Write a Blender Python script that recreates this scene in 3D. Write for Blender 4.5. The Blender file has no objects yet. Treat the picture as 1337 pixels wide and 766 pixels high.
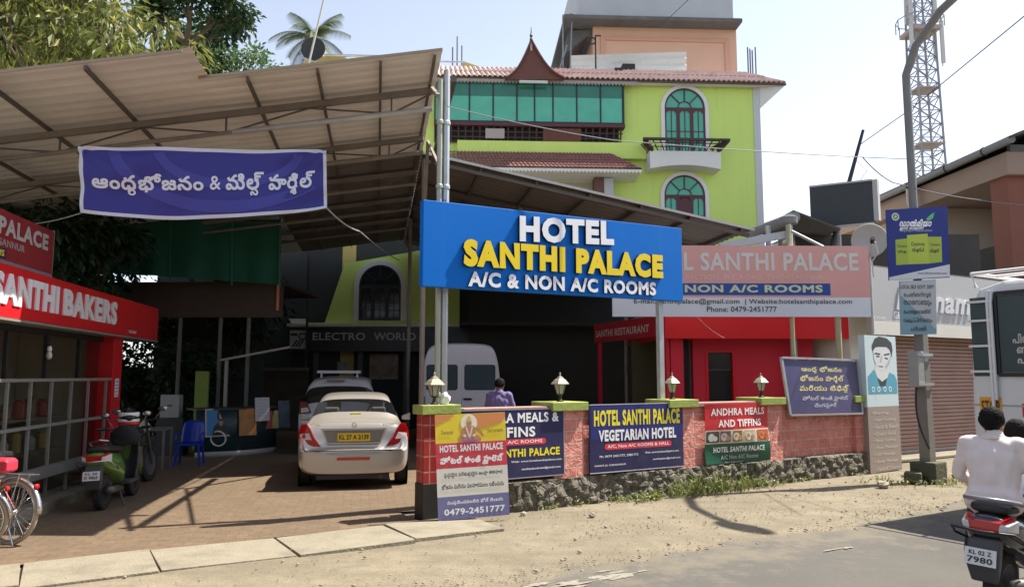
import bpy, bmesh, math, random
import numpy as np
from mathutils import Vector, Matrix, Euler
from mathutils.geometry import delaunay_2d_cdt

R = math.radians
rnd = random.Random(7)
SC = bpy.context.scene
COL = SC.collection

# ------------------------------------------------------------------ camera, sky, sun, exposure
PITCH, EYE = R(6.1), 1.75
cam = bpy.data.cameras.new('camera')
cam.sensor_width = 36.0
cam.lens = 1000.0 / 1337.0 * 36.0
cam.clip_start, cam.clip_end = 0.05, 2000.0
cam_ob = bpy.data.objects.new('camera', cam)
COL.objects.link(cam_ob)
cam_ob.location = (0, 0, EYE)
cam_ob.rotation_euler = (math.pi / 2 + PITCH, 0, 0)
SC.camera = cam_ob

SUN = Vector((.60, .205, 1.0)).normalized()          # direction to the sun, read off the shadows
world = bpy.data.worlds.new('World')
SC.world = world
world.use_nodes = True
wn = world.node_tree
bgn = wn.nodes['Background']
sky = wn.nodes.new('ShaderNodeTexSky')
sky.sky_type = 'NISHITA'
sky.sun_disc = False
sky.sun_elevation = math.asin(SUN.z)
sky.sun_rotation = math.atan2(SUN.x, SUN.y)
sky.air_density = 0.8
sky.dust_density = 0.9
sky.ozone_density = 1.5
hsv = wn.nodes.new('ShaderNodeHueSaturation')       # hazy, milky sky
hsv.inputs['Saturation'].default_value = .56
wn.links.new(sky.outputs[0], hsv.inputs['Color'])
wn.links.new(hsv.outputs[0], bgn.inputs['Color'])
bgn.inputs['Strength'].default_value = 0.13
sun = bpy.data.lights.new('sun', 'SUN')
sun.energy = 4.8
sun.angle = R(0.5)
sun.color = (1.0, .93, .82)
sun_ob = bpy.data.objects.new('sun', sun)
COL.objects.link(sun_ob)
sun_ob.rotation_euler = SUN.to_track_quat('Z', 'Y').to_euler()
SC.view_settings.view_transform = 'Standard'
SC.view_settings.look = 'None'
SC.view_settings.exposure = 1.13
SC.view_settings.gamma = 1.0
SC.view_settings.use_curve_mapping = False
SC.cycles.max_bounces = 6

# ------------------------------------------------------------------ pixel of the photograph -> point in the place
def ray(px, py):
    u, v = (px - 668.5) / 1000.0, (383 - py) / 1000.0
    return Vector((u, math.cos(PITCH) - v * math.sin(PITCH), math.sin(PITCH) + v * math.cos(PITCH)))
def at(px, py, Y):
    d = ray(px, py)
    return Vector((0, 0, EYE)) + d * (Y / d.y)
def gnd(px, py, z=0.0):
    d = ray(px, py)
    return Vector((0, 0, EYE)) + d * ((z - EYE) / d.z)

class Frame:
    """a vertical reference plane: u along it, v behind it, z up"""
    def __init__(s, ox, oy, ang):
        s.o, s.a = Vector((ox, oy, 0)), ang
        s.c, s.s = math.cos(ang), math.sin(ang)
    def w(s, u, v, z=0.0):
        return Vector((s.o.x + u * s.c - v * s.s, s.o.y + u * s.s + v * s.c, z))
    def px(s, px, py, v=0.0):
        d = ray(px, py)
        o = s.w(0, v)
        t = (-o.x * s.s + o.y * s.c) / (-d.x * s.s + d.y * s.c)
        p = Vector((0, 0, EYE)) + d * t
        return (p.x - o.x) * s.c + (p.y - o.y) * s.s, p.z
ST = Frame(-1.04, 9.6, math.atan2(4.7, 7.74))          # street line: the boundary wall's front
HT = Frame(0, 26, R(3))                                # hotel front
BK = Frame(-6.2, 10.2, math.atan2(1, -.165))           # bakery front (u runs back, v to the left... see below)

# ------------------------------------------------------------------ materials
MATS = {}
def mat(name, col, rough=.6, metal=0.0, var=.12, scale=6.0, bump=0.0, bscale=None, spec=.5, stain=0.0, stain_col=(.05, .04, .03), streak=0.0, coat=0.0, detail=6):
    if name in MATS: return MATS[name]
    m = bpy.data.materials.new(name); m.use_nodes = True
    nt = m.node_tree; N = nt.nodes; L = nt.links
    b = N['Principled BSDF']
    b.inputs['Roughness'].default_value = rough
    b.inputs['Metallic'].default_value = metal
    b.inputs['Specular IOR Level'].default_value = spec
    if coat: b.inputs['Coat Weight'].default_value = coat; b.inputs['Coat Roughness'].default_value = .06
    tc = N.new('ShaderNodeTexCoord')
    nz = N.new('ShaderNodeTexNoise'); nz.inputs['Scale'].default_value = scale; nz.inputs['Detail'].default_value = detail
    L.new(tc.outputs['Object'], nz.inputs['Vector'])
    mx = N.new('ShaderNodeMix'); mx.data_type = 'RGBA'
    mx.inputs[6].default_value = tuple(c * (1 - var) for c in col) + (1,)
    mx.inputs[7].default_value = tuple(min(1, c * (1 + var)) for c in col) + (1,)
    L.new(nz.outputs['Fac'], mx.inputs[0])
    out = mx.outputs[2]
    if stain:
        n2 = N.new('ShaderNodeTexNoise'); n2.inputs['Scale'].default_value = scale * .35; n2.inputs['Detail'].default_value = 9; n2.inputs['Roughness'].default_value = .68
        L.new(tc.outputs['Object'], n2.inputs['Vector'])
        rp = N.new('ShaderNodeValToRGB'); rp.color_ramp.elements[0].position = .5; rp.color_ramp.elements[1].position = .72
        rp.color_ramp.elements[0].color = (0, 0, 0, 1); rp.color_ramp.elements[1].color = (stain,) * 3 + (1,)
        L.new(n2.outputs['Fac'], rp.inputs[0])
        m2 = N.new('ShaderNodeMix'); m2.data_type = 'RGBA'
        m2.inputs[7].default_value = tuple(stain_col) + (1,)
        L.new(rp.outputs[0], m2.inputs[0]); L.new(out, m2.inputs[6]); out = m2.outputs[2]
    if streak:
        mp = N.new('ShaderNodeMapping'); mp.inputs['Scale'].default_value = (5.5, 5.5, .28); L.new(tc.outputs['Object'], mp.inputs[0])
        n4 = N.new('ShaderNodeTexNoise'); n4.inputs['Scale'].default_value = 1.0; n4.inputs['Detail'].default_value = 8; n4.inputs['Roughness'].default_value = .7; L.new(mp.outputs[0], n4.inputs['Vector'])
        r4 = N.new('ShaderNodeValToRGB'); r4.color_ramp.elements[0].position = .52; r4.color_ramp.elements[1].position = .78; r4.color_ramp.elements[0].color = (0, 0, 0, 1); r4.color_ramp.elements[1].color = (streak,) * 3 + (1,)
        L.new(n4.outputs['Fac'], r4.inputs[0]); m4 = N.new('ShaderNodeMix'); m4.data_type = 'RGBA'; m4.inputs[7].default_value = tuple(stain_col) + (1,)
        L.new(r4.outputs[0], m4.inputs[0]); L.new(out, m4.inputs[6]); out = m4.outputs[2]
    L.new(out, b.inputs['Base Color'])
    if bump:
        n3 = N.new('ShaderNodeTexNoise'); n3.inputs['Scale'].default_value = bscale or scale * 3; n3.inputs['Detail'].default_value = 8
        L.new(tc.outputs['Object'], n3.inputs['Vector'])
        bp = N.new('ShaderNodeBump'); bp.inputs['Strength'].default_value = bump; bp.inputs['Distance'].default_value = .02
        L.new(n3.outputs['Fac'], bp.inputs['Height']); L.new(bp.outputs[0], b.inputs['Normal'])
    m.diffuse_color = tuple(col) + (1,)
    MATS[name] = m
    return m

def flat(name, col, rough=.45, **k):
    return mat(name, col, rough=rough, var=k.pop('var', .06), scale=k.pop('scale', 3), **k)

def glass(name, col, rough=.04, clear=.0):
    """window glass: a tinted mirror-like pane; clear lets that share straight through"""
    if name in MATS: return MATS[name]
    m = bpy.data.materials.new(name); m.use_nodes = True
    nt = m.node_tree; N = nt.nodes; L = nt.links
    b = N['Principled BSDF']
    b.inputs['Base Color'].default_value = tuple(col) + (1,)
    b.inputs['Roughness'].default_value = rough
    b.inputs['IOR'].default_value = 1.5
    tc = N.new('ShaderNodeTexCoord'); nz = N.new('ShaderNodeTexNoise'); nz.inputs['Scale'].default_value = 1.7; nz.inputs['Detail'].default_value = 3; L.new(tc.outputs['Object'], nz.inputs['Vector'])
    bp = N.new('ShaderNodeBump'); bp.inputs['Strength'].default_value = .12; bp.inputs['Distance'].default_value = .05; L.new(nz.outputs['Fac'], bp.inputs['Height']); L.new(bp.outputs[0], b.inputs['Normal'])
    mx = N.new('ShaderNodeMix'); mx.data_type = 'RGBA'; mx.inputs[6].default_value = tuple(c * .72 for c in col) + (1,); mx.inputs[7].default_value = tuple(min(1, c * 1.25) for c in col) + (1,); L.new(nz.outputs['Fac'], mx.inputs[0]); L.new(mx.outputs[2], b.inputs['Base Color'])
    if clear:
        t = N.new('ShaderNodeBsdfTransparent'); t.inputs[0].default_value = (.94, .96, .96, 1)
        x = N.new('ShaderNodeMixShader'); x.inputs[0].default_value = clear
        L.new(b.outputs[0], x.inputs[1]); L.new(t.outputs[0], x.inputs[2])
        L.new(x.outputs[0], N['Material Output'].inputs[0])
    MATS[name] = m
    return m

def leafmat(name, c1, c2, c3=None, trans=.35):
    if name in MATS: return MATS[name]
    m = bpy.data.materials.new(name); m.use_nodes = True
    nt = m.node_tree; N = nt.nodes; L = nt.links
    b = N['Principled BSDF']; b.inputs['Roughness'].default_value = .5
    g = N.new('ShaderNodeNewGeometry')
    rp = N.new('ShaderNodeValToRGB'); e = rp.color_ramp.elements
    e[0].color = tuple(c1) + (1,); e[1].color = tuple(c2) + (1,)
    if c3: k = e.new(.85); k.color = tuple(c2) + (1,); e[-1].color = tuple(c3) + (1,)
    L.new(g.outputs['Random Per Island'], rp.inputs[0]); L.new(rp.outputs[0], b.inputs['Base Color'])
    t = N.new('ShaderNodeBsdfTranslucent'); L.new(rp.outputs[0], t.inputs[0])
    x = N.new('ShaderNodeMixShader'); x.inputs[0].default_value = trans
    L.new(b.outputs[0], x.inputs[1]); L.new(t.outputs[0], x.inputs[2]); L.new(x.outputs[0], N['Material Output'].inputs[0])
    MATS[name] = m
    return m

# ------------------------------------------------------------------ mesh builder
class MB:
    def __init__(s): s.bm = bmesh.new(); s.mi = 0; s.M = Matrix()
    def use(s, i): s.mi = i; return s
    def v(s, p): return s.bm.verts.new(s.M @ Vector(p))
    def face(s, vs):
        try:
            f = s.bm.faces.new(vs); f.material_index = s.mi; return f
        except ValueError: return None
    def poly(s, pts): return s.face([s.v(p) for p in pts])
    def box(s, c, d, rot=None):
        c, d = Vector(c), Vector(d) / 2
        m = rot.to_3x3() if rot is not None else Matrix.Identity(3)
        vs = [s.v(c + m @ Vector((x * d.x, y * d.y, z * d.z))) for x in (-1, 1) for y in (-1, 1) for z in (-1, 1)]
        for f in ((0, 1, 3, 2), (4, 6, 7, 5), (0, 4, 5, 1), (2, 3, 7, 6), (0, 2, 6, 4), (1, 5, 7, 3)):
            s.face([vs[i] for i in f])
        return s
    def span(s, a, b): # axis-aligned box from corner a to corner b
        a, b = Vector(a), Vector(b)
        return s.box((a + b) / 2, [abs(q) for q in (b - a)])
    def bar(s, p, q, w, h=None, up=(0, 0, 1)):
        p, q = Vector(p), Vector(q); h = h or w
        z = (q - p); l = z.length
        if l < 1e-6: return s
        z.normalize(); u = Vector(up)
        if abs(z.dot(u)) > .97: u = Vector((0, 1, 0))
        x = u.cross(z).normalized(); y = z.cross(x)
        return s.box((p + q) / 2, (w, h, l), Matrix((x, y, z)).transposed())
    def ring(s, c, x, y, r, n): return [s.v(Vector(c) + (x * math.cos(2 * math.pi * i / n) + y * math.sin(2 * math.pi * i / n)) * r) for i in range(n)]
    def bridge(s, a, b):
        n = len(a)
        for i in range(n): s.face([a[i], a[(i + 1) % n], b[(i + 1) % n], b[i]])
    def tube(s, pts, r, n=8, cap=True, closed=False):
        pts = [Vector(p) for p in pts]; k = len(pts)
        rs = r if isinstance(r, (list, tuple)) else [r] * k
        rings = []; pu = None
        for i in range(k):
            if closed: t = pts[(i + 1) % k] - pts[i - 1]
            else: t = pts[min(i + 1, k - 1)] - pts[max(i - 1, 0)]
            t.normalize()
            if pu is None:
                pu = Vector((0, 0, 1)) if abs(t.z) < .9 else Vector((1, 0, 0))
            x = (pu - t * pu.dot(t)).normalized(); y = t.cross(x); pu = x
            rings.append(s.ring(pts[i], x, y, rs[i], n))
        for i in range(k - 1): s.bridge(rings[i], rings[i + 1])
        if closed: s.bridge(rings[-1], rings[0])
        elif cap: s.face(rings[0][::-1]); s.face(rings[-1])
        return s
    def lathe(s, prof, c=(0, 0, 0), n=16, axis=(0, 0, 1)):
        a = Vector(axis).normalized(); x = a.orthogonal().normalized(); y = a.cross(x); c = Vector(c)
        rings = [s.ring(c + a * z, x, y, max(r, 1e-4), n) for r, z in prof]
        for i in range(len(rings) - 1): s.bridge(rings[i], rings[i + 1])
        s.face(rings[0][::-1]); s.face(rings[-1])
        return s
    def torus(s, c, axis, R_, r, n=28, k=8):
        a = Vector(axis).normalized(); x = a.orthogonal().normalized(); y = a.cross(x); c = Vector(c)
        pts = [c + (x * math.cos(2 * math.pi * i / n) + y * math.sin(2 * math.pi * i / n)) * R_ for i in range(n)]
        rings = []
        for p in pts:
            o = (p - c).normalized(); rings.append(s.ring(p, o, a, r, k))
        for i in range(n): s.bridge(rings[i], rings[(i + 1) % n])
        return s
    def ball(s, c, r, n=12, m=8):
        c = Vector(c); r = Vector(r) if hasattr(r, '__len__') else Vector((r, r, r)); rings = []
        for j in range(1, m):
            t = math.pi * j / m
            rings.append([s.v(c + Vector((r.x * math.sin(t) * math.cos(2 * math.pi * i / n), r.y * math.sin(t) * math.sin(2 * math.pi * i / n), r.z * math.cos(t)))) for i in range(n)])
        for j in range(m - 2): s.bridge(rings[j + 1], rings[j])
        top, bot = s.v(c + Vector((0, 0, r.z))), s.v(c - Vector((0, 0, r.z)))
        for i in range(n):
            s.face([top, rings[0][i], rings[0][(i + 1) % n]]); s.face([bot, rings[-1][(i + 1) % n], rings[-1][i]])
        return s
    def prism(s, pts, thick, f=lambda x, z, y: (x, y, z), y0=0.0): # outline in x,z given thickness along y
        a = [s.v(f(x, z, y0)) for x, z in pts]; b = [s.v(f(x, z, y0 + thick)) for x, z in pts]
        s.face(a); s.face(b[::-1]); n = len(pts)
        for i in range(n): s.face([a[(i + 1) % n], a[i], b[i], b[(i + 1) % n]])
        return s
    def grid(s, fn, nu, nv): # fn(i/nu, j/nv) -> point
        g = [[s.v(fn(i / nu, j / nv)) for j in range(nv + 1)] for i in range(nu + 1)]
        for i in range(nu):
            for j in range(nv): s.face([g[i][j], g[i + 1][j], g[i + 1][j + 1], g[i][j + 1]])
        return s
    def loft(s, rings, close=True, caps=True):
        rr = [[s.v(p) for p in r] for r in rings]; n = len(rr[0])
        for i in range(len(rr) - 1):
            for j in range(n if close else n - 1):
                s.face([rr[i][j], rr[i][(j + 1) % n], rr[i + 1][(j + 1) % n], rr[i + 1][j]])
        if caps: s.face(rr[0][::-1]); s.face(rr[-1])
        return s
    def build(s, name, mats, parent=None, smooth=False, bevel=0, sub=0, recalc=True, thick=0):
        if recalc: bmesh.ops.recalc_face_normals(s.bm, faces=s.bm.faces)
        me = bpy.data.meshes.new(name); s.bm.to_mesh(me); s.bm.free()
        for m in (mats if isinstance(mats, (list, tuple)) else [mats]): me.materials.append(m)
        o = bpy.data.objects.new(name, me); COL.objects.link(o)
        if smooth:
            for p in me.polygons: p.use_smooth = True
        if thick:
            md = o.modifiers.new('solid', 'SOLIDIFY'); md.thickness = thick; md.offset = 0
        if sub:
            md = o.modifiers.new('sub', 'SUBSURF'); md.levels = sub; md.render_levels = sub
        if bevel:
            md = o.modifiers.new('bev', 'BEVEL'); md.width = bevel; md.segments = 2; md.limit_method = 'ANGLE'; md.angle_limit = R(40)
            md.harden_normals = False
        if parent is not None: o.parent = parent
        return o

def thing(name, label, cat, loc=(0, 0, 0), rz=0.0, group=None, rx=0.0, ry=0.0):
    o = bpy.data.objects.new(name, None); COL.objects.link(o)
    o.empty_display_size = .1
    o.location = loc; o.rotation_euler = (rx, ry, rz)
    return tag(o, label, cat, group)
def tag(o, label=None, cat=None, group=None, kind=None):
    for k, v in (('label', label), ('category', cat), ('group', group), ('kind', kind)):
        if v: o[k] = v
    return o
def kids(o): return [c for c in COL.objects if c.parent == o]
def dup(o, loc=None, rz=None, label=None, parent=None):
    c = o.copy(); COL.objects.link(c)
    if parent is not None: c.parent = parent
    for k in kids(o): dup(k, parent=c)
    if loc is not None: c.location = loc
    if rz is not None: c.rotation_euler.z = rz
    if label: c['label'] = label
    return c
def baked(o):
    """apply the object's modifiers"""
    dg = bpy.context.evaluated_depsgraph_get()
    me = bpy.data.meshes.new_from_object(o.evaluated_get(dg))
    o.modifiers.clear(); o.data = me
    return o
def split_materials(o, names):
    """one child part per material index (names: index -> part name)"""
    me = o.data; made = []
    for idx, nm in names.items():
        bm = bmesh.new(); bm.from_mesh(me)
        bmesh.ops.delete(bm, geom=[f for f in bm.faces if f.material_index != idx], context='FACES')
        if not bm.faces: bm.free(); continue
        for f in bm.faces: f.material_index = 0
        m2 = bpy.data.meshes.new(nm); bm.to_mesh(m2); bm.free()
        m2.materials.append(me.materials[idx])
        for p in m2.polygons: p.use_smooth = True
        c = bpy.data.objects.new(nm, m2); COL.objects.link(c); c.parent = o.parent; made.append(c)
    bm = bmesh.new(); bm.from_mesh(me)
    bmesh.ops.delete(bm, geom=[f for f in bm.faces if f.material_index in names], context='FACES')
    bm.to_mesh(me); bm.free()
    return made
def structure(o): o['kind'] = 'structure'; return o

# ------------------------------------------------------------------ lettering
_ADV = {}
def _contours(body, bold, res=3, sp=None):
    sp = bold if sp is None else sp
    c = bpy.data.curves.new('t', 'FONT'); c.body = body; c.size = 1; c.resolution_u = res; c.fill_mode = 'NONE'; c.space_character = 1 + 2.6 * sp
    o = bpy.data.objects.new('t', c)
    me = bpy.data.meshes.new_from_object(o)
    n = len(me.vertices); nxt = {}
    for e in me.edges: nxt.setdefault(e.vertices[0], []).append(e.vertices[1]); nxt.setdefault(e.vertices[1], []).append(e.vertices[0])
    seen = set(); out = []
    for i in range(n):
        if i in seen or i not in nxt: continue
        loop = [i]; seen.add(i); cur = i
        while True:
            k = [j for j in nxt[cur] if j not in seen]
            if not k: break
            k = min(k) if len(loop) == 1 else k[0]
            loop.append(k); seen.add(k); cur = k
        if len(loop) > 2: out.append(np.array([me.vertices[j].co[:2] for j in loop]))
    bpy.data.objects.remove(o); bpy.data.curves.remove(c); bpy.data.meshes.remove(me)
    return _embolden(out, bold) if bold else out
def _embolden(cs, d):
    """push every outline outwards by d"""
    area = lambda a: .5 * float(np.sum(a[:, 0] * np.roll(a[:, 1], -1) - np.roll(a[:, 0], -1) * a[:, 1]))
    if not cs: return cs
    sg = 1 if area(max(cs, key=lambda a: abs(area(a)))) > 0 else -1
    out = []
    for a in cs:
        keep = np.linalg.norm(a - np.roll(a, 1, 0), axis=1) > 1e-5; a = a[keep]
        if len(a) < 3: continue
        e = np.roll(a, -1, 0) - a; e /= np.linalg.norm(e, axis=1)[:, None]
        n = np.stack([e[:, 1], -e[:, 0]], 1) * sg; np_ = np.roll(n, 1, 0); k = n + np_
        l = np.linalg.norm(k, axis=1)[:, None]; k = k / np.maximum(l, .2); c = np.sum(k * n, 1)[:, None]
        out.append(a + k * d / np.clip(c, .62, 1))
    return out
def _advance(s, sp=0.0):
    if (s, sp) not in _ADV:
        a = _contours(s + '|', 0, sp=sp)
        _ADV[(s, sp)] = float(a[-1][:, 0].min())
    return _ADV[(s, sp)]
VIRAMA = {'\u0c4d'}
def _cons(ch): return '\u0c15' <= ch <= '\u0c39'
def _layout(s, bold):
    """contours of a line of writing; Telugu conjuncts hang the second consonant below the first"""
    out = []; run = ''; x = 0.0; i = 0; base = _advance('', bold)
    segs = []
    while i < len(s):
        if s[i] in VIRAMA and i + 1 < len(s) and _cons(s[i + 1]):
            segs.append((run, s[i + 1])); run = ''; i += 2; continue
        run += s[i]; i += 1
    segs.append((run, None))
    for k, (r_, sub) in enumerate(segs):
        if k and r_ and '\u0c3e' <= r_[0] <= '\u0c4d':   # a vowel sign after the conjunct: set it on a hidden carrier
            full = _contours('\u0c15' + r_, bold); nb = len(_contours('\u0c15', bold)); ka = _advance('\u0c15', bold) - base
            for c in full[nb:]: out.append(c + [x - ka, 0])
            x += _advance('\u0c15' + r_, bold) - base - ka
        elif r_:
            for c in _contours(r_, bold): out.append(c + [x, 0])
            x += _advance(r_, bold) - base
        if sub:
            a = _advance(sub, bold) - base
            for c in _contours(sub, bold * 1.3, sp=bold): out.append(c * [.62, .56] + [x - a * .72, -.30])
            x += .06
    return out
_TXT = {}
def text_tris(s, bold):
    """flat triangles of a line of writing, overlaps merged (non-zero winding)"""
    key = (s, bold)
    if key in _TXT: return _TXT[key]
    cs = _layout(s, bold)
    V = []; E = []; T = []; F = []
    # neighbouring contours are triangulated in groups that do not touch
    bb = [(c[:, 0].min(), c[:, 0].max()) for c in cs]
    order = sorted(range(len(cs)), key=lambda i: bb[i][0]); groups = []; hi = -1e9
    for i in order:
        if bb[i][0] > hi: groups.append([])
        groups[-1].append(i); hi = max(hi, bb[i][1])
    for g in groups:
        pts = []; eds = []
        for i in g:
            n0 = len(pts); m = len(cs[i])
            pts += [Vector(p) for p in cs[i]]; eds += [(n0 + k, n0 + (k + 1) % m) for k in range(m)]
        r = delaunay_2d_cdt(pts, eds, [], 0, 1e-5)
        P = np.array([p[:] for p in r[0]]); tri = [t for t in r[2] if len(t) == 3]
        if not tri: continue
        C = np.array([P[list(t)].mean(0) for t in tri]); W = np.zeros(len(tri))
        for i in g:
            a = cs[i]; b = np.roll(a, -1, 0)
            for (x1, y1), (x2, y2) in zip(a, b):
                side = (x2 - x1) * (C[:, 1] - y1) - (C[:, 0] - x1) * (y2 - y1)
                W += ((y1 <= C[:, 1]) & (y2 > C[:, 1]) & (side > 0)).astype(int) - ((y1 > C[:, 1]) & (y2 <= C[:, 1]) & (side < 0)).astype(int)
        n0 = len(V); V += [tuple(p) for p in P]
        T += [tuple(n0 + k for k in t) for t, w in zip(tri, W) if w != 0]
    used = sorted({k for t in T for k in t}); mp = {k: i for i, k in enumerate(used)}
    V = np.array([V[k] for k in used]); T = [tuple(mp[k] for k in t) for t in T]
    _TXT[key] = (V, T)
    return V, T
class Lettering:
    """lines of writing on one sign: x to the right, z up, y = depth towards the reader is negative"""
    def __init__(s): s.mb = MB(); s.mats = []
    def line(s, text, cx, cz, w, h, m, bold=.0, depth=0.0, y=-.003, slant=0.0, fit=True, warp=None):
        V, T = text_tris(text, bold)
        if m not in s.mats: s.mats.append(m)
        lo, hi = V.min(0), V.max(0); sz = hi - lo
        if w is None: w = sz[0] / sz[1] * h
        if h is None: h = sz[1] / sz[0] * w
        X = (V[:, 0] - (lo[0] + hi[0]) / 2) / sz[0] * w; Z = (V[:, 1] - (lo[1] + hi[1]) / 2) / sz[1] * h
        X = X + Z * slant
        pos = [(cx + a, y, cz + b) for a, b in zip(X, Z)]
        if warp: pos = [warp(*p) for p in pos]
        s.mb.use(s.mats.index(m))
        front = [s.mb.v((p[0], p[1] - depth, p[2])) for p in pos]
        for t in T: s.mb.face([front[k] for k in t])
        if depth:
            back = [s.mb.v((p[0], p[1] + .001, p[2])) for p in pos]
            cnt = {}
            for t in T:
                for a, b in ((0, 1), (1, 2), (2, 0)):
                    e = (t[a], t[b]); cnt[frozenset(e)] = cnt.get(frozenset(e), []) + [e]
            for k, e in cnt.items():
                if len(e) == 1: a, b = e[0]; s.mb.face([front[b], front[a], back[a], back[b]])
        return s
    def rect(s, x0, z0, x1, z1, m, y=-.0015):
        if m not in s.mats: s.mats.append(m)
        s.mb.use(s.mats.index(m)).poly([(x0, y, z0), (x1, y, z0), (x1, y, z1), (x0, y, z1)])
        return s
    def shape(s, pts, m, y=-.0022):
        if m not in s.mats: s.mats.append(m)
        s.mb.use(s.mats.index(m)).poly([(x, y, z) for x, z in pts])
        return s
    def oval(s, cx, cz, rx, rz, m, y=-.0026, n=20, a0=0, a1=360):
        return s.shape([(cx + rx * math.cos(R(a0 + (a1 - a0) * i / n)), cz + rz * math.sin(R(a0 + (a1 - a0) * i / n))) for i in range(n if a1 - a0 == 360 else n + 1)], m, y)
    def build(s, name, parent): return s.mb.build(name, s.mats, parent, recalc=False)

# ------------------------------------------------------------------ special surfaces
def nodes(name, rough=.85):
    m = bpy.data.materials.new(name); m.use_nodes = True
    nt = m.node_tree; b = nt.nodes['Principled BSDF']; b.inputs['Roughness'].default_value = rough
    def add(t, **k):
        n = nt.nodes.new('ShaderNode' + t)
        for a, v in k.items(): setattr(n, a, v)
        return n
    MATS[name] = m
    return m, nt, b, add, nt.links.new
def ramp(add, link, src, stops):
    r = add('ValToRGB'); e = r.color_ramp.elements
    while len(e) < len(stops): e.new(.5)
    for i, (p, c) in enumerate(stops): e[i].position = p; e[i].color = tuple(c) + (1,) if hasattr(c, '__len__') else (c, c, c, 1)
    link(src, r.inputs[0]); return r.outputs[0]
def mixc(add, link, fac, a, b, mode='MIX'):
    x = add('Mix'); x.data_type = 'RGBA'; x.blend_type = mode
    for i, q in ((0, fac), (6, a), (7, b)):
        if hasattr(q, 'links') or hasattr(q, 'is_linked'): link(q, x.inputs[i])
        elif i == 0: x.inputs[0].default_value = q
        else: x.inputs[i].default_value = tuple(q) + (1,)
    return x.outputs[2]
def noise(add, link, vec, scale, detail=6, rough=.6, dist=0):
    n = add('TexNoise'); n.inputs['Scale'].default_value = scale; n.inputs['Detail'].default_value = detail; n.inputs['Roughness'].default_value = rough; n.inputs['Distortion'].default_value = dist
    link(vec, n.inputs['Vector']); return n.outputs['Fac']
def bumped(add, link, b, h, strength, dist=.02):
    p = add('Bump'); p.inputs['Strength'].default_value = strength; p.inputs['Distance'].default_value = dist
    link(h, p.inputs['Height']); link(p.outputs[0], b.inputs['Normal'])

def dirt_mat():
    m, nt, b, add, link = nodes('dirt', .95)
    v = add('TexCoord').outputs['Object']
    big = noise(add, link, v, .55, 5, .6, .4); mid = noise(add, link, v, 3.2, 7, .65); fine = noise(add, link, v, 38, 4, .7)
    c = ramp(add, link, big, [(.3, (.172, .146, .097)), (.5, (.224, .193, .13)), (.72, (.28, .244, .168))])
    c = mixc(add, link, ramp(add, link, mid, [(.42, 0), (.66, .6)]), c, (.135, .108, .07))
    vo = add('TexVoronoi'); vo.inputs['Scale'].default_value = 34; link(v, vo.inputs['Vector'])
    peb = ramp(add, link, vo.outputs['Distance'], [(.10, 1.0), (.24, 0.0)])
    pick = ramp(add, link, noise(add, link, v, 2.0, 4, .7), [(.46, 0), (.58, 1)])
    mul = add('Math', operation='MULTIPLY'); link(peb, mul.inputs[0]); link(pick, mul.inputs[1])
    pc = mixc(add, link, vo.outputs['Color'], (.15, .13, .10), (.46, .42, .34))
    c = mixc(add, link, mul.outputs[0], c, pc)
    mp = add('Mapping'); mp.inputs['Rotation'].default_value = (0, 0, -ST.a); mp.inputs['Scale'].default_value = (.16, 2.6, 1); link(v, mp.inputs[0])
    c = mixc(add, link, ramp(add, link, noise(add, link, mp.outputs[0], 1.0, 6, .6), [(.50, 0), (.66, .5)]), c, (.15, .128, .09))     # wheel tracks along the verge
    c = mixc(add, link, ramp(add, link, noise(add, link, v, 1.15, 8, .72, .8), [(.56, 0), (.68, .6)]), c, (.12, .104, .075))            # damp and oily patches
    c = mixc(add, link, ramp(add, link, fine, [(.35, .45), (.65, 0)]), c, (.12, .097, .066))
    link(c, b.inputs['Base Color'])
    h = add('Math', operation='ADD'); link(mul.outputs[0], h.inputs[0]); link(fine, h.inputs[1])
    bumped(add, link, b, h.outputs[0], .55, .02)
    return m
def asphalt_mat():
    m, nt, b, add, link = nodes('asphalt', .9)
    v = add('TexCoord').outputs['Object']
    big = noise(add, link, v, .7, 6, .6, .3); fine = noise(add, link, v, 90, 3, .7)
    c = ramp(add, link, big, [(.3, (.078, .074, .066)), (.7, (.115, .106, .09))])
    c = mixc(add, link, ramp(add, link, fine, [(.4, .5), (.62, 0)]), c, (.055, .051, .046))
    dp = add('VectorMath', operation='DOT_PRODUCT'); link(v, dp.inputs[0]); dp.inputs[1].default_value = (-ST.s, ST.c, 0)   # metres behind the street line
    rg = add('MapRange'); rg.inputs['From Min'].default_value = 9.6 * ST.c + 1.04 * ST.s - 4.6; rg.inputs['From Max'].default_value = 9.6 * ST.c + 1.04 * ST.s - 2.9; rg.inputs['To Min'].default_value = -.06; rg.inputs['To Max'].default_value = .22
    link(dp.outputs['Value'], rg.inputs['Value'])
    sm = add('Math', operation='ADD'); link(noise(add, link, v, 2.4, 9, .75), sm.inputs[0]); link(rg.outputs[0], sm.inputs[1])
    dust = ramp(add, link, sm.outputs[0], [(.56, 0), (.74, .7)])
    c = mixc(add, link, dust, c, (.165, .142, .10))
    link(c, b.inputs['Base Color']); bumped(add, link, b, fine, .35, .008)
    return m
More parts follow.
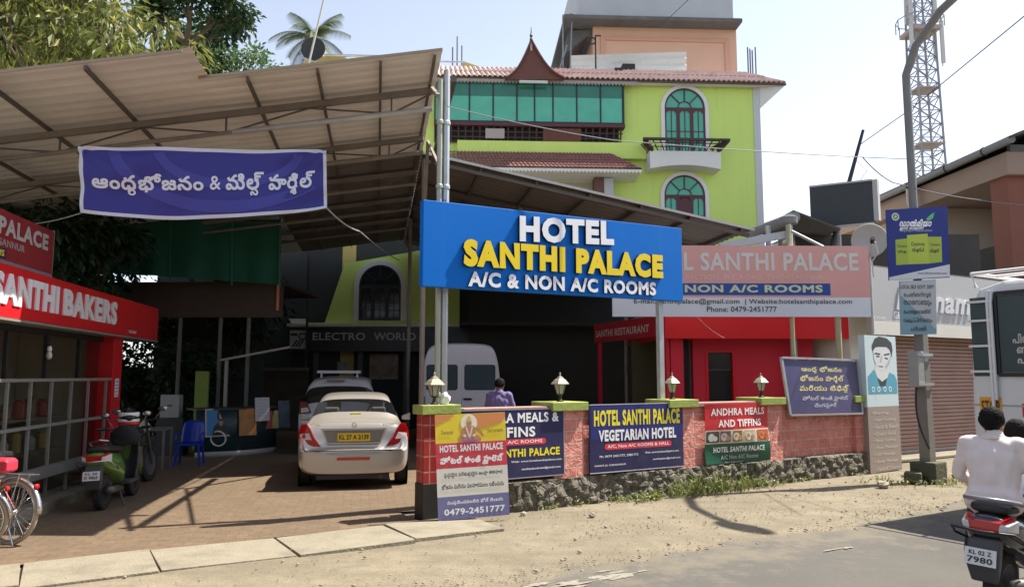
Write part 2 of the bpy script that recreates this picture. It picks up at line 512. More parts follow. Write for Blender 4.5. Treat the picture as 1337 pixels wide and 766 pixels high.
def brick_mat(name, c1, c2, mortar, bw, rh, mw=.012, upright=True, bump=.6, rocky=0.0, stain=None, rot=0.0, rough=.85, offset=.5):
    m, nt, b, add, link = nodes(name, rough)
    tc = add('TexCoord').outputs['Object']
    if upright:
        sp = add('SeparateXYZ'); link(tc, sp.inputs[0]); cb = add('CombineXYZ')
        ad = add('Math', operation='ADD'); link(sp.outputs[0], ad.inputs[0]); link(sp.outputs[1], ad.inputs[1])
        link(ad.outputs[0], cb.inputs[0]); link(sp.outputs[2], cb.inputs[1]); v = cb.outputs[0]
    else:
        mp = add('Mapping'); mp.inputs['Rotation'].default_value = (0, 0, rot); link(tc, mp.inputs[0]); v = mp.outputs[0]
    br = add('TexBrick'); link(v, br.inputs['Vector']); br.offset = offset
    br.inputs['Scale'].default_value = 1; br.inputs['Mortar Size'].default_value = mw; br.inputs['Brick Width'].default_value = bw; br.inputs['Row Height'].default_value = rh
    br.inputs['Mortar Smooth'].default_value = .2
    br.inputs['Color1'].default_value = tuple(c1) + (1,); br.inputs['Color2'].default_value = tuple(c2) + (1,); br.inputs['Mortar'].default_value = tuple(mortar) + (1,)
    n = noise(add, link, tc, 7, 7, .7); c = mixc(add, link, ramp(add, link, n, [(.38, .38), (.6, 0)]), br.outputs['Color'], tuple(q * .45 for q in c1))
    if stain: c = mixc(add, link, ramp(add, link, noise(add, link, tc, 1.1, 8, .7), [(.47, 0), (.7, .75)]), c, stain)
    link(c, b.inputs['Base Color'])
    inv = add('Math', operation='SUBTRACT'); inv.inputs[0].default_value = 1; link(br.outputs['Fac'], inv.inputs[1])
    h = inv.outputs[0]
    if rocky:
        r = noise(add, link, tc, 11, 6, .62, .5); mu = add('Math', operation='MULTIPLY_ADD'); link(r, mu.inputs[0]); mu.inputs[1].default_value = rocky; link(h, mu.inputs[2]); h = mu.outputs[0]
    bumped(add, link, b, h, bump, .03)
    return m
def rubble_mat():
    m, nt, b, add, link = nodes('rubble_stone', .92)
    v = add('TexCoord').outputs['Object']
    vo = add('TexVoronoi'); vo.inputs['Scale'].default_value = 7.5; link(v, vo.inputs['Vector'])
    ed = add('TexVoronoi', feature='DISTANCE_TO_EDGE'); ed.inputs['Scale'].default_value = 7.5; link(v, ed.inputs['Vector'])
    n = noise(add, link, v, 17, 9, .75, .9)
    c = ramp(add, link, n, [(.30, (.05, .046, .036)), (.5, (.145, .13, .10)), (.68, (.30, .27, .21))])
    c = mixc(add, link, .5, c, ramp(add, link, vo.outputs['Color'], [(.2, .30), (.8, .75)]), 'SOFT_LIGHT')
    c = mixc(add, link, ramp(add, link, ed.outputs[0], [(.0, .3), (.05, 0)]), c, (.08, .072, .055))
    c = mixc(add, link, ramp(add, link, noise(add, link, v, 2.2, 6, .7), [(.5, 0), (.7, .6)]), c, (.085, .09, .045))
    link(c, b.inputs['Base Color'])
    h = add('Math', operation='ADD'); link(n, h.inputs[0]); link(ramp(add, link, ed.outputs[0], [(.0, 0), (.12, .8)]), h.inputs[1])
    bumped(add, link, b, h.outputs[0], .8, .045)
    return m
DIRT, ASPH = dirt_mat(), asphalt_mat()
PAVE = brick_mat('lot_pavers', (.14, .095, .056), (.172, .119, .072), (.098, .068, .043), .24, .12, .007, upright=False, bump=.22, stain=(.105, .075, .046), rot=-ST.a * .35)
ROCKBRICK = brick_mat('painted_rock_brick', (.70, .24, .19), (.78, .32, .26), (.76, .48, .41), .34, .165, .011, rocky=2.2, bump=1.0)
REDTILE = brick_mat('red_tile_block', (.36, .03, .03), (.42, .045, .04), (.52, .25, .2), .30, .19, .009, bump=.3, rough=.45, offset=0)
RUBBLE = rubble_mat()
CONC = mat('concrete', (.235, .208, .152), .95, var=.2, scale=5, bump=.5, bscale=40, stain=.8, stain_col=(.125, .108, .077))
LIME = mat('lime_paint', (.60, .755, .18), .75, var=.05, scale=1.3, streak=.5, stain=.3, stain_col=(.48, .60, .15), bump=.1, bscale=30)
LIMECAP = mat('lime_cap_paint', (.30, .36, .085), .85, var=.2, scale=9, stain=.65, stain_col=(.20, .20, .09), bump=.25)
STEEL = mat('galvanised_pipe', (.50, .52, .52), .42, metal=.55, var=.12, scale=6, stain=.35, stain_col=(.26, .2, .15))
RUST = mat('rusty_iron', (.115, .07, .05), .8, metal=.2, var=.3, scale=12)
IRON = mat('dark_iron', (.03, .028, .026), .6, metal=.3)
WHITE = flat('white_paint', (.78, .78, .76))
OFFWHITE = mat('off_white_plaster', (.66, .64, .58), .85, var=.06, scale=2, stain=.3, stain_col=(.45, .42, .36))
BLACK = flat('black_paint', (.012, .012, .013))

# ------------------------------------------------------------------ ground, road, lot
g = MB()
xs = [-900, -200, -60] + [i * 1.5 for i in range(-16, 24)] + [60, 200, 900]; ys = [-900, -200, -40] + [i * 1.5 for i in range(-4, 30)] + [80, 250, 1500]
gv = [[g.v((x, y, -.02 if max(abs(x), abs(y)) > 45 else -.014 + .012 * math.sin(x * 1.3 + y * .7) * math.sin(y * .9 - x * .31))) for y in ys] for x in xs]
for i in range(len(xs) - 1):
    for j in range(len(ys) - 1): g.face([gv[i][j], gv[i + 1][j], gv[i + 1][j + 1], gv[i][j + 1]])
structure(g.build('ground', DIRT, smooth=True))

r = MB()
us = [-120, -60] + [-24 + i * .25 for i in range(72)] + [-6 + i * .06 for i in range(284)] + [11.04 + i * .5 for i in range(28)] + [60, 140]
def edge(u): return rnd.gauss(0, .03) - 3.0 + .12 * math.sin(u * .9) + .07 * math.sin(u * 2.7 + 1) + .05 * math.sin(u * 6.1) + rnd.uniform(-.05, .05) + (.45 * math.exp(-((u - 8.5) / 3.5) ** 2))
near = [ST.w(u, -13.5, .004) for u in us]; mid_ = [ST.w(u, -6, .004) for u in us]; far_ = [ST.w(u, edge(u) if -24 <= u <= 26 else -3, .004) for u in us]
rv = [[r.v(a), r.v(b), r.v(c)] for a, b, c in zip(near, mid_, far_)]
for i in range(len(us) - 1):
    for j in (0, 1): r.face([rv[i][j], rv[i + 1][j], rv[i + 1][j + 1], rv[i][j + 1]])
structure(r.build('road', ASPH))
# the worn remains of the white edge line
w = MB(); wp = mat('worn_white_line', (.24, .22, .18), .9, var=.3, scale=14, stain=.7, stain_col=(.17, .155, .13))
def blotch(u0, v0, du, dv, n=26, z=.008):
    pts = []
    for i in range(n):
        a = 2 * math.pi * i / n; k = rnd.uniform(.6, 1.15)
        pts.append(ST.w(u0 + du * k * math.cos(a), v0 + dv * k * math.sin(a), z))
    w.poly(pts)
p0 = gnd(760, 757); 
def st_uv(p): d = p - ST.o; return d.x * ST.c + d.y * ST.s, -d.x * ST.s + d.y * ST.c
zi = 0
for (px, py, du, dv) in [(790 + rnd.gauss(0, 22), 752 + rnd.gauss(0, 3), rnd.uniform(.04, .16), rnd.uniform(.015, .05)) for _ in range(16)] + [(735 + rnd.gauss(0, 18), 763 + rnd.gauss(0, 2), rnd.uniform(.04, .13), rnd.uniform(.015, .05)) for _ in range(12)] + [(1085, 719, .13, .018), (1107, 716, .08, .03), (1096, 717, .05, .012)]:
    u_, v_ = st_uv(gnd(px, py)); zi += 1; blotch(u_, v_, du, dv, z=.0055 + .0003 * zi)
structure(w.build('road_edge_marking', wp))

l = MB()
l.poly([ST.w(-.12, -.12, .008), ST.w(-.12, .6, .008), ST.w(9, .6, .008), (9, 26, .008), (-14, 26, .008), ST.w(-16, -.12, .008)])
structure(l.build('lot_paving', PAVE))
# concrete drain slabs along the mouth of the lot, each lying a little differently
sl = MB(); u = -14.0
while u < .2:
    ln = rnd.uniform(1.05, 1.35); a = rnd.uniform(-.02, .02); z = .008 + rnd.uniform(-.010, .010)
    c = ST.w(u + ln / 2, -.60 + rnd.uniform(-.02, .02), z - .04)
    if u > -.5: c = ST.w(u + ln / 2, -.68, z - .05)
    sl.box(c, (ln - rnd.uniform(.008, .03), .92 + rnd.uniform(-.03, .03), .1), Euler((rnd.uniform(-.012, .012), rnd.uniform(-.012, .012), ST.a + a)).to_matrix())
    u += ln
structure(sl.build('drain_slab_path', CONC, bevel=.006))
# far side of the street: unseen blocks added to close off the low sky
ob = MB(); u = -46.0; ro = random.Random(23)
while u < 60:
    w_ = ro.uniform(7, 13); hgt_ = ro.uniform(5.5, 9.0)
    c = ST.w(u + w_ / 2, -21.5 + ro.uniform(-1, 1), hgt_ / 2); ob.box(c, (w_ - ro.uniform(.0, .8), 8, hgt_), Euler((0, 0, ST.a)).to_matrix()); u += w_
structure(ob.build('added_street_side', mat('street_side_plaster', (.22, .21, .18), .9, var=.4, scale=.35)))

# ------------------------------------------------------------------ boundary wall
def st_thing(name, label, cat, u, v, z=0.0, da=0.0, group=None, rx=0.0):
    return thing(name, label, cat, ST.w(u, v, z), ST.a + da, group, rx=rx)
bw = st_thing('boundary_wall', 'low boundary wall of red rock-faced brick on a rubble stone base with lime caps', 'wall', 0, 0)
b = MB(); rn2 = random.Random(17); NUU, NVV = 230, 14
hgt = [[rn2.gauss(0, 1) for _ in range(NVV + 1)] for _ in range(NUU + 1)]
for _ in range(2): hgt = [[(hgt[i][j] * 2 + hgt[max(i - 1, 0)][j] + hgt[min(i + 1, NUU)][j] + hgt[i][max(j - 1, 0)] + hgt[i][min(j + 1, NVV)]) / 6 for j in range(NVV + 1)] for i in range(NUU + 1)]
def rub(i, j):
    t = j / NVV; u_ = .45 + 8.52 * i / NUU
    if j == NVV: return (u_, .06, .395)
    return (u_, -.05 - .03 * (1 - t) + .05 * hgt[i][j] + (.035 * math.sin(u_ * 2.9) + .02 * math.sin(u_ * 7.3)) * .6, -.06 + .452 * t)
gv = [[b.v(rub(i, j)) for j in range(NVV + 1)] for i in range(NUU + 1)]
for i in range(NUU):
    for j in range(NVV): b.face([gv[i][j], gv[i + 1][j], gv[i + 1][j + 1], gv[i][j + 1]])
b.poly([rub(0, j) for j in range(NVV + 1)] + [(.45, .3, .395), (.45, .3, -.06)]); b.poly([rub(NUU, j) for j in range(NVV + 1)] + [(8.97, .3, .395), (8.97, .3, -.06)])
b.span((.46, .1, -.05), (8.96, .3, .378)); b.build('stone_base', RUBBLE, bw, smooth=False)
b = MB(); b.span((.45, .03, .38), (8.95, .26, 1.26)); b.build('brick_panel', ROCKBRICK, bw)
b = MB(); b.span((.5, .0, 1.262), (8.9, .29, 1.33)); b.build('coping', mat('brick_coping', (.34, .20, .165), .9, var=.25, scale=8, stain=.5, stain_col=(.16, .12, .10), bump=.4), bw, bevel=.012)
for i, u0 in enumerate((.15, 2.11, 4.22, 6.22, 8.68)):
    p = MB()
    if i == 0:
        p.span((u0 - .21, -.02, .43), (u0 + .23, .20, 1.27)); pl = p.build('pillar', REDTILE, bw)
        q = MB(); q.span((u0 - .222, -.032, -.02), (u0 + .242, .212, .432)); q.build('pillar_base', mat('black_plinth', (.022, .02, .019), .55, var=.3, scale=5, stain=.5, stain_col=(.09, .075, .06)), bw, bevel=.006)
    else:
        p.span((u0 - .25, -.03, .36), (u0 + .25, .4, 1.27)); pl = p.build('pillar', ROCKBRICK, bw)
    c = MB(); c.span((u0 - (.3 if i else .255), -.09 if i else -.06, 1.268), (u0 + (.3 if i else .28), .46 if i else .24, 1.385)); c.build('pillar_cap', LIMECAP, bw, bevel=.008)

# pillar lanterns
GALV = mat('pale_lantern_metal', (.36, .32, .24), .5, metal=.3, var=.15, scale=10, stain=.3, stain_col=(.25, .2, .13))
LGL = glass('lantern_glass', (.36, .35, .29), .25)
def lantern(loc, label):
    t = thing('pillar_lantern', label, 'lantern', loc, ST.a, 'lanterns on the wall pillars')
    m = MB(); m.lathe([(.055, 0), (.055, .015), (.028, .03), (.022, .09), (.04, .1), (.05, .115)], n=12); m.build('stem', IRON, t, smooth=False)
    m = MB(); m.lathe([(.045, .115), (.058, .13), (.098, .262), (.1, .27)], n=6); m.build('lamp_glass', LGL, t)
    m = MB()
    for k in range(6):
        a = math.pi / 3 * k; c, s = math.cos(a), math.sin(a)
        ax = Vector((0, 0, 1)).orthogonal().normalized(); ay = Vector((0, 0, 1)).cross(ax)
        d = ax * c + ay * s
        m.tube([d * .05 + Vector((0, 0, .115)), d * .103 + Vector((0, 0, .27))], .006, 5)
    m.build('cage', IRON, t)
    m = MB(); m.lathe([(.148, .262), (.15, .272), (.095, .33), (.055, .355), (.05, .372), (.018, .385), (.012, .41), (.017, .418), (.004, .45)], n=6); m.build('hood', GALV, t)
    t.scale = (.9, .9, .92)
    return t
l0 = lantern(ST.w(.13, .10, 1.385), 'pillar lantern on the wall end pillar beside the twin steel posts')
for u0, lb in ((2.11, 'pillar lantern between the half hidden meals sign and the vegetarian hotel sign'), (4.22, 'pillar lantern next to the single post of the blue hotel sign'), (6.22, 'pillar lantern in front of the red restaurant wall, left of the framed dark panel'), (8.68, 'pillar lantern mostly behind the framed dark panel')):
    dup(l0, ST.w(u0, .17, 1.385), label=lb)
# carrier bag on the first pillar
m = MB(); m.ball((0, 0, .07), (.07, .05, .085), 9, 6)
for v_ in m.bm.verts: v_.co += Vector((rnd.uniform(-.016, .016), rnd.uniform(-.016, .016), rnd.uniform(-.01, .016)))
t = tag(m.build('plastic_bag', flat('white_plastic_film', (.8, .8, .78), .3)), 'small crumpled white plastic bag beside the lantern on the end pillar', 'bag'); t.location = ST.w(.26, .06, 1.37)

# ------------------------------------------------------------------ flat signs on the wall
NAVY = mat('navy_flex', (.022, .022, .085), .42, var=.2, scale=2.5, stain=.3, stain_col=(.11, .105, .13), bump=.25, bscale=5)
NAVY2 = mat('bright_navy_flex', (.025, .03, .17), .42, var=.15, scale=2)
REDF = mat('red_flex', (.55, .025, .03), .5, var=.12, scale=3, stain=.25, stain_col=(.45, .08, .07), bump=.2, bscale=6)
WTXT = flat('white_print', (.82, .82, .82)); YTXT = flat('yellow_print', (.82, .70, .03)); KTXT = flat('black_print', (.02, .02, .022)); GTXT = flat('grey_print', (.45, .45, .48))
PINKRED = flat('pill_red', (.68, .04, .06))
def board(parent, w, h, face, name='panel', t=.022, edge=None):
    m = MB(); m.span((0, 0, 0), (w, t, h)); return m.build(name, [face], parent, bevel=0)
def pill(L, x0, x1, z0, z1, m):
    r_ = (z1 - z0) / 2; pts = []
    for i in range(9): a = R(90 + 180 * i / 8); pts.append((x0 + r_ + r_ * math.cos(a), (z0 + z1) / 2 + r_ * math.sin(a)))
    for i in range(9): a = R(-90 + 180 * i / 8); pts.append((x1 - r_ + r_ * math.cos(a), (z0 + z1) / 2 + r_ * math.sin(a)))
    L.shape(pts, m, -.002)

s1 = st_thing('meals_sign', 'navy meals and tiffins sign on the wall, half hidden by the standing board', 'sign', .40, -.055, .41, rx=R(-.5))
board(s1, 1.62, .90, NAVY)
L = Lettering()
L.line('ANDHRA MEALS &', .81, .785, 1.44, .13, WTXT, .035)
L.line('& TIFFINS', .66, .60, .98, .135, WTXT, .035)
pill(L, .22, 1.32, .43, .51, PINKRED); L.line('A/C, Non A/C ROOMS', .77, .47, .98, .05, WTXT, .02, y=-.004)
L.line('HOTEL SANTHI PALACE', .79, .33, 1.5, .105, YTXT, .04)
L.line('Ph: 0479-2451777', .42, .215, .45, .034, WTXT, .01); L.line('Web: www.hotelsanthipalace.com', 1.17, .215, .8, .034, WTXT, .01)
L.line('MARKET JN, CHENGANNUR', .4, .12, .6, .03, WTXT, .01); L.line('santhipalacehotel@ymail.com', 1.24, .115, .62, .036, WTXT, .015)
L.build('lettering', s1)
m = MB(); m.span((.0, -.004, .0), (1.62, .0, .012)); m.span((0, -.004, .888), (1.62, 0, .9)); m.span((1.608, -.004, .012), (1.62, 0, .888)); m.build('rim', flat('dull_tin', (.3, .3, .32), .4), s1)

s2 = st_thing('vegetarian_sign', 'navy vegetarian hotel sign with big yellow hotel name on the wall', 'sign', 2.45, -.055, .39)
board(s2, 1.76, .955, NAVY)
L = Lettering()
L.rect(.02, .46, 1.74, .93, NAVY2)
L.line('HOTEL SANTHI PALACE', .885, .76, 1.62, .225, YTXT, .045, y=-.004)
L.line('VEGETARIAN HOTEL', .885, .515, 1.46, .16, WTXT, .045, y=-.004)
pill(L, .26, 1.52, .315, .40, PINKRED); L.line('A/C, Non A/C ROOMS & HALL', .89, .358, 1.16, .052, WTXT, .02, y=-.004)
L.line('Ph: 0479 2451777, 2981775', .52, .225, .70, .036, WTXT, .012); L.line('Web: www.hotelsanthipalace.com', 1.33, .24, .66, .036, WTXT, .012)
L.line('MARKET JN, CHENGANNUR', .36, .10, .56, .03, WTXT, .012); L.line('santhipalace@ymail.com', 1.42, .14, .54, .034, WTXT, .015)
L.build('lettering', s2)
m = MB(); m.span((0, -.003, .943), (1.76, .0, .955)); m.span((0, -.003, 0), (1.76, 0, .012)); m.build('rim', flat('pale_tin', (.5, .5, .55), .4), s2)

s3 = st_thing('tiffin_sign', 'red and green meals and tiffins sign with a strip of food pictures', 'sign', 4.68, -.05, .38)
GREENF = mat('green_flex', (.012, .09, .05), .4, var=.2, scale=2)
def wavy(x, y, z): return (x, y + .018 * math.sin(x * 3.1 + z * 4) + .010 * math.sin(z * 9 + x * 2), z)
m = MB(); m.use(1)
for (z0, z1, i) in ((0, .31, 0), (.31, .52, 1), (.52, .93, 2)): m.use(i).grid(lambda a, b_: wavy(a * 1.43, 0, z0 + (z1 - z0) * b_), 14, 5)
m.build('panel', [GREENF, flat('cream_print', (.62, .55, .42)), REDF], s3, recalc=False, thick=.006)
L = Lettering()
L.line('ANDHRA MEALS', .73, .80, 1.22, .115, WTXT, .03, y=-.01, warp=wavy); L.line('AND TIFFINS', .76, .62, .98, .115, WTXT, .03, y=-.01, warp=wavy)
L.line('HOTEL SANTHI PALACE', .73, .215, 1.1, .085, WTXT, .03, y=-.01, warp=wavy); L.line('A/C Non A/C Rooms', .74, .095, .80, .065, GTXT, .02, y=-.01, warp=wavy)
L.line('Pure Vegetarian', .62, .012, .4, .03, GTXT, .01, y=-.012, warp=wavy)
L.build('lettering', s3)
L = Lettering()
def wsh(pts, mm, y):  L.shape(pts, mm, y); [setattr(v_, 'co', Vector(wavy(*v_.co))) for v_ in list(L.mb.bm.verts)[-len(pts):]]
foods = [(.02, .29, (.09, .08, .07), (.72, .70, .62), (.8, .78, .72)), (.31, .53, (.16, .12, .14), (.7, .62, .6), (.55, .28, .2)), (.58, .78, (.28, .16, .09), (.75, .7, .55), (.5, .3, .12)), (.82, 1.09, (.48, .42, .32), (.66, .55, .4), (.35, .2, .1)), (1.13, 1.41, (.40, .10, .04), (.5, .16, .05), (.28, .07, .03))]
for k, (x0, x1, c0, c1, c2) in enumerate(foods):
    wsh([(x0, .33), (x1, .33), (x1, .50), (x0, .50)], flat('photo_ground_%d' % k, c0), -.009)
    for (cx, cz, r_, c) in (((x0 + x1) / 2 - .03, .41, .07, c1), ((x0 + x1) / 2 + .05, .39, .045, c2), ((x0 + x1) / 2 - .04, .425, .032, c2)):
        wsh([(cx + r_ * math.cos(a * .45), cz + r_ * .9 * math.sin(a * .45)) for a in range(14)], flat('photo_dish_%d_%d' % (k, int(r_ * 1000)), c), -.0105 - .001 * (.08 - r_) * 50)
L.build('food_pictures', s3)

# framed dark panel standing on the wall
s4 = st_thing('framed_panel', 'framed dark violet panel of yellow regional script propped on the wall', 'sign', 6.58, -.07, 1.09, rx=R(-3))
s4.rotation_euler = (R(-4), R(.6), ST.a)
VIO = mat('dusty_violet_flex', (.075, .07, .16), .35, var=.45, scale=1.4, stain=.3, stain_col=(.2, .19, .25))
m = MB(); m.poly([(.07, 0, .03), (1.97, 0, .03), (1.97, 0, .93), (-.02, 0, .93)]); m.poly([(.07, .02, .03), (-.02, .02, .93), (1.97, .02, .93), (1.97, .02, .03)]); m.build('panel', VIO, s4, recalc=False)
m = MB()
for a_, b_ in (((.05, 0, 0), (2.0, 0, 0)), ((2.0, 0, 0), (2.0, 0, .96)), ((2.0, 0, .96), (-.05, 0, .96)), ((-.05, 0, .96), (.05, 0, 0))): m.bar(a_, b_, .05, .035)
m.build('frame', mat('dull_alloy', (.36, .36, .38), .45, metal=.4), s4)
m = MB(); m.span((.75, .03, .0), (.79, .07, .95)); m.build('stay', STEEL, s4)
L = Lettering(); YT2 = flat('pale_yellow_print', (.62, .56, .25))
for s_, cx, cz, w_, h_ in (('ఆంధ్ర భోజనం', .98, .77, 1.1, .13), ('భోజనం పార్శిల్', .98, .61, 1.2, .14), ('మరియు టిఫిన్స్', 1.02, .44, 1.35, .14)): L.line(s_, cx, cz, w_, h_, YT2, .022)
L.line('హోటల్ శాంతి ప్యాలెస్', 1.02, .27, 1.25, .10, GTXT, .02); L.line('చెంగన్నూర్', 1.0, .15, .62, .10, GTXT, .02)
L.build('lettering', s4)

# board standing in front of the end pillar
p_l, p_r = at(575, 660, 9.36), at(663, 660, 9.62); p_l.z = p_r.z = 0
ang = math.atan2(p_r.y - p_l.y, p_r.x - p_l.x); W = (p_r - p_l).length
s5 = thing('standing_board', 'upright flex board with a seated deity and phone number leaning on the end pillar', 'sign', (p_l.x, p_l.y, .03), ang)
s5.rotation_euler = (R(-4.5), R(-1.6), ang)
HB = 1.245
m = MB()
for a_, b_ in (((0, .02, 0), (0, .02, HB)), ((W, .02, 0), (W, .02, HB)), ((0, .02, .02), (W, .02, .02)), ((0, .02, HB - .02), (W, .02, HB - .02)), ((0, .02, .6), (W, .02, .6))): m.bar(a_, b_, .035, .025)
m.build('frame', mat('raw_timber', (.34, .24, .14), .8, var=.25, scale=14), s5)
YELF = mat('yellow_flex', (.80, .62, .05), .4, var=.1, scale=2); ORF = mat('orange_flex', (.72, .28, .10), .4, var=.08, scale=3); PINK = mat('rose_flex', (.62, .07, .09), .4, var=.06); CREAM = mat('cream_flex', (.72, .70, .62), .4, var=.04); SLATE = mat('slate_violet_flex', (.17, .17, .34), .4, var=.06)
m = MB(); e_ = .025
for i, (z0, z1) in enumerate(((0, .27), (.27, .60), (.60, .90), (.90, HB))): m.use(i).poly([(-e_, 0, z0), (W + e_, 0, z0), (W + e_, 0, z1), (-e_, 0, z1)])
m.build('panel', [SLATE, CREAM, PINK, YELF], s5, recalc=False, thick=.004)
L = Lettering(); y = -.006
L.shape([(-e_, .96 + .16), (.1, 1.17), (.22, HB * .985), (.2, HB - .005), (-e_, HB - .005)], ORF, -.005)
L.shape([(.42, HB - .005), (.46, 1.10), (.56, 1.06), (.72, 1.10), (.82, 1.13), (W + e_, 1.18), (W + e_, HB - .005)], ORF, -.005)
SK, SK2, GLW, GAR = flat('figure_brown', (.50, .24, .12)), flat('figure_gold', (.70, .45, .12)), flat('glow_cream', (.85, .80, .62)), flat('garland_white', (.75, .62, .55))
cx = .40; L.oval(cx, 1.13, .105, .11, GLW, -.0055)
L.shape([(cx - .13, .905), (cx + .14, .905), (cx + .15, .94), (cx + .10, .985), (cx - .10, .985), (cx - .145, .94)], SK, -.0065)      # folded legs
L.shape([(cx - .07, .97), (cx + .07, .97), (cx + .085, 1.07), (cx + .05, 1.095), (cx - .05, 1.095), (cx - .085, 1.07)], SK, -.007)   # trunk
L.shape([(cx + .06, 1.06), (cx + .10, 1.075), (cx + .165, 1.01), (cx + .185, .96), (cx + .165, .955), (cx + .13, 1.0)], SK, -.0072)
L.shape([(cx - .08, 1.065), (cx - .105, 1.03), (cx - .10, .96), (cx - .075, .96), (cx - .07, 1.03)], SK, -.0072)
L.oval(cx, 1.125, .033, .04, SK, -.0075); L.shape([(cx - .035, 1.145), (cx + .035, 1.145), (cx + .022, 1.19), (cx + .008, 1.215), (cx - .008, 1.215), (cx - .022, 1.19)], SK2, -.008)
L.shape([(cx - .05, 1.085), (cx - .03, 1.085), (cx, .985), (cx + .03, 1.085), (cx + .05, 1.085), (cx + .012, .96), (cx - .012, .96)], GAR, -.0085)
L.oval(cx, .915, .10, .016, flat('pedestal_violet', (.35, .12, .35)), -.0088); L.oval(cx - .06, .98, .022, .016, GAR, -.0088); L.oval(cx + .06, .98, .022, .016, GAR, -.0088)
OLV = flat('olive_print', (.32, .24, .05))
L.line('Swami', .12, 1.03, .15, .055, OLV, .012, y=y); L.line('Saranam', .73, 1.03, .2, .055, OLV, .012, y=y)
L.line('HOTEL SANTHI PALACE', W / 2, .835, .80, .085, WTXT, .04, y=y); L.line('హోటల్ శాంతి ప్యాలెస్', W / 2 + .0, .685, .80, .12, WTXT, .05, y=y)
DG = flat('dark_print', (.06, .055, .05))
L.line('స్వచ్ఛమైన పరిశుభ్రమైన ఆంధ్రా శాకాహార', W / 2 + .01, .515, .74, .068, DG, .015, y=y); L.line('భోజనం మరియు ఫలహారములు లభించును', W / 2, .385, .78, .068, DG, .015, y=y)
L.line('సంప్రదించవలసిన ఫోన్ నెంబరు', W / 2 + .02, .195, .70, .06, WTXT, .025, y=y); L.line('0479-2451777', W / 2 + .01, .09, .76, .075, WTXT, .03, y=y)
L.build('lettering', s5)

# ------------------------------------------------------------------ big blue hotel sign
BLUE = mat('sign_blue', (.0, .145, .56), .5, spec=.2, var=.09, scale=1.1, streak=.3, stain=.2, stain_col=(.03, .16, .46), bump=.1, bscale=4)
hs = st_thing('hotel_sign', 'big bright blue hotel sign with raised white and yellow letters above the wall', 'sign', .03, .28, 2.9)
SW, SH = 4.57, 1.14
m = MB()
top = lambda x: SH + .075 * x / SW
bot = lambda x: .0 + .03 * x / SW
m.prism([(0, bot(0)), (SW, bot(SW)), (SW, top(SW)), (0, top(0))], .11); m.build('sign_box', BLUE, hs, bevel=.006)
m = MB(); m.span((4.16, .12, -2.9), (4.25, .2, 1.0)); m.build('post', STEEL, hs)
for x in (.3, 1.5, 2.95, 4.3): m = MB(); m.tube([(x, .03, top(x) - .01), (x, .03, top(x) + .035), (x + .03, .03, top(x) + .035), (x + .03, .03, top(x) - .01)], .008, 6); m.build('hook', IRON, hs)
m = MB()
for x in (1.525, 3.05): m.span((x, -.0015, bot(x) + .01), (x + .004, -.0005, top(x) - .01))
m.build('seam', flat('seam_blue', (.0, .09, .36)), hs)
LET_W = flat('raised_white', (.80, .80, .82), .35); LET_Y = flat('raised_yellow', (.80, .60, .01), .35); RET = flat('letter_side', (.012, .014, .03), .4)
def sgn(px, py): u_, z_ = ST.px(px, py, .28); return u_ - .03, z_ - 2.9
def raised(name, text, x0, x1, zt0, zb0, rise, mface, bold, depth=.05):
    """raised letters whose line climbs a little to the right, as painted"""
    L = Lettering(); w_ = x1 - x0; h_ = zt0 - zb0
    L.line(text, (x0 + x1) / 2, (zt0 + zb0) / 2, w_, h_, mface, bold, depth=depth, y=0, warp=lambda x, yy, z: (x, yy - .004, z + rise * (x - x0) / w_))
    o = L.mb.build(name, [mface, RET], hs, recalc=False)
    for p in o.data.polygons: p.material_index = 0 if p.normal.y < -.7 else 1
    return o
a, b_, c = sgn(676, 282), sgn(676, 316), sgn(799, 321)
raised('white_letters', 'HOTEL', a[0], c[0], a[1], b_[1], c[1] - b_[1], LET_W, .055)
a, b_, c = sgn(603, 312), sgn(603, 348), sgn(863, 364)
raised('yellow_letters', 'SANTHI PALACE', a[0], c[0], a[1], b_[1], c[1] - b_[1], LET_Y, .068)
a, b_, c = sgn(610, 354), sgn(610, 374), sgn(855, 386)
raised('white_letters', 'A/C & NON A/C ROOMS', a[0], c[0], a[1], b_[1], c[1] - b_[1], LET_W, .045, .028)

# ------------------------------------------------------------------ faded red sign behind
FR = Frame(2.0, 15.0, R(1.0))
u0, z0 = FR.px(800, 413); u1, z1 = FR.px(1133, 321)
fs = thing('faded_sign', 'wide sun-faded salmon hotel sign on steel posts behind the blue one', 'sign', FR.w(u0, 0, z0), FR.a)
FW, FH = u1 - u0, z1 - z0
FADE = mat('faded_red_flex', (.76, .38, .34), .6, var=.10, scale=1.5, stain=.35, stain_col=(.74, .36, .22)); FWH = mat('faded_white_flex', (.72, .74, .77), .6, var=.06, scale=2)
m = MB(); m.span((0, 0, .27 * FH), (FW, .06, FH)); m.use(1).span((0, 0, 0), (FW, .06, .27 * FH)); m.build('panel', [FADE, FWH], fs, bevel=0)
L = Lettering(); FT = flat('faded_letters', (.72, .66, .60)); BLF = mat('faded_blue_flex', (.02, .075, .32), .5); PY = flat('pale_yellow_letters', (.66, .68, .40))
def fx(px, py): u_, z_ = FR.px(px, py); return u_ - u0, z_ - z0
def fline(text, px0, py0, px1, py1, m_, bold):
    a, b_ = fx(px0, py1), fx(px1, py0); L.line(text, (a[0] + b_[0]) / 2, (a[1] + b_[1]) / 2, b_[0] - a[0], b_[1] - a[1], m_, bold, y=-.006)
L.rect(*fx(815, 385), *fx(1084, 370), BLF)
fline('HOTEL SANTHI PALACE', 818, 330, 1120, 353, FT, .03); fline('RAILWAY JUNCTION, M.C.ROAD, CHENGANNUR', 838, 359, 1075, 366, flat('faint_letters', (.80, .52, .46)), .02)
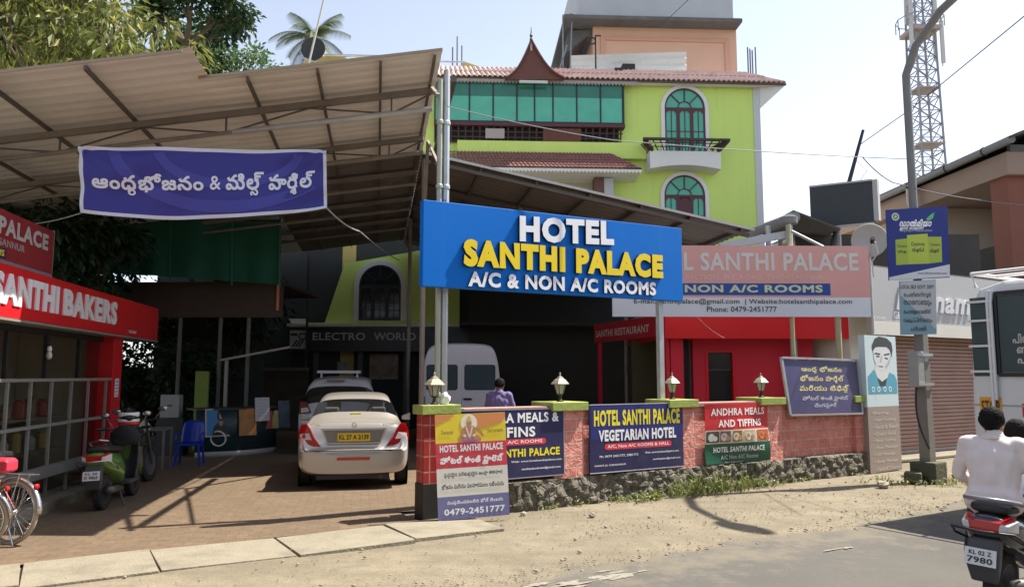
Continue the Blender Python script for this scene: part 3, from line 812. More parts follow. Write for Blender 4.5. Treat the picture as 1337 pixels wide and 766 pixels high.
fline('A/C, NON A/C ROOMS', 842, 372, 1074, 383, PY, .04); fline('E-mail: santhipalace@gmail.com  | Website:hotelsanthipalace.com', 828, 390, 1112, 398, DG, .012); fline('Phone: 0479-2451777', 923, 400, 1014, 407, DG, .012)
L.build('lettering', fs)
m = MB()
for px in (1036, 1096): m.tube([(fx(px, 400)[0], .10, -z0), (fx(px, 400)[0], .10, FH + (.45 if px == 1036 else -.1))], .045 if px == 1036 else .06, 10)
m.build('post', mat('dull_yellow_pipe', (.42, .40, .24), .6, var=.2), fs)

# ------------------------------------------------------------------ purple banner hung under the shed edge
BAN = mat('violet_banner_cloth', (.032, .028, .225), .6, var=.12, scale=1.5)
BAN2 = mat('violet_banner_swoosh', (.05, .05, .295), .6, var=.1, scale=1.5)
q0, q1, q2, q3 = at(102, 191, 9.75), at(426, 196, 10.35), at(427, 272, 10.35), at(106, 278, 9.75)
bt = thing('cloth_banner', 'violet cloth banner of white regional script hanging under the shed roof edge', 'banner', q3, math.atan2((q1 - q0).y, (q1 - q0).x))
inv = bt.matrix_basis.inverted() if False else (Matrix.Translation(bt.location) @ Matrix.Rotation(bt.rotation_euler.z, 4, 'Z')).inverted()
c0, c1, c2, c3 = [inv @ q for q in (q0, q1, q2, q3)]
def ban(a, t, dy=0.0): # a along, t up
    p = c3.lerp(c2, a).lerp(c0.lerp(c1, a), t)
    sag = -.12 * (1 - (2 * a - 1) ** 2)
    p = p + Vector((0, 0, sag * (1 - t)))
    fold = .035 * math.sin(a * 7 + t * 3) * (1 - t * .5) + .012 * math.sin(a * 23 - t * 9) + .022 * math.sin((a - .5) * (t - .5) * 26) + .03 * math.exp(-3.2 * (a + (1 - t))) * math.sin(16 * math.atan2(1 - t + .05, a * 3 + .05)) + .03 * math.exp(-3.2 * ((1 - a) + (1 - t))) * math.sin(16 * math.atan2(1 - t + .05, (1 - a) * 3 + .05))
    return p + Vector((0, fold - .03 * (1 - t) + dy, 0))
m = MB(); NU, NV = 72, 20
gv = [[m.v(ban(i / NU, j / NV)) for j in range(NV + 1)] for i in range(NU + 1)]
for i in range(NU):
    for j in range(NV):
        a, t_ = (i + .5) / NU, (j + .5) / NV
        hem = t_ > .955 or t_ < .05 or a < .012 or a > .988
        r1 = math.hypot((a - .62) * 2.4, (t_ - 1.15) * 1.0)
        m.use(1 if hem else 0).face([gv[i][j], gv[i + 1][j], gv[i + 1][j + 1], gv[i][j + 1]])
m.build('cloth', [BAN, flat('banner_hem', (.62, .62, .66))], bt, smooth=True, recalc=False)
L = Lettering(); BW_ = c1.x - c0.x; 
def bwarp(x, y_, z): return ban(x, z, y_)
for (rr, wd) in ((.62, .15), (.98, .18)): # printed arcs
    n = 40; pts = [(.60 + rr * .5 * math.cos(R(185 + 170 * i / n)), 1.0 + rr * .95 * math.sin(R(185 + 170 * i / n))) for i in range(n + 1)]
    inn = [(.60 + (rr - wd * .55) * .5 * math.cos(R(185 + 170 * i / n)), 1.0 + (rr - wd) * .95 * math.sin(R(185 + 170 * i / n))) for i in range(n + 1)]
    for i in range(n):
        quad = [pts[i], pts[i + 1], inn[i + 1], inn[i]]
        if all(.02 < x < .98 and .06 < z < .94 for x, z in quad):
            if BAN2 not in L.mats: L.mats.append(BAN2)
            L.mb.use(L.mats.index(BAN2)).face([L.mb.v(ban(x, z, -.006)) for x, z in quad])
ar = (c1 - c0).length / (c0 - c3).length
def bl(text, x0, x1, zc, h, bold): L.line(text, (x0 + x1) / 2, zc, x1 - x0, h, flat('banner_white', (.72, .72, .76)), bold, y=-.012, warp=bwarp)
bl('ఆంధ్రభోజనం', .045, .49, .47, .30, .03); bl('&', .515, .56, .50, .20, .01); bl('మిల్స్', .58, .735, .48, .36, .03); bl('పార్శిల్', .755, .95, .47, .38, .03)
L.build('lettering', bt)
def cable(name, label, pts, r_, mat_, sag=0.0, n=16, cat='cable', group=None):
    out = []
    for a, b_ in zip(pts[:-1], pts[1:]):
        a, b_ = Vector(a), Vector(b_)
        for i in range(n): t_ = i / n; out.append(a.lerp(b_, t_) - Vector((0, 0, sag * 4 * t_ * (1 - t_))))
    out.append(Vector(pts[-1]))
    m = MB(); m.tube(out, r_, 5); return tag(m.build(name, mat_), label, cat, group)
ROPE = flat('grey_rope', (.32, .31, .28), .8)
cable('rope', 'pale rope from the banner corner slanting down to the lime annex', [q2, at(470, 302, 13), at(522, 340, 22)], .012, ROPE, .05, cat='rope')
cable('rope', 'thin cord tying the banner to the roof truss on its left', [q3, at(45, 292, 12)], .008, ROPE, .02, cat='rope')

# ------------------------------------------------------------------ bakery on the left
BRED = mat('bakery_red', (.62, .015, .02), .35, var=.06, scale=2)
DRED = mat('dull_red_flex', (.25, .018, .022), .5, var=.15, scale=2, stain=.2, stain_col=(.12, .03, .03))
GRILLE = mat('grey_angle_iron', (.27, .265, .24), .6, metal=.3, var=.15, scale=8, stain=.3, stain_col=(.25, .19, .13))
def bk(px, py, v=0): return BK.px(px, py, v)
bakery = thing('bakery', 'small bakery with a red fascia, glass front and grey iron grille', 'shop', BK.o, BK.a)
m = MB(); m.span((-5.0, -.12, 2.415), (4.6, .35, 3.03)); fas = m.build('fascia', BRED, bakery, bevel=.008)
m = MB(); m.span((-5.0, -.135, 2.385), (4.62, .36, 2.412)); m.build('fascia_rim', GRILLE, bakery)
L = Lettering()
ua, _ = bk(-12, 400, -.12); ub, _ = bk(75, 400, -.12); uc, _ = bk(82, 400, -.12); ud, _ = bk(152, 400, -.12)
L.line('SANTHI', (ua + ub) / 2, 2.745, ub - ua, .37, LET_W, .05, depth=.02, y=-.121); L.line('BAKERS', (uc + ud) / 2, 2.745, ud - uc, .37, LET_W, .05, depth=.02, y=-.121)
ue, ze = bk(173, 430, -.12); L.line('CHENGANNUR', ue, 2.50, .42, .05, WTXT, .02, y=-.124)
L.mb.M = Matrix(); L.build('lettering', fas)
m = MB(); m.span((2.55, -.02, 0), (2.98, .40, 2.412)); pil = m.build('pillar', BRED, bakery, bevel=.006)
nt_ = MB(); ua, za = bk(143, 494, -.025); ub, zb = bk(150, 518, -.025); nt_.span((2.68, -.026, za), (2.86, -.021, zb)); pn = nt_.build('paper_notice', WHITE, bakery)
L = Lettering()
for k in range(5): L.rect(2.70, za - .06 - k * .055, 2.84 - .02 * (k % 2), za - .045 - k * .055, flat('blue_print', (.08, .12, .4)), y=-.0285)
L.build('notice_print', bakery)
CREAMW = mat('bakery_interior', (.70, .60, .42), .8, var=.1, scale=2)
m = MB(); m.span((-5, 1.6, 0), (4.6, 1.7, 3.0)); m.span((2.9, .41, 0), (3.0, 1.59, 3.0)); m.span((-5.1, -.1, 0), (-5, 1.7, 3.0)); m.build('wall', CREAMW, bakery)
m = MB(); m.span((-5, .3, 3.031), (4.6, 2.75, 3.1)); m.span((-5, .36, 2.7), (2.9, 1.59, 2.76)); m.build('roof', mat('old_roof_sheet', (.2, .18, .15), .9, var=.2), bakery)
m = MB(); m.span((-5, -.25, 0), (2.55, .12, .14)); m.span((-5, .121, 0), (3.0, 2.6, .15)); m.build('step', CONC, bakery, bevel=.01)
gl_ = glass('shop_glass', (.02, .02, .02), .03, clear=.82)
m = MB(); m.span((-5, .2, .15), (2.54, .21, 2.385)); m.build('pane', gl_, bakery)
m = MB()
for px in (-40, 8, 60, 103, 138): u_ = bk(px, 440, .18)[0]; m.span((u_ - .025, .15, 1.7), (u_ + .025, .198, 2.385))
m.span((-5, .148, 2.30), (2.54, .197, 2.38)); m.build('window_frame', IRON, bakery)
m = MB()
for px in (-45, -20, 7, 37.6, 65, 90.7, 113, 136): u_ = bk(px, 540)[0]; m.span((u_ - .017, -.017, .14), (u_ + .017, .017, 1.67))
for z in (1.69, 1.09): m.span((-5, -.025, z - .02), (2.52, .025, z + .02))
m.span((-5, -.10, .42), (2.52, .03, .55)); m.build('grille', GRILLE, bakery)
# shelves of goods seen dimly behind the glass
m = MB()
for z in (.6, 1.1): m.span((-4.8, .6, z), (2.4, 1.1, z + .03))
m.span((-4.8, 1.11, .15), (2.4, 1.14, 1.2)); m.build('display_shelf', mat('shelf_wood', (.30, .21, .12), .6), bakery)
m = MB(); m.span((.2, 1.55, 1.75), (1.7, 1.59, 2.3)); m.build('wall_poster', mat('dim_wall_poster', (.12, .10, .08), .5, var=.7, scale=4), bakery)
jars = [flat('jar_%d' % k, c, .3) for k, c in enumerate(((.5, .35, .1), (.45, .08, .05), (.5, .5, .42), (.3, .2, .1)))]
for k in range(22):
    hj = rnd.uniform(.15, .27); m = MB(); m.lathe([(.07, 0), (.08, .02), (.08, hj), (.05, hj + .03), (.055, hj + .05)], n=10)
    o = tag(m.build('goods_jar', jars[k % 4], smooth=False), 'jar of sweets on the display shelf inside the bakery', 'jar', 'jars of goods in the bakery')
    o.location = BK.w(-2.0 + (k // 2) * .40 + rnd.uniform(-.05, .05), .8, 1.13 if k % 2 else .63); o.rotation_euler.z = BK.a
u_, z_ = bk(70, 452, .05)
bt_ = thing('hanging_bulb', 'bulb in a holder hanging inside the bakery glass front', 'lamp', BK.w(u_, .10, 2.15), BK.a)
m = MB(); m.tube([(0, 0, .0), (0, 0, .24)], .008, 6); m.build('cord', IRON, bt_)
m = MB(); m.lathe([(.02, 0), (.03, -.02), (.03, -.06), (.02, -.07)], n=10); m.build('socket', WHITE, bt_)
m = MB(); m.lathe([(.02, -.07), (.035, -.1), (.04, -.14), (.02, -.18)], n=10); m.build('bulb', flat('frosted_bulb', (.6, .58, .52), .3), bt_, smooth=True)

ts = thing('roof_sign', 'dull red hotel name sign standing on the bakery roof', 'sign', BK.w(-5, 0, 3.10), BK.a)
m = MB(); m.span((0, 0, .0), (5.04, .06, .585)); m.build('panel', DRED, ts)
m = MB(); m.span((0, -.004, -.06), (5.04, .064, .0)); m.use(0).span((5.041, 0, -.06), (5.06, .06, .6)); m.build('rim', flat('grey_rim', (.22, .22, .22)), ts)
L = Lettering(); ua, ub = bk(63, 315)[0] + 5, bk(-80, 315)[0] + 5
L.line('HOTEL SANTHI PALACE', ua - 2.05, .40, 4.1, .215, flat('dull_white', (.42, .40, .38)), .045); uc = bk(32, 328)[0] + 5; L.line('M.C.ROAD, CHENGANNUR', uc - 1.0, .20, 2.0, .10, flat('dull_white2', (.32, .27, .25)), .03)
ud = bk(7, 345)[0] + 5; L.rect(ud - 2.5, .02, ud, .14, NAVY); L.line('A/C ROOMS', ud - .45, .08, .8, .075, YTXT, .03, y=-.004)
L.build('lettering', ts)

# ------------------------------------------------------------------ the big corrugated shed over the yard
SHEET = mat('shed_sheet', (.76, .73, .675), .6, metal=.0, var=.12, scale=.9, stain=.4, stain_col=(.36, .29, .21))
SHEETD = mat('shed_sheet_shaded', (.17, .15, .13), .7, var=.2, scale=.8, stain=.5, stain_col=(.06, .045, .035))  # darker copy of the sheet: shade under the rear roofs put into the colour
BEAM = mat('brown_steel', (.27, .235, .20), .7, metal=.2, var=.2, scale=5, stain=.4, stain_col=(.10, .06, .04))
PURL = mat('dark_purlin', (.13, .108, .09), .7, metal=.1, var=.2, scale=7)
RY, RX, RZ = 9.87, -.93, 6.08
def xr(y): return RX - .175 * (y - RY)
def zA(x, y): return RZ - .12 * (xr(y) - x)
def zB(x, y): return RZ - .02 - .14 * (x - xr(y))
shed = thing('yard_shed', 'tall open-sided shed of corrugated sheets on steel trusses over the yard', 'shed', (RX, RY, 0))
org = Vector((RX, RY, 0))
def corr(y):
    t = (y / .26) % 1.0
    return .028 * (0 if t < .5 else math.sin((t - .5) * 2 * math.pi))
def sheet(xl, xh, y0, y1, zf, name, mm, nx=10, step=.052, y0b=None):
    m = MB(); n = int((y1 - y0) / step); prev = None
    for j in range(n + 1):
        row = []
        for i in range(nx + 1):
            ya = y0 + (y1 - y0) * j / n
            if y0b is not None: # oblique front edge
                s = i / nx; yf = y0 + (y0b - y0) * s; ya = yf + (y1 - yf) * j / n
            x0_, x1_ = xl(ya), xh(ya); x = x0_ + (x1_ - x0_) * i / nx
            row.append(m.v(Vector((x, ya, zf(x, ya) + corr(ya) + .004 * math.sin(x * 2.1 + ya))) - org))
        if prev:
            for i in range(nx): m.face([prev[i], prev[i + 1], row[i + 1], row[i]])
        prev = row
    return m.build(name, mm, shed, smooth=False, recalc=False)
off = lambda d: (lambda y: xr(y) - d)
sheet(off(9.4), off(3.14), 9.02, 24.2, lambda x, y: zA(x, y) + .012, 'roof_sheet', SHEET)
sheet(off(3.26), off(0), RY, 14.6, zA, 'roof_sheet', SHEET)
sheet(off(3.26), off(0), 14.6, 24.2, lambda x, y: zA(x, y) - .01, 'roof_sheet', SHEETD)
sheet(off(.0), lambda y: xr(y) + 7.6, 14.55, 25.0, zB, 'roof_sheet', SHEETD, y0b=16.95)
m = MB()
for d in (8.2, 7.0, 5.7, 4.45):
    m.bar(Vector((xr(9.04) - d, 9.04, zA(xr(9.04) - d, 9.04) - .05)) - org, Vector((xr(24) - d, 24, zA(xr(24) - d, 24) - .05)) - org, .035, .06)
for d in (2.62, 1.68, .83, .1):
    m.bar(Vector((xr(9.95) - d, 9.95, zA(xr(9.95) - d, 9.95) - .05)) - org, Vector((xr(24) - d, 24, zA(xr(24) - d, 24) - .05)) - org, .036, .06)
for d in (.1, 1.2, 2.4, 3.6, 4.8, 6.0, 7.3):
    y_ = 14.62 + d * .31; m.bar(Vector((xr(y_) + d, y_, zB(xr(y_) + d, y_) - .05)) - org, Vector((xr(25) + d, 25, zB(xr(25) + d, 25) - .05)) - org, .05, .08)
m.build('purlin', PURL, shed)
def tr(name, y, deep, pipe_from=None):
    def pA(d, dz): x = xr(y) - d; return Vector((x, y, zA(x, y) - dz)) - org
    m = MB(); m.bar(pA(9.3, .12), pA(.05, .12), .07, .09); m.build('truss_beam', BEAM, shed)
    m = MB(); m.tube([pA(9.3, deep), pA(3.0, deep)], .032, 8); m.build('truss_chord', BEAM, shed)
    m = MB(); m.tube([pA(3.0, deep), pA(.05, deep)], .042, 8); m.build('truss_chord', STEEL if pipe_from else BEAM, shed)
    m = MB(); k = 0; d = 9.2
    while d > .2:
        d2 = max(d - 1.22, .08)
        m.bar(pA(d, deep if k % 2 else .17), pA(d2, .17 if k % 2 else deep), .022); 
        if k % 2 == 0: m.bar(pA(d2, .17), pA(d2, deep), .022)
        d = d2; k += 1
    m.build('truss_web', PURL, shed)
for y, deep, pf in ((11.0, .40, 1), (13.3, .38, None), (15.6, .36, None), (18.0, .36, None), (20.4, .36, None)): tr('t', y, deep, pf)
m = MB()
for k in range(5):
    o_ = .05 + k * 2.1
    pts = [Vector((xr(yy) + d, yy, zB(xr(yy) + d, yy) - .13)) - org for d in (0.02, 7.5) for yy in [14.6 + d * .316 + o_]]
    m.bar(pts[0], pts[1], .09, .12 if k else .07)
m.build('rafter', PURL, shed)
m = MB(); pts = [Vector((xr(yy) + d, yy, zB(xr(yy) + d, yy) + .0)) - org for d in (0.0, 7.6) for yy in [14.53 + d * .3158]]
m.bar(pts[0], pts[1], .03, .05); m.build('edge_flashing', flat('pale_flashing', (.55, .53, .48)), shed)
m = MB(); m.bar(Vector((xr(9.86) - 3.26, 9.86, zA(xr(9.86) - 3.26, 9.86) + .01)) - org, Vector((RX, 9.86, RZ + .01)) - org, .012, .04); m.bar(Vector((xr(9.01) - 9.4, 9.01, zA(xr(9.01) - 9.4, 9.01) + .01)) - org, Vector((xr(9.01) - 3.26, 9.01, zA(xr(9.01) - 3.26, 9.01) + .01)) - org, .012, .04); m.build('edge_flashing', mat('tan_flashing', (.34, .26, .18), .6), shed)
for (px, Yp, ztop, rr) in ((573, 10.20, 5.80, .038), (581.5, 10.25, 5.95, .046)):
    p = at(px, 300, Yp); m = MB(); m.tube([Vector((p.x, p.y, 0)) - org, Vector((p.x, p.y, ztop)) - org], rr, 12)
    for z in (1.5, 3.2, 4.3, 5.2): m.lathe([(rr + .004, -.03), (rr + .012, -.02), (rr + .012, .02), (rr + .004, .03)], Vector((p.x, p.y, z)) - org, 12)
    m.build('post', STEEL if rr > .04 else mat('pale_green_pipe', (.40, .42, .33), .5, metal=.4, var=.15), shed)
for (x, y) in ((-1.72, 14.66), (-2.75, 20.4), (-9.9, 15.5), (2.9, 19.5), (6.0, 16.9)):
    z = (zA(x, y) if x < xr(y) else zB(x, y)) - .1
    m = MB(); m.tube([Vector((x, y, 0)) - org, Vector((x, y, z)) - org], .05, 8); m.build('post', BEAM, shed)
m = MB()   # braces from the front posts up to the ridge
m.bar(Vector((-1.0, 10.2, 4.6)) - org, Vector((-1.5, 13.3, 5.9)) - org, .035); m.bar(Vector((-1.5, 13.3, 5.9)) - org, Vector((-1.72, 14.6, 4.3)) - org, .06)
m.bar(Vector((-1.0, 10.0, 5.5)) - org, Vector((-1.2, 11.0, 6.0)) - org, .05); m.build('brace', BEAM, shed)
m = MB(); m.bar(Vector((xr(10.3) + .2, 10.3, RZ - .22)) - org, Vector((xr(14.5) + .2, 14.5, RZ - .22)) - org, .07, .09); m.build('ridge_bar', PURL, shed)

# green shade net and the dark old store under it
NETG = mat('green_shade_net', (.012, .115, .07), .8, var=.25, scale=1.2)
netp = thing('shade_net', 'dark green shade net hung along the back of the yard shed', 'net', (-8, 18, 0))
n0, n1, n2, n3 = at(75, 288, 17.6), at(366, 286, 18.2), at(366, 371, 18.2), at(75, 352, 17.6)
m = MB(); m.grid(lambda a, t: (n3.lerp(n2, a)).lerp(n0.lerp(n1, a), t) + Vector((0, .06 * math.sin(a * 40) * (1 - t) + .05 * math.sin(a * 9), 0)) - Vector((-8, 18, 0)), 90, 4)
m.build('net', NETG, netp, smooth=True, recalc=False)
for a in (0, .23, .5, .78, 1): m = MB(); m.bar(n3.lerp(n2, a) + Vector((0, -.03, -.1)) - Vector((-8, 18, 0)), n0.lerp(n1, a) + Vector((0, -.03, .3)) - Vector((-8, 18, 0)), .035); m.build('frame', mat('green_pipe', (.03, .19, .12), .5), netp)
st_ = thing('old_store', 'dark lean-to store with a brown board front under the green net', 'shed', (-7.2, 18.6, 0))
b0, b1 = at(160, 414, 18.6), at(370, 368, 18.6)
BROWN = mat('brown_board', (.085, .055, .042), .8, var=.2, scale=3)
o3 = Vector((-7.2, 18.6, 0))
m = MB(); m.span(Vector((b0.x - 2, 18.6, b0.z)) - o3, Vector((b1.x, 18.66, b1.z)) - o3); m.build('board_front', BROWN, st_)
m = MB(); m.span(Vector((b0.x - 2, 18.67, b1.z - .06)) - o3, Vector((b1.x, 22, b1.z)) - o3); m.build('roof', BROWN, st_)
m = MB()
for px in (232, 285, 322): p = at(px, 500, 18.7); m.tube([Vector((p.x, 18.7, 0)) - o3, Vector((p.x, 18.7, b0.z)) - o3], .05, 8)
m.build('post', mat('grey_post', (.17, .16, .14), .8), st_)
m = MB(); p = at(365, 370, 18.55); p2 = at(365, 405, 18.55); m.span(Vector((p.x - .06, 18.54, p2.z)) - o3, Vector((p.x, 18.59, p.z)) - o3); m.build('salmon_strip', flat('salmon_paint', (.62, .22, .12)), st_)
m = MB(); m.span(Vector((-9.4, 21.9, 0)) - o3, Vector((-7.1, 22.0, 3.4)) - o3); m.build('wall', mat('added_dark_backing', (.05, .05, .045), .9, var=.3, scale=1.5), st_)  # dark wall added to close the back and keep the yard interior dark
m = MB(); p = at(255, 490, 18.4); m.span(Vector((p.x, 18.4, 0)) - o3, Vector((p.x + .32, 18.46, 1.85)) - o3); m.build('green_board', mat('olive_green_board', (.20, .26, .04), .6), st_)
m = MB(); m.bar(at(288, 470, 18.3) - o3, at(378, 453, 18.3) - o3, .05); p = at(296, 470, 18.35); m.bar(Vector((p.x, 18.36, 0)) - o3, Vector((p.x, 18.36, p.z)) - o3, .07); m.build('rail', mat('pale_rail_wood', (.36, .33, .28), .8), st_)

# ------------------------------------------------------------------ hotel building
def hp(px, py, v=0.0): return HT.px(px, py, v)
hotel = thing('hotel_building', 'lime green four storey hotel with a tiled eave and arched windows', 'building', HT.w(0, 0, 0), HT.a)
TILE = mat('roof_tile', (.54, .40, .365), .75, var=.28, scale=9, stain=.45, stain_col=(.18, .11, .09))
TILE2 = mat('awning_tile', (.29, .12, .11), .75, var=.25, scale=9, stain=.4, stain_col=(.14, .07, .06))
TEAL = glass('teal_glass', (.085, .42, .29), .3)
TEALD = glass('teal_glass_eave_shade', (.03, .16, .11), .12)  # darker copy of the teal glass: eave shade put into the upper panes
DWOOD = mat('dark_brown_timber', (.045, .028, .024), .6, var=.25, scale=9)
RWOOD = mat('red_brown_timber', (.13, .045, .03), .6, var=.25, scale=10)
MAROON = mat('maroon_frame', (.085, .02, .025), .5)
WTRIM = mat('white_trim', (.72, .71, .68), .8, var=.05, scale=3, stain=.2, stain_col=(.5, .48, .42))
PEACH = mat('peach_paint', (.66, .40, .28), .8, var=.06, scale=1.5, stain=.25, stain_col=(.5, .30, .2))
GREYC = mat('grey_cement', (.47, .485, .51), .9, var=.06, scale=1.5, stain=.25, stain_col=(.25, .25, .26))
DKCON = mat('weathered_concrete', (.13, .125, .12), .9, var=.25, scale=3, stain=.5, stain_col=(.05, .05, .045))
UR = 8.85
m = MB(); m.span((-3.3, 0, 0), (UR - .24, 10, 12.25)); m.build('wall', LIME, hotel)
m = MB(); m.span((UR - .24, -.03, 0), (UR, 10, 12.25)); m.build('corner_trim', mat('pale_grey_quoin', (.55, .56, .56), .8, var=.06, scale=4), hotel)
def tiles(name, el, er, tl, tr_, nc, nr, mm, parent, amp=.06, sub=4):
    el, er, tl, tr_ = map(Vector, (el, er, tl, tr_))
    nrm = ((er - el).cross(tl - el)).normalized()
    m = MB(); W_ = nc * sub
    for r_ in range(nr):
        rows = []
        for e in (0, 1):
            t = (r_ + e) / nr; row = []
            for i in range(W_ + 1):
                a = i / W_
                p = el.lerp(er, a).lerp(tl.lerp(tr_, a), t)
                row.append(m.v(p + nrm * (amp * abs(math.sin(math.pi * a * nc)) + (.022 if e == 0 else .0))))
            rows.append(row)
        for i in range(W_): m.face([rows[0][i], rows[0][i + 1], rows[1][i + 1], rows[1][i]])
    for i in range(0, W_ , sub): # tile noses
        pass
    return m.build(name, mm, parent, smooth=False, recalc=False)
OV = .85; OF = .34
ze = hp(900, 107, -OF)[1]; zt = ze + .62
roof = tiles('roof', (-3.2, -OF, ze), (UR + OV, -OF, ze), (-3.2, .35, zt), (UR - .35, .35, zt), 72, 2, TILE, hotel, amp=.085)
tiles('roof', (UR + OV, -OF, ze), (UR + OV, 11, ze), (UR - .35, .35, zt), (UR - .35, 11, zt), 60, 2, TILE, hotel, amp=.085)
m = MB(); m.poly([(-3.2, -OF, ze - .03), (UR + OV, -OF, ze - .03), (UR + .003, -.035, ze - .05), (-3.2, -.035, ze - .05)]); m.poly([(UR + OV, -OF, ze - .03), (UR + OV, 11, ze - .03), (UR + .003, 11, ze - .75), (UR + .003, -.03, ze - .75)]); m.poly([(UR + OV, -OF, ze - .03), (UR + .003, -.033, ze - .75), (UR + .003, -.033, ze - .05)])
m.build('soffit', WTRIM, hotel, recalc=False)
m = MB(); m.span((-3.2, -OF - .02, ze - .06), (UR + OV, -OF + .02, ze + .0)); m.build('eave_board', mat('maroon_eave', (.10, .05, .05), .7), hotel)
m = MB(); m.span((-2.75, .35, 12.25), (UR - .4, 9.9, zt + .0)); m.build('roof_deck', GREYC, hotel)
# scalloped lace under the eave of the gallery
m = MB()
def lace(u0, u1, v, z, dz, step=.12):
    u_ = u0
    while u_ < u1: m.poly([(u_, v, z), (u_ + step, v, z), (u_ + step, v, z - dz * .5), (u_ + step / 2, v, z - dz), (u_, v, z - dz * .5)]); u_ += step
ul, ur = hp(586, 110, -OF)[0], hp(830, 110, -OF)[0]
lace(-2.8, ur - .0, -OF - .03, ze - .05, .16); m.build('eave_lace', mat('weathered_lace', (.34, .28, .25), .8, var=.25), hotel, recalc=False)
# glazed gallery
GV = -.28
u0, zg0 = hp(585, 160, GV); u1, zg1 = hp(812, 108, GV); u0 = -2.7
zs = hp(812, 163, GV)[1]
m = MB(); m.span((u0, GV + .05, zs), (u1, 0, ze - .1)); m.build('gallery', MAROON, hotel)
zmid = hp(700, 127, GV)[1]
edges_px = [560, 585, 612, 643, 674, 697, 721, 752, 783, 812]
for k in range(len(edges_px) - 1):
    a, b_ = hp(edges_px[k], 130, GV)[0], hp(edges_px[k + 1], 130, GV)[0]; a = max(a, u0)
    win = MB(); win.span((a, GV - .02, zs), (a + .05, GV + .049, ze - .1)); win.span((a + .05, GV - .02, zs), (b_, GV + .049, zs + .06)); w_ = win.build('window', BLACK, hotel)
    m = MB(); m.span((a + .05, GV + .0, zs + .06), (b_, GV + .02, zmid)); m.build('pane', TEAL, w_)
    m = MB(); m.span((a + .05, GV + .002, zmid), (b_, GV + .021, ze - .12)); m.build('pane', TEALD, w_)
m = MB(); m.span((u1, GV - .02, zs), (u1 + .07, .0, ze - .1)); m.build('gallery_post', BLACK, hotel)
m = MB(); m.span((u0, GV - .06, zs - .12), (u1 + .08, 0, zs)); m.build('gallery_sill', MAROON, hotel)
ltop, lbot = zs - .12, hp(700, 187, -.1)[1]
m = MB()
def lat(a, t): return (a, GV + .04 + (.0 - GV - .13) * (1 - t), lbot + (ltop - lbot) * t)
n = 26
for k in range(n + 1):
    a = u0 + .1 + (u1 - u0 - .15) * k / n
    m.bar(lat(a, 0), lat(a, 1), .05, .035)
for t in (0, .33, .66, 1): m.bar(lat(u0 + .1, t), lat(u1 - .05 + .1 * t, t), .05, .035)
m.build('lattice', DWOOD, hotel)
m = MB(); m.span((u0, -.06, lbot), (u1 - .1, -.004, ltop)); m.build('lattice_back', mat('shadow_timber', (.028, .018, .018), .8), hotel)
ua, ub = hp(710, 175, -.4)[0], hp(760, 175, -.4)[0]
m = MB(); m.poly([Vector(lat(ua, .08)) + Vector((0, -.03, 0)), Vector(lat(ub, .08)) + Vector((0, -.03, 0)), Vector(lat(ub, .92)) + Vector((0, -.03, 0)), Vector(lat(ua, .92)) + Vector((0, -.03, 0))]); m.build('timber_panel', RWOOD, hotel, recalc=False)
ua, ub = hp(634, 175, -.4)[0], hp(659, 175, -.4)[0]
m = MB(); m.poly([Vector(lat(ua, .25)) + Vector((0, -.03, 0)), Vector(lat(ub, .25)) + Vector((0, -.03, 0)), Vector(lat(ub, .85)) + Vector((0, -.03, 0)), Vector(lat(ua, .85)) + Vector((0, -.03, 0))]); m.build('pale_plaque', flat('pale_plaque', (.42, .38, .37)), hotel, recalc=False)
# lime balcony band and tiled awning below it
ba, bz0 = hp(597, 200, -.25); bb, bz1 = hp(810, 187, -.25)
m = MB(); m.span((ba, -.25, bz0 - .1), (bb + .9, -.0, bz1 + .02)); m.build('lime_band', LIME, hotel)
AV = -1.15
el_ = hp(575, 222, AV); er_ = hp(838, 221, AV); tl_ = hp(583, 199, -.26); tr_ = hp(797, 203, -.26)
zae = er_[1]
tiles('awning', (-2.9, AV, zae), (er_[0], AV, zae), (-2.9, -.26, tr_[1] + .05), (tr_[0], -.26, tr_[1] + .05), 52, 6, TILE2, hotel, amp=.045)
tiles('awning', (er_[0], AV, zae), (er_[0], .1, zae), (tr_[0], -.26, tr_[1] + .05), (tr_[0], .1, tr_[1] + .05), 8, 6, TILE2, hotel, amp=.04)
m = MB(); lace(-2.9, er_[0] - .02, AV + .01, zae - .0, .14); m.build('awning_lace', WTRIM, hotel, recalc=False)
m = MB(); m.poly([(-2.9, AV, zae - .012), (er_[0], AV, zae - .012), (er_[0], 0, zae - .16), (-2.9, 0, zae - .16)]); m.build('awning_soffit', WTRIM, hotel, recalc=False)
a = hp(625, 240, -.01)[0]; b_ = hp(772, 240, -.01)[0]
m = MB(); m.span((a, -.02, 7.0), (b_, -.004, zae - .2)); m.build('veranda_wall', mat('grey_beige_wall', (.40, .36, .30), .8, var=.08), hotel)
a = hp(776, 240, -.5)[0]; b_ = hp(789, 240, -.5)[0]; c_ = hp(801, 240, -.5)[0]
m = MB(); m.span((a, -.5, 6.8), (b_, -.1, zae - .14)); m.use(1).span((b_, -.5, 6.8), (c_, -.1, zae - .14)); m.build('veranda_column', [mat('brown_column', (.13, .06, .05), .6), GREYC], hotel)
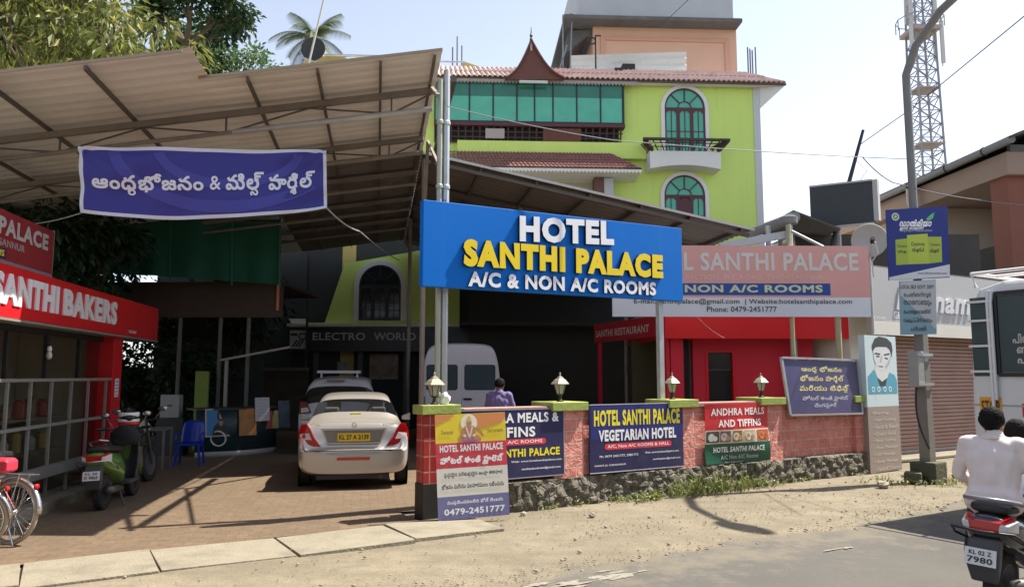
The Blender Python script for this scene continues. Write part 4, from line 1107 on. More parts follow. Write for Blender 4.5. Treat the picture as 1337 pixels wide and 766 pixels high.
# dormer with a concave gable
dv = -OF - .2
L_, R_ = hp(660, 104, dv), hp(737, 104, dv); ap = hp(693.5, 54, dv)
def curve(p, q, k=8, pull=.20):
    out = []
    for i in range(k + 1):
        t = i / k; x = p[0] + (q[0] - p[0]) * t; z = p[1] + (q[1] - p[1]) * t - pull * math.sin(math.pi * t) * (q[1] - p[1])
        out.append((x, z))
    return out
lc = curve(L_, ap); rc = curve(R_, ap)
m = MB(); m.prism(lc + rc[::-1][1:], .05, y0=dv); dor = m.build('dormer', RWOOD, hotel)
m = MB()
for cv in (lc, rc): m.grid(lambda a, t: (cv[min(8, int(round(a * 8)))][0], dv - .10 + t * 1.6, cv[min(8, int(round(a * 8)))][1] + .035), 8, 1)
m.build('dormer_roof', mat('dormer_tile', (.15, .06, .05), .7, var=.3, scale=12), dor, recalc=False, thick=.05)
m = MB(); m.lathe([(.06, 0), (.05, .12), (.03, .16), (.055, .24), (.02, .32), (.008, .55)], (ap[0], dv, ap[1] - .04), 8); m.build('finial', DWOOD, dor)
m = MB(); m.span((ap[0] - .035, dv - .03, ap[1] - .35), (ap[0] + .035, dv - .01, ap[1] - .05)); m.build('gable_strip', flat('pale_strip', (.5, .4, .35)), dor)
a = hp(678, 105, dv - .05); b_ = hp(715, 109, dv - .05)
m = MB(); m.span((a[0], dv - .07, b_[1]), (b_[0], dv - .01, a[1])); m.build('name_board', flat('pale_board', (.55, .56, .52)), dor)
# arched windows
def arched(parent, name, u_, zb, w_, h_, v=0.0, recess=.12, wood=MAROON, gl=TEAL, trim=.13, open_leaf=False):
    """u_ centre, zb sill, w_ width, h_ total height incl. the half round"""
    r_ = w_ / 2; zs_ = zb + h_ - r_
    out = lambda rr, n=20: [(u_ + rr * math.cos(math.pi * i / n), zs_ + rr * math.sin(math.pi * i / n)) for i in range(n + 1)]
    fr = MB()
    o_, i_ = out(r_ + trim), out(r_)
    o_ = [(u_ + r_ + trim, zb)] + o_ + [(u_ - r_ - trim, zb)]; i_ = [(u_ + r_, zb)] + i_ + [(u_ - r_, zb)]
    for k in range(len(o_) - 1):
        for y_ in (v - .06,): fr.poly([(o_[k][0], y_, o_[k][1]), (o_[k + 1][0], y_, o_[k + 1][1]), (i_[k + 1][0], y_, i_[k + 1][1]), (i_[k][0], y_, i_[k][1])])
        fr.poly([(o_[k][0], v - .06, o_[k][1]), (o_[k + 1][0], v - .06, o_[k + 1][1]), (o_[k + 1][0], v - .0, o_[k + 1][1]), (o_[k][0], v - .0, o_[k][1])])
        fr.poly([(i_[k][0], v - .06, i_[k][1]), (i_[k + 1][0], v - .06, i_[k + 1][1]), (i_[k + 1][0], v - .004, i_[k + 1][1]), (i_[k][0], v - .004, i_[k][1])])
    win = fr.build(name, WTRIM, parent, recalc=False)
    p = MB(); p.poly([(x, v - .005, z) for x, z in i_]); p.build('pane', gl, win, recalc=False)
    f = MB(); y_ = v - .02
    for k in range(1, 21):
        q0, q1 = out(r_ - .03)[k - 1], out(r_ - .03)[k]; f.bar((q0[0], y_, q0[1]), (q1[0], y_, q1[1]), .05, .03, up=(0, 1, 0))
        q0, q1 = out(r_ * .33)[k - 1], out(r_ * .33)[k]; f.bar((q0[0], y_, q0[1]), (q1[0], y_, q1[1]), .03, .03, up=(0, 1, 0))
    for a in (45, 90, 135): f.bar((u_ + r_ * .33 * math.cos(R(a)), y_, zs_ + r_ * .33 * math.sin(R(a))), (u_ + (r_ - .03) * math.cos(R(a)), y_, zs_ + (r_ - .03) * math.sin(R(a))), .04, .03, up=(0, 1, 0))
    f.span((u_ - r_, y_ - .015, zs_ - .05), (u_ + r_, y_ + .012, zs_ + .02))
    for k in range(4):
        x = u_ - r_ + (2 * r_) * k / 3; f.span((max(u_ - r_, x - .06), y_ - .014, zb), (min(u_ + r_, x + .06), y_ + .011, zs_ - .05))
    f.span((u_ - r_, y_ - .013, zb), (u_ + r_, y_ + .010, zb + .08))
    for k in range(3):
        x0_ = u_ - r_ + 2 * r_ * k / 3; x1_ = x0_ + 2 * r_ / 3; xm = (x0_ + x1_) / 2
        f.span((xm - .012, y_ - .01, zb + .08), (xm + .012, y_ + .008, zs_ - .05))
        for t in (.28, .5): f.span((x0_ + .06, y_ - .009, zb + t * (zs_ - zb)), (x1_ - .06, y_ + .007, zb + t * (zs_ - zb) + .022))
        f.poly([(x0_ + .06, y_ - .012, zs_ - .05), (x1_ - .06, y_ - .012, zs_ - .05), (x1_ - .06, y_ - .012, zs_ - .2), (xm + .1, y_ - .012, zs_ - .1), (xm - .1, y_ - .012, zs_ - .1), (x0_ + .06, y_ - .012, zs_ - .2)])
    if open_leaf: f.span((u_ - r_ / 3 + .06, y_ - .012, zb + .08), (u_ + r_ / 3 - .06, y_ - .004, zs_ - .05))
    f.build('frame', wood, win)
    return win
uc, zt_ = hp(893, 116); ul_, zb_ = hp(867, 200); urr, _ = hp(920, 200)
arched(hotel, 'arched_window', uc, 9.45, urr - ul_, zt_ - 9.45)
uc2, zt2 = hp(893, 229); arched(hotel, 'arched_window', uc2, 6.55, urr - ul_, zt2 - 6.55, open_leaf=True)
# balcony under the upper arched window
bl_, bz_ = hp(849, 219, -.7); br_, bzt = hp(941, 198, -.7)
bc = MB()
pts = []
for i in range(17): t = i / 16; pts.append((bl_ + (br_ - bl_) * t, bz_ + .14 * math.sin(math.pi * t) - .02))
bc.prism([(bl_, bzt), ] + pts + [(br_, bzt)], .70, y0=-.70); bal = bc.build('balcony', WTRIM, hotel)
m = MB(); rl, rz = hp(842, 181, -1.0); rr_, _ = hp(951, 181, -1.0)
rb = bzt + .02
def rail(a, t): u_ = bl_ + .08 + (br_ - bl_ - .16) * a; u2 = rl + (rr_ - rl) * a; return (u_ + (u2 - u_) * t, -.66 - .32 * t, rb + (rz - rb) * t)
for k in range(12): m.tube([rail(k / 11, t) for t in (0, .35, .7, 1)], .022, 5)
for t in (.35, .68): m.bar(rail(0, t), rail(1, t), .03)
m.bar(rail(-.02, 1), rail(1.02, 1), .10, .08)
for a, s in ((0, -1), (1, 1)):
    for k in range(5): m.bar(Vector(rail(a, 1)) + Vector((0, .2 * k, 0)), Vector(rail(a, 0)) + Vector((0, .13 * k, 0)), .03)
    m.bar(rail(a, 1), Vector(rail(a, 1)) + Vector((-s * .25, .98, 0)), .10, .08)
    m.bar(rail(a, 0), rail(a, 1), .12)
m.build('railing', DWOOD, bal)
# roof-top room, slab and tank
PV = 2.6
a = hp(775, 95, PV); b_ = hp(961, 38, PV); zsl = hp(850, 37, PV)[1]
m = MB(); m.span((a[0], PV, 12.2), (b_[0], PV + 5, zsl)); pent = m.build('rooftop_room', PEACH, hotel)
a2 = hp(790, 53, PV); b2 = hp(947, 95, PV)
m = MB(); m.span((a2[0] - .0, PV - .06, a2[1]), (b2[0], PV - .004, a2[1] + .12)); m.span((a2[0] - .18, PV - .05, 12.2), (a2[0], PV - .004, a2[1] + .12)); m.span((b2[0], PV - .05, 12.2), (b2[0] + .18, PV - .004, a2[1] + .12)); m.build('panel_moulding', mat('deep_peach', (.60, .33, .23), .8, var=.06), pent)
sl_, sr_ = hp(737, 40, PV - .7), hp(970, 40, PV - .7)
m = MB(); m.span((sl_[0] + .0, PV - .7, zsl + .0), (sr_[0], PV + 5.5, zsl + .16)); m.build('roof_slab', DKCON, pent, bevel=.02)
m = MB(); x0_ = hp(754, 20, PV)[0]; x1_ = hp(956, 20, PV)[0]; m.span((x0_, PV - .1, zsl + .16), (x1_, PV + 4.5, zsl + 2.6)); m.build('tank_wall', GREYC, pent)
# sloping sunshade on the left of the roof-top room
m = MB(); p0 = hp(752, 40, PV - .3); p1 = hp(766, 40, PV); p2 = hp(737, 74, PV - .3)
m.prism([(a[0], zsl), (a[0] - .95, zsl - .1), (a[0] - 1.2, zsl - 1.05), (a[0] - 1.1, zsl - 1.05), (a[0] - .2, zsl - .3), (a[0], zsl - .3)], 4, y0=PV + .2); m.build('side_canopy', DKCON, pent)
m = MB(); pa = hp(735, 95, PV - .4); pb = hp(735, 20, PV - .4); pc = hp(747, 18, PV - .4); pd = hp(744, 95, PV - .4)
m.tube([(pa[0], PV - .4, pa[1] - .3), (pb[0], PV - .4, pb[1]), (pc[0], PV - .4, pc[1]), (pd[0], PV - .4, pd[1] - .3)], .03, 6); m.tube([(pa[0] - .25, PV - .4, pa[1] - .3), (pd[0] - .1, PV - .4, pb[1] - 1.2)], .03, 6); m.build('ladder_pipe', mat('grey_pipe', (.25, .27, .28), .6, metal=.3), pent)
m = MB(); wa = hp(746, 97, .9); wb = hp(896, 68, .9); we = hp(746, 73, .9)
nn = 48
m.grid(lambda x, t: (wa[0] + (wb[0] - wa[0]) * x, .9 + .02 * math.sin(t * 30), 12.3 + (((we[1] + (wb[1] - we[1]) * x)) - 12.3) * t), 8, 40); m.build('sheet_screen', mat('white_sheet', (.60, .59, .54), .6, var=.08), hotel, recalc=False, thick=.01)
ca = hp(803, 92, .2); cb = hp(830, 82, .2); m = MB(); m.span((ca[0], .2, 12.5), (cb[0] - .45, .7, ca[1] + .1)); m.span((ca[0] + .3, .3, ca[1] + .1), (cb[0], .8, cb[1])); m.build('roof_crate', IRON, hotel)
pa = hp(778, 95, .5); m = MB(); m.tube([(pa[0], .5, 12.4), (pa[0], .5, 14.0)], .03, 6); m.torus((pa[0] - .12, .5, 13.8), (0, 1, 0), .12, .03, 14, 6); m.bar((pa[0], .5, 14.0), (pa[0] + .2, .5, 14.0), .04); m.build('vent_pipe', IRON, hotel)
for pxs, ytop in (((591, 597, 603), (62, 48, 60)), ((976, 979, 982, 986), (62, 64, 66, 62))):
    m = MB()
    for px, yt in zip(pxs, ytop): q = hp(px, yt, 1.2); m.tube([(q[0], 1.2, 12.3), (q[0], 1.2, q[1])], .028, 5)
    m.build('rebar', mat('rebar_steel', (.16, .16, .18), .6, metal=.4), hotel)
q0, q1 = hp(580, 81, 1.1), hp(607, 81, 1.1); m = MB(); m.tube([(q0[0] - .5, 1.1, q0[1]), (q1[0], 1.1, q1[1])], .035, 6); m.build('rail_pipe', STEEL, hotel)
yg = mat('ochre_paint', (.50, .38, .12), .8)
q0 = hp(604, 80, 1.3); q1 = hp(632, 89, 1.3); m = MB(); m.prism([(q0[0], q0[1]), (q1[0], q1[1]), (q1[0], 12.4), (q0[0], 12.4)], .6, y0=1.3); m.build('stair_head', yg, hotel)

# ------------------------------------------------------------------ annex behind the yard: arched window above a dark electronics shop
annex = thing('annex_building', 'lime annex with one arched window over a dark electronics shop behind the yard', 'building', HT.w(0, -.6, 0), HT.a)
AN = Frame(*HT.w(0, -.6)[:2], HT.a)
def ap_(px, py, v=0.0): return AN.px(px, py, v)
A = [ap_(*p) for p in ((378, 421), (424, 421), (450, 344), (600, 318), (600, 421))]
m = MB(); m.prism([(A[0][0], A[0][1] - .3), (A[0][0], A[0][1]), A[1], A[2], A[3], (A[4][0], A[0][1] - .3)], .3); m.build('wall', LIME, annex)
m = MB(); m.span((A[0][0], -.12, A[0][1] - .05), (A[1][0] - .6, .2, A[0][1] + .12)); m.use(0).span((A[0][0], -.35, A[0][1] - .14), (A[4][0], -.001, A[0][1] - .05)); m.build('ledge', WTRIM, annex)
uc, zt_ = ap_(497, 346); ul_, zb_ = ap_(470, 418); urr, _ = ap_(525, 418)
arched(annex, 'arched_window', uc, zb_, urr - ul_, zt_ - zb_, gl=glass('dark_pane', (.02, .03, .03), .1), wood=mat('dark_grey_frame', (.03, .03, .035), .5), trim=.16)
sg = MB(); s0, s1_ = ap_(375, 458, -.2), ap_(552, 428, -.2); sg.span((s0[0], -.2, s0[1]), (s1_[0] + 1.5, -.02, s1_[1])); fa = sg.build('shop_fascia', mat('dark_teal_fascia', (.018, .028, .03), .35), annex)
L = Lettering()
def aline(text, x0, y0, x1, y1, mm, bold): a, b_ = ap_(x0, y1, -.2), ap_(x1, y0, -.2); L.line(text, (a[0] + b_[0]) / 2, (a[1] + b_[1]) / 2, b_[0] - a[0], b_[1] - a[1], mm, bold, y=-.206)
gy = flat('dim_grey_letters', (.50, .52, .52)); aline('ELECTRO', 408, 434, 477, 444, gy, .02); aline('WORLD', 488, 434, 543, 444, gy, .02)
a, b_ = ap_(378, 455, -.2), ap_(402, 431, -.2); L.rect(a[0], a[1], b_[0], b_[1], flat('emblem_ground', (.5, .5, .46)), y=-.203)
cx, cz = (a[0] + b_[0]) / 2, (a[1] + b_[1]) / 2
for k in range(3): L.shape([(cx - .22 + k * .1, cz - .24), (cx - .16 + k * .1, cz - .24), (cx - .02 + k * .1, cz - .02), (cx - .08 + k * .1, cz - .02)], flat('emblem_dark', (.04, .04, .04)), -.205)
L.oval(cx + .12, cz + .1, .14, .12, flat('emblem_ring', (.10, .10, .09)), -.205); L.oval(cx + .12, cz + .1, .09, .07, flat('emblem_ground', (.5, .5, .46)), -.207); L.rect(cx - .26, cz + .12, cx - .04, cz + .2, flat('emblem_dark', (.04, .04, .04)), -.205)
L.build('lettering', fa)
m = MB(); m.span((A[0][0] - 3.5, 2.5, 0), (A[4][0] + 4, 2.6, A[0][1])); m.span((A[0][0] - .1, .31, 0), (A[0][0], 2.5, A[0][1])); m.span((A[0][0] - 4.5, .5, 0), (A[4][0] + 2, .6, 7.2)); m.use(0).span((A[4][0] + .02, -1.6, 3.3), (A[4][0] + 9.0, -.5, 3.42)); m.use(0).span((A[4][0] + .3, -.52, 0), (A[4][0] + 8.5, -.45, 6.6)); m.build('back_wall', mat('dark_room_and_shade', (.030, .032, .030), .8, var=.3, scale=1), annex)  # shop's dark back walls plus near-black sheets added as shade under the roofs
m = MB()
for px in (412, 470, 530): u_ = ap_(px, 480)[0]; m.span((u_ - .08, .0, 0), (u_ + .08, .16, s0[1]))
m.build('shop_post', mat('dim_post', (.09, .085, .075), .7), annex)
m = MB(); a, b_ = ap_(482, 495, .4), ap_(520, 462, .4); m.span((a[0], .4, a[1]), (b_[0], .45, b_[1])); m.build('display_poster', mat('shop_poster', (.22, .17, .12), .5, var=.7, scale=3.5), annex)
m = MB(); a, b_ = ap_(440, 487, .4), ap_(453, 472, .4); m.span((a[0], .4, a[1]), (b_[0], .45, b_[1])); m.build('display_card', mat('shop_card', (.25, .25, .25), .5, var=.6, scale=6), annex)

# ------------------------------------------------------------------ red restaurant behind the wall
RS = Frame(3.2, 16.6, R(2))
def rp(px, py, v=0.0): return RS.px(px, py, v)
rest = thing('restaurant', 'red painted restaurant block with a deep red fascia behind the boundary wall', 'restaurant', RS.w(0, 0), RS.a)
RW = mat('crimson_wall', (.64, .018, .045), .6, var=.06, scale=2, stain=.2, stain_col=(.36, .01, .025)); RF = mat('fascia_red', (.70, .012, .022), .4, var=.06)
a, b_ = rp(868, 520), rp(1090, 440)
m = MB(); u0_ = rp(905, 480)[0]; d0, d1 = rp(925, 500)[0], rp(957, 500)[0]; dz = rp(940, 460)[1]
m.span((u0_, .0, 0), (d0, .15, 2.75)); m.span((d1, 0, 0), (rp(1062, 470)[0], .15, 2.75)); m.span((d0, 0, dz), (d1, .15, 2.75)); m.build('wall', RW, rest)
m = MB(); m.span((d0 - .05, -.02, 0), (d0, .1, dz + .05)); m.span((d1, -.02, 0), (d1 + .05, .1, dz + .05)); m.span((d0, -.02, dz), (d1, .1, dz + .05)); dr = m.build('door_frame', RF, rest)
m = MB(); m.span((d0, .1, 0), (d1, .13, dz - .38)); m.build('door', BLACK, rest); m = MB(); m.span((d0, .08, dz - .36), (d1, .1, dz)); m.build('transom_pane', glass('dim_pane', (.05, .05, .05), .2), rest)
fz0, fz1 = rp(990, 442, -.5)[1], rp(990, 405, -.5)[1]; fl, fr_ = rp(868, 425, -.5)[0], rp(1108, 425, -.5)[0]
m = MB(); m.span((fl, -.5, fz0), (fr_, -.4, fz1)); m.use(0).span((fl, -.39, fz0 + .02), (fl + .08, 3.6, fz1)); m.build('fascia', RF, rest, bevel=.01)
m = MB(); m.span((fl, -.52, fz1), (fr_, 4, fz1 + .08)); m.build('roof', GREYC, rest)
m = MB(); m.span((fl + .1, 3.7, 0), (fr_, 3.8, fz1)); m.use(0).span((u0_ - .9, 2.2, 0), (u0_, 2.3, 2.6)); m.build('back_wall', mat('dim_olive_wall', (.10, .10, .045), .8), rest)
q0 = rp(1061, 470)[0]; q1 = rp(1100, 470)[0]
m = MB(); m.span((q0, .3, 0), (q1 + .6, .4, 2.7)); m.build('side_wall', mat('dark_brick', (.10, .03, .025), .8, var=.3, scale=8), rest)
m = MB(); u_ = rp(893, 480, .2)[0]; m.span((u_ - .24, .16, 0), (u_ + .1, .2, 2.5)); m.build('dark_doorway', BLACK, rest)
m = MB(); a = rp(877, 445, .0)[0]; m.span((a - .1, -.3, 0), (a + .17, .15, 2.55)); m.build('pillar', RW, rest)
# left return of the fascia with the restaurant's name
rl = thing('restaurant_sign', 'dark red signboard with white restaurant lettering receding into the yard', 'sign', (0, 0, 0))
P0, P1 = at(776, 447, 19.5), at(868, 438, 16.2); P1t, P0t = at(868, 410, 16.2), at(776, 424, 19.5)
rl.location = (P0.x, P0.y, P0.z); ang = math.atan2((P1 - P0).y, (P1 - P0).x); rl.rotation_euler.z = ang
ln = math.hypot((P1 - P0).x, (P1 - P0).y); hh = P1t.z - P1.z
m = MB(); m.span((0, 0, 0), (ln, .08, hh)); m.build('panel', mat('maroon_sign', (.36, .012, .02), .5), rl)
L = Lettering(); L.line('SANTHI RESTAURANT', ln * .42, hh * .45, ln * .78, hh * .38, flat('dim_white', (.50, .42, .40)), .03); L.build('lettering', rl)
m = MB(); m.bar((.1, .1, .1), (.1, .1, -P0.z), .08); m.build('post', RW, rl); m = MB(); m.bar((ln - .1, .1, .1), (ln - .1, .1, -P0.z), .08); m.build('post', RW, rl)

# ------------------------------------------------------------------ shop with the rolling shutter on the right
V1 = 1.35
def sp(px, py, v=V1): return ST.px(px, py, v)
shop = thing('shutter_shop', 'closed shop with a brown rolling shutter and a pale grey signboard over it', 'shop', ST.w(0, V1), ST.a)
fl_, fzt = sp(1133, 347, V1 - .5); _, fzb = sp(1136, 436, V1 - .5); fr_ = fl_ + 7.5
PGREY = mat('pale_grey_board', (.42, .42, .42), .55, var=.05, scale=1.5)
m = MB(); m.span((fl_, -.5, fzb), (fr_, -.42, fzt)); fb = m.build('fascia', PGREY, shop)
m = MB(); m.span((fl_, -.52, fzb), (fr_, -.501, fzb + .26)); m.build('fascia_band', OFFWHITE, fb)
L = Lettering(); sil = flat('silver_letters', (.62, .62, .64), .3)
a, b_ = sp(1196, 408, V1 - .5), sp(1262, 382, V1 - .5)
L.line('Khanam', (a[0] + b_[0]) / 2 - .3, (a[1] + b_[1]) / 2, (b_[0] - a[0]) + .75, .50, sil, .03, depth=.03, y=-.502, slant=.3)
a, b_ = sp(1166, 417, V1 - .5), sp(1215, 408, V1 - .5); L.line('GENTS SALON', (a[0] + b_[0]) / 2, (a[1] + b_[1]) / 2, 1.35, .16, WTXT, .03, y=-.503)
a, b_ = sp(1138, 414, V1 - .5), sp(1155, 410, V1 - .5); L.line('M.C.ROAD', (a[0] + b_[0]) / 2, a[1], .5, .06, WTXT, .01, y=-.503)
L.build('lettering', fb)
SHUT = mat('brown_shutter', (.37, .235, .20), .55, var=.12, scale=2.5, stain=.35, stain_col=(.16, .09, .07), metal=.1)
a, b_ = sp(1172, 600), sp(1262, 440)
m = MB(); z = .12; k = 0
sl0, sl1 = a[0], a[0] + 4.2
while z < fzb + .1:
    for (dz, y_) in ((0, .0), (.012, -.022), (.06, -.026), (.078, -.0)): pass
    m.poly([(sl0, 0, z), (sl1, 0, z), (sl1, -.028, z + .02), (sl0, -.028, z + .02)]); m.poly([(sl0, -.028, z + .02), (sl1, -.028, z + .02), (sl1, -.03, z + .07), (sl0, -.03, z + .07)]); m.poly([(sl0, -.03, z + .07), (sl1, -.03, z + .07), (sl1, 0, z + .086), (sl0, 0, z + .086)])
    z += .086
sh = m.build('shutter', SHUT, shop, recalc=False)
m = MB(); m.span((sl0, -.05, .06), (sl1, .0, .125)); m.build('bottom_rail', mat('pale_rail', (.42, .36, .33), .5, metal=.3), sh)
m = MB(); m.span((sl0 - .09, -.05, 0), (sl0, .05, fzb)); m.span((sl1, -.05, 0), (sl1 + .09, .05, fzb)); m.build('shutter_guide', GRILLE, shop)
m = MB(); m.span((fl_ + .1, .06, 0), (sl0 - .09, .16, fzt)); m.span((sl1 + .09, .06, 0), (fr_, .16, fzt)); m.span((fl_ + .1, .161, 0), (fl_ + .25, 6, fzt + .2)); m.span((sl0 - .09, .06, fzb + .2), (sl1 + .09, .16, fzt)); m.build('wall', OFFWHITE, shop)
m = MB(); m.span((fl_ + .05, -.7, 0), (fr_, .055, .055)); m.build('step', CONC, shop, bevel=.01)
m = MB(); m.span((fl_, -.42, fzt - .02), (fr_, 6, fzt + .05)); m.build('roof', DKCON, shop)

# two storey peach house behind the shop
C = at(1315, 212, 21.0)
hs_ = thing('peach_house', 'old peach upper storey house with a long grey eave gutter and brown corner column', 'building', (C.x, C.y, 0), math.atan2(1, -.07))
PF = Frame(C.x, C.y, math.atan2(1, -.07))
# local u runs back, v to the left (towards the picture's middle), so the side wall is seen from v > 0 ... build with plain boxes
DPEACH = mat('dull_peach', (.35, .25, .20), .85, var=.08, scale=1, stain=.3, stain_col=(.33, .2, .14)); TERRA = mat('terracotta_column', (.235, .085, .055), .8, var=.1, scale=2)
def up(px, py, v=0.0): return PF.px(px, py, v)
zt_, zb_ = up(1316, 197)[1], up(1316, 227)[1]
m = MB(); m.span((0, -6, zb_), (16, 0, zt_)); m.build('parapet_band', DPEACH, hs_)
m = MB(); m.span((4.4, -6, 3.0), (16, -.5, zb_)); m.build('wall', mat('beige_wall', (.50, .40, .31), .85, var=.06), hs_)
m = MB(); m.span((.2, -.75, 0), (.9, -.12, zb_)); m.build('column', TERRA, hs_); m = MB(); m.span((.2, -6, 3.0), (.7, -5.3, zb_)); m.build('column', TERRA, hs_)
m = MB(); m.span((3.0, -6, 0), (4.39, -3.0, zb_)); m.build('side_room', mat('dim_brown_wall', (.20, .08, .05), .85), hs_)
m = MB(); m.span((.0, -6, 4.2), (4.4, -.12, 4.35)); m.span((0.05, -.2, 0), (4.4, -.13, 4.2)); m.build('balcony_slab', DKCON, hs_)
m = MB(); m.span((1.0, -.3, 4.351), (4.39, -.24, 5.5)); m.build('balcony_shade_sheet', mat('balcony_shade', (.045, .042, .04), .9), hs_)  # near-black sheet standing in for the shade inside the balcony
m = MB(); m.tube([(-.6, .28, zt_ + .17), (16, .28, zt_ - .15)], .11, 10); gt = m.build('gutter', mat('grey_pvc', (.20, .205, .20), .5, var=.15, scale=3), hs_)
m = MB()
for u_ in (.5, 2.2, 4.2, 6.5, 9, 12): m.torus((u_, .28, zt_ + .15 - u_ * .02), (1, 0, -.02), .122, .016, 16, 5)
m.build('gutter_strap', IRON, hs_)
m = MB(); m.tube([(4.2, .28, zt_ - .05), (4.2, .28, zt_ - .55), (4.0, .2, zt_ - .85), (3.8, .05, zt_ - 1.0)], .12, 10); m.build('downpipe', mat('beige_pipe', (.45, .38, .32), .6), hs_)
m = MB(); m.poly([(-.9, .35, zt_ + .22), (16, .35, zt_ - .0), (16, -3, zt_ + 1.3), (-.9, -3, zt_ + 1.55)]); m.poly([(-.9, -6.4, zt_ + .22), (16, -6.4, zt_), (16, -3, zt_ + 1.3), (-.9, -3, zt_ + 1.55)]); m.build('roof', mat('dark_tin_roof', (.10, .10, .095), .8, var=.2), hs_, thick=.06)
m = MB(); m.span((-.02, -5.9, zt_ + .0), (.1, -.1, zt_ + .2)); m.build('gable_board', DKCON, hs_)

# lean-to roof with a gutter between the shed and the neighbour
lt = thing('lean_to_roof', 'dark sheet lean-to roof with a grey gutter beside the yard shed', 'roof', (0, 0, 0))
a, b_, c_ = at(1000, 300, 18.4), at(1036, 281, 16.6), at(1062, 296, 16.6); d_ = at(1120, 300, 19)
m = MB(); m.poly([at(985, 303, 20), b_ + Vector((0, 0, .1)), c_ + Vector((.6, 0, -.05)), d_ + Vector((0, 3, .2))]); m.build('sheet', mat('dark_asbestos', (.10, .095, .085), .9, var=.25, scale=3), lt, thick=.04)
m = MB(); m.tube([a + Vector((-.3, .4, -.02)), b_ + Vector((0, -.1, -.06))], .12, 12); m.lathe([(.17, -.02), (.19, .0), (.19, .14), (.15, .16)], at(1030, 292, 16.5), 14); m.build('gutter', mat('grey_pvc', (.3, .31, .31), .5), lt)
p = at(1030, 292, 16.5); m = MB(); m.tube([(p.x, p.y, 0), (p.x, p.y, p.z)], .075, 10); m.build('post', STEEL, lt)
m = MB(); m.bar(at(1030, 300, 16.4), at(1080, 325, 15.3), .05); m.bar(at(940, 322, 16.8), at(1028, 306, 16.6), .08, .16); m.build('strut', STEEL, lt)
p = at(1003, 312, 17.0); m = MB(); m.tube([(p.x, p.y, 0), (p.x, p.y, p.z + .3)], .06, 8); m.build('post', STEEL, lt)
m = MB(); m.span((7.0, 18.6, 0), (11.5, 18.7, 5.2)); m.build('wall', mat('dark_gap_wall', (.06, .055, .05), .9, var=.2), lt)

# blank dark hoarding, dish, mast
q0, q1, q2, q3 = at(1058, 244, 17.5), at(1142, 235, 16.6), at(1142, 291, 16.6), at(1059, 299, 17.5)
hd = thing('blank_hoarding', 'blank dark grey hoarding panel on a single post above the faded sign', 'hoarding', (q3.x, q3.y, 0), math.atan2((q2 - q3).y, (q2 - q3).x))
wd = math.hypot((q2 - q3).x, (q2 - q3).y)
m = MB(); m.prism([(0, q3.z), (wd, q2.z), (wd, q1.z), (0, q0.z)], .12); m.build('panel', mat('charcoal_panel', (.035, .042, .044), .6, var=.12), hd)
m = MB(); m.bar((wd + .05, .05, q2.z + .05), (wd + .05, .05, q1.z), .10, .16); m.bar((0, -.01, q3.z), (wd, -.01, q2.z), .03, .04); m.bar((0, -.01, q0.z), (wd, -.01, q1.z), .03, .04); m.build('frame', mat('pale_frame', (.40, .40, .39), .6), hd)
pp = wd * .38; m = MB(); m.tube([(pp, .16, 0), (pp, .16, q3.z + .5)], .09, 10); m.build('post', mat('grey_post2', (.22, .22, .22), .6, metal=.2), hd)
dc = at(1135, 314, 15.5)
ds = thing('satellite_dish', 'pale grey satellite dish above the end of the faded sign', 'dish', dc, R(-20))
prof = [(.02, .0), (.12, .012), (.22, .045), (.30, .085), (.345, .12)]
m = MB(); n = 24; rings = [m.ring((0, .10 - d, 0), Vector((1, 0, 0)), Vector((0, 0, 1)), r_, n) for r_, d in prof]
for i in range(len(rings) - 1): m.bridge(rings[i], rings[i + 1])
m.face(rings[0]); m.build('reflector', mat('dish_grey', (.40, .40, .37), .6, var=.08), ds, smooth=True, thick=.012)
m = MB(); m.tube([(0, .12, 0), (0, .2, -.1), (0, .2, -dc.z + 2.6)], .035, 8); m.build('mount', STEEL, ds)
m = MB(); m.bar((0, .1, -.33), (.02, -.4, -.12), .025); arm = m.build('feed_arm', STEEL, ds); m = MB(); m.tube([(.02, -.36, -.1), (.02, -.48, -.03)], .045, 8); m.build('feed_horn', IRON, ds)
m = MB(); m.tube([(.06, -.45, -.1), (.12, -.3, -.3), (.02, -.1, -.45), (.05, .05, -.75)], .014, 5); m.build('cable', flat('white_cable', (.6, .6, .6)), ds)
ma, mb_ = at(1108, 240, 17.2), at(1127, 170, 17.2)
mt = thing('leaning_mast', 'thin dark mast leaning to the right behind the blank hoarding', 'mast', (ma.x, ma.y, 0))
m = MB(); o_ = Vector((ma.x, ma.y, 0)); dd = (mb_ - ma); m.tube([ma - dd * 1.6 - o_, ma - o_, mb_ - o_], [.05, .05, .035], 8); m.build('pole', BLACK, mt)
m = MB(); m.tube([mb_ - dd * .55 - o_, mb_ - dd * .6 + Vector((.28, 0, -.2)) - o_, ma + Vector((.22, 0, .0)) - o_], .008, 4); m.build('stay_wire', GTXT, mt)

# portrait panel standing at the end of the wall
pl_, pr_ = gnd(1137, 618), gnd(1178, 612)
pn = thing('portrait_panel', 'tall salon panel with a blue portrait of a young man beside the shutter', 'sign', pl_, math.atan2((pr_ - pl_).y, (pr_ - pl_).x))
PW = (pr_ - pl_).length; PH = at(1137, 437, pl_.y).z; pu = lambda t: t * PW
k_ = PH / 181.0
PBR = mat('brown_grey_flex', (.27, .215, .185), .5, var=.08, scale=2); PBL = mat('pale_blue_flex', (.50, .60, .63), .45, var=.06)
m = MB(); hz_ = PH * (1 - 95 / 181)
m.span((0, 0, 0), (PW, .12, hz_)); m.use(1).span((0, 0, hz_), (PW, .12, PH)); m.build('panel', [PBR, PBL], pn)
L = Lettering(); SKP, HAIRP, SHP, SHD = flat('print_skin', (.58, .60, .60)), flat('print_hair', (.02, .022, .025)), flat('print_blue', (.07, .30, .42)), flat('print_shade', (.36, .40, .42))
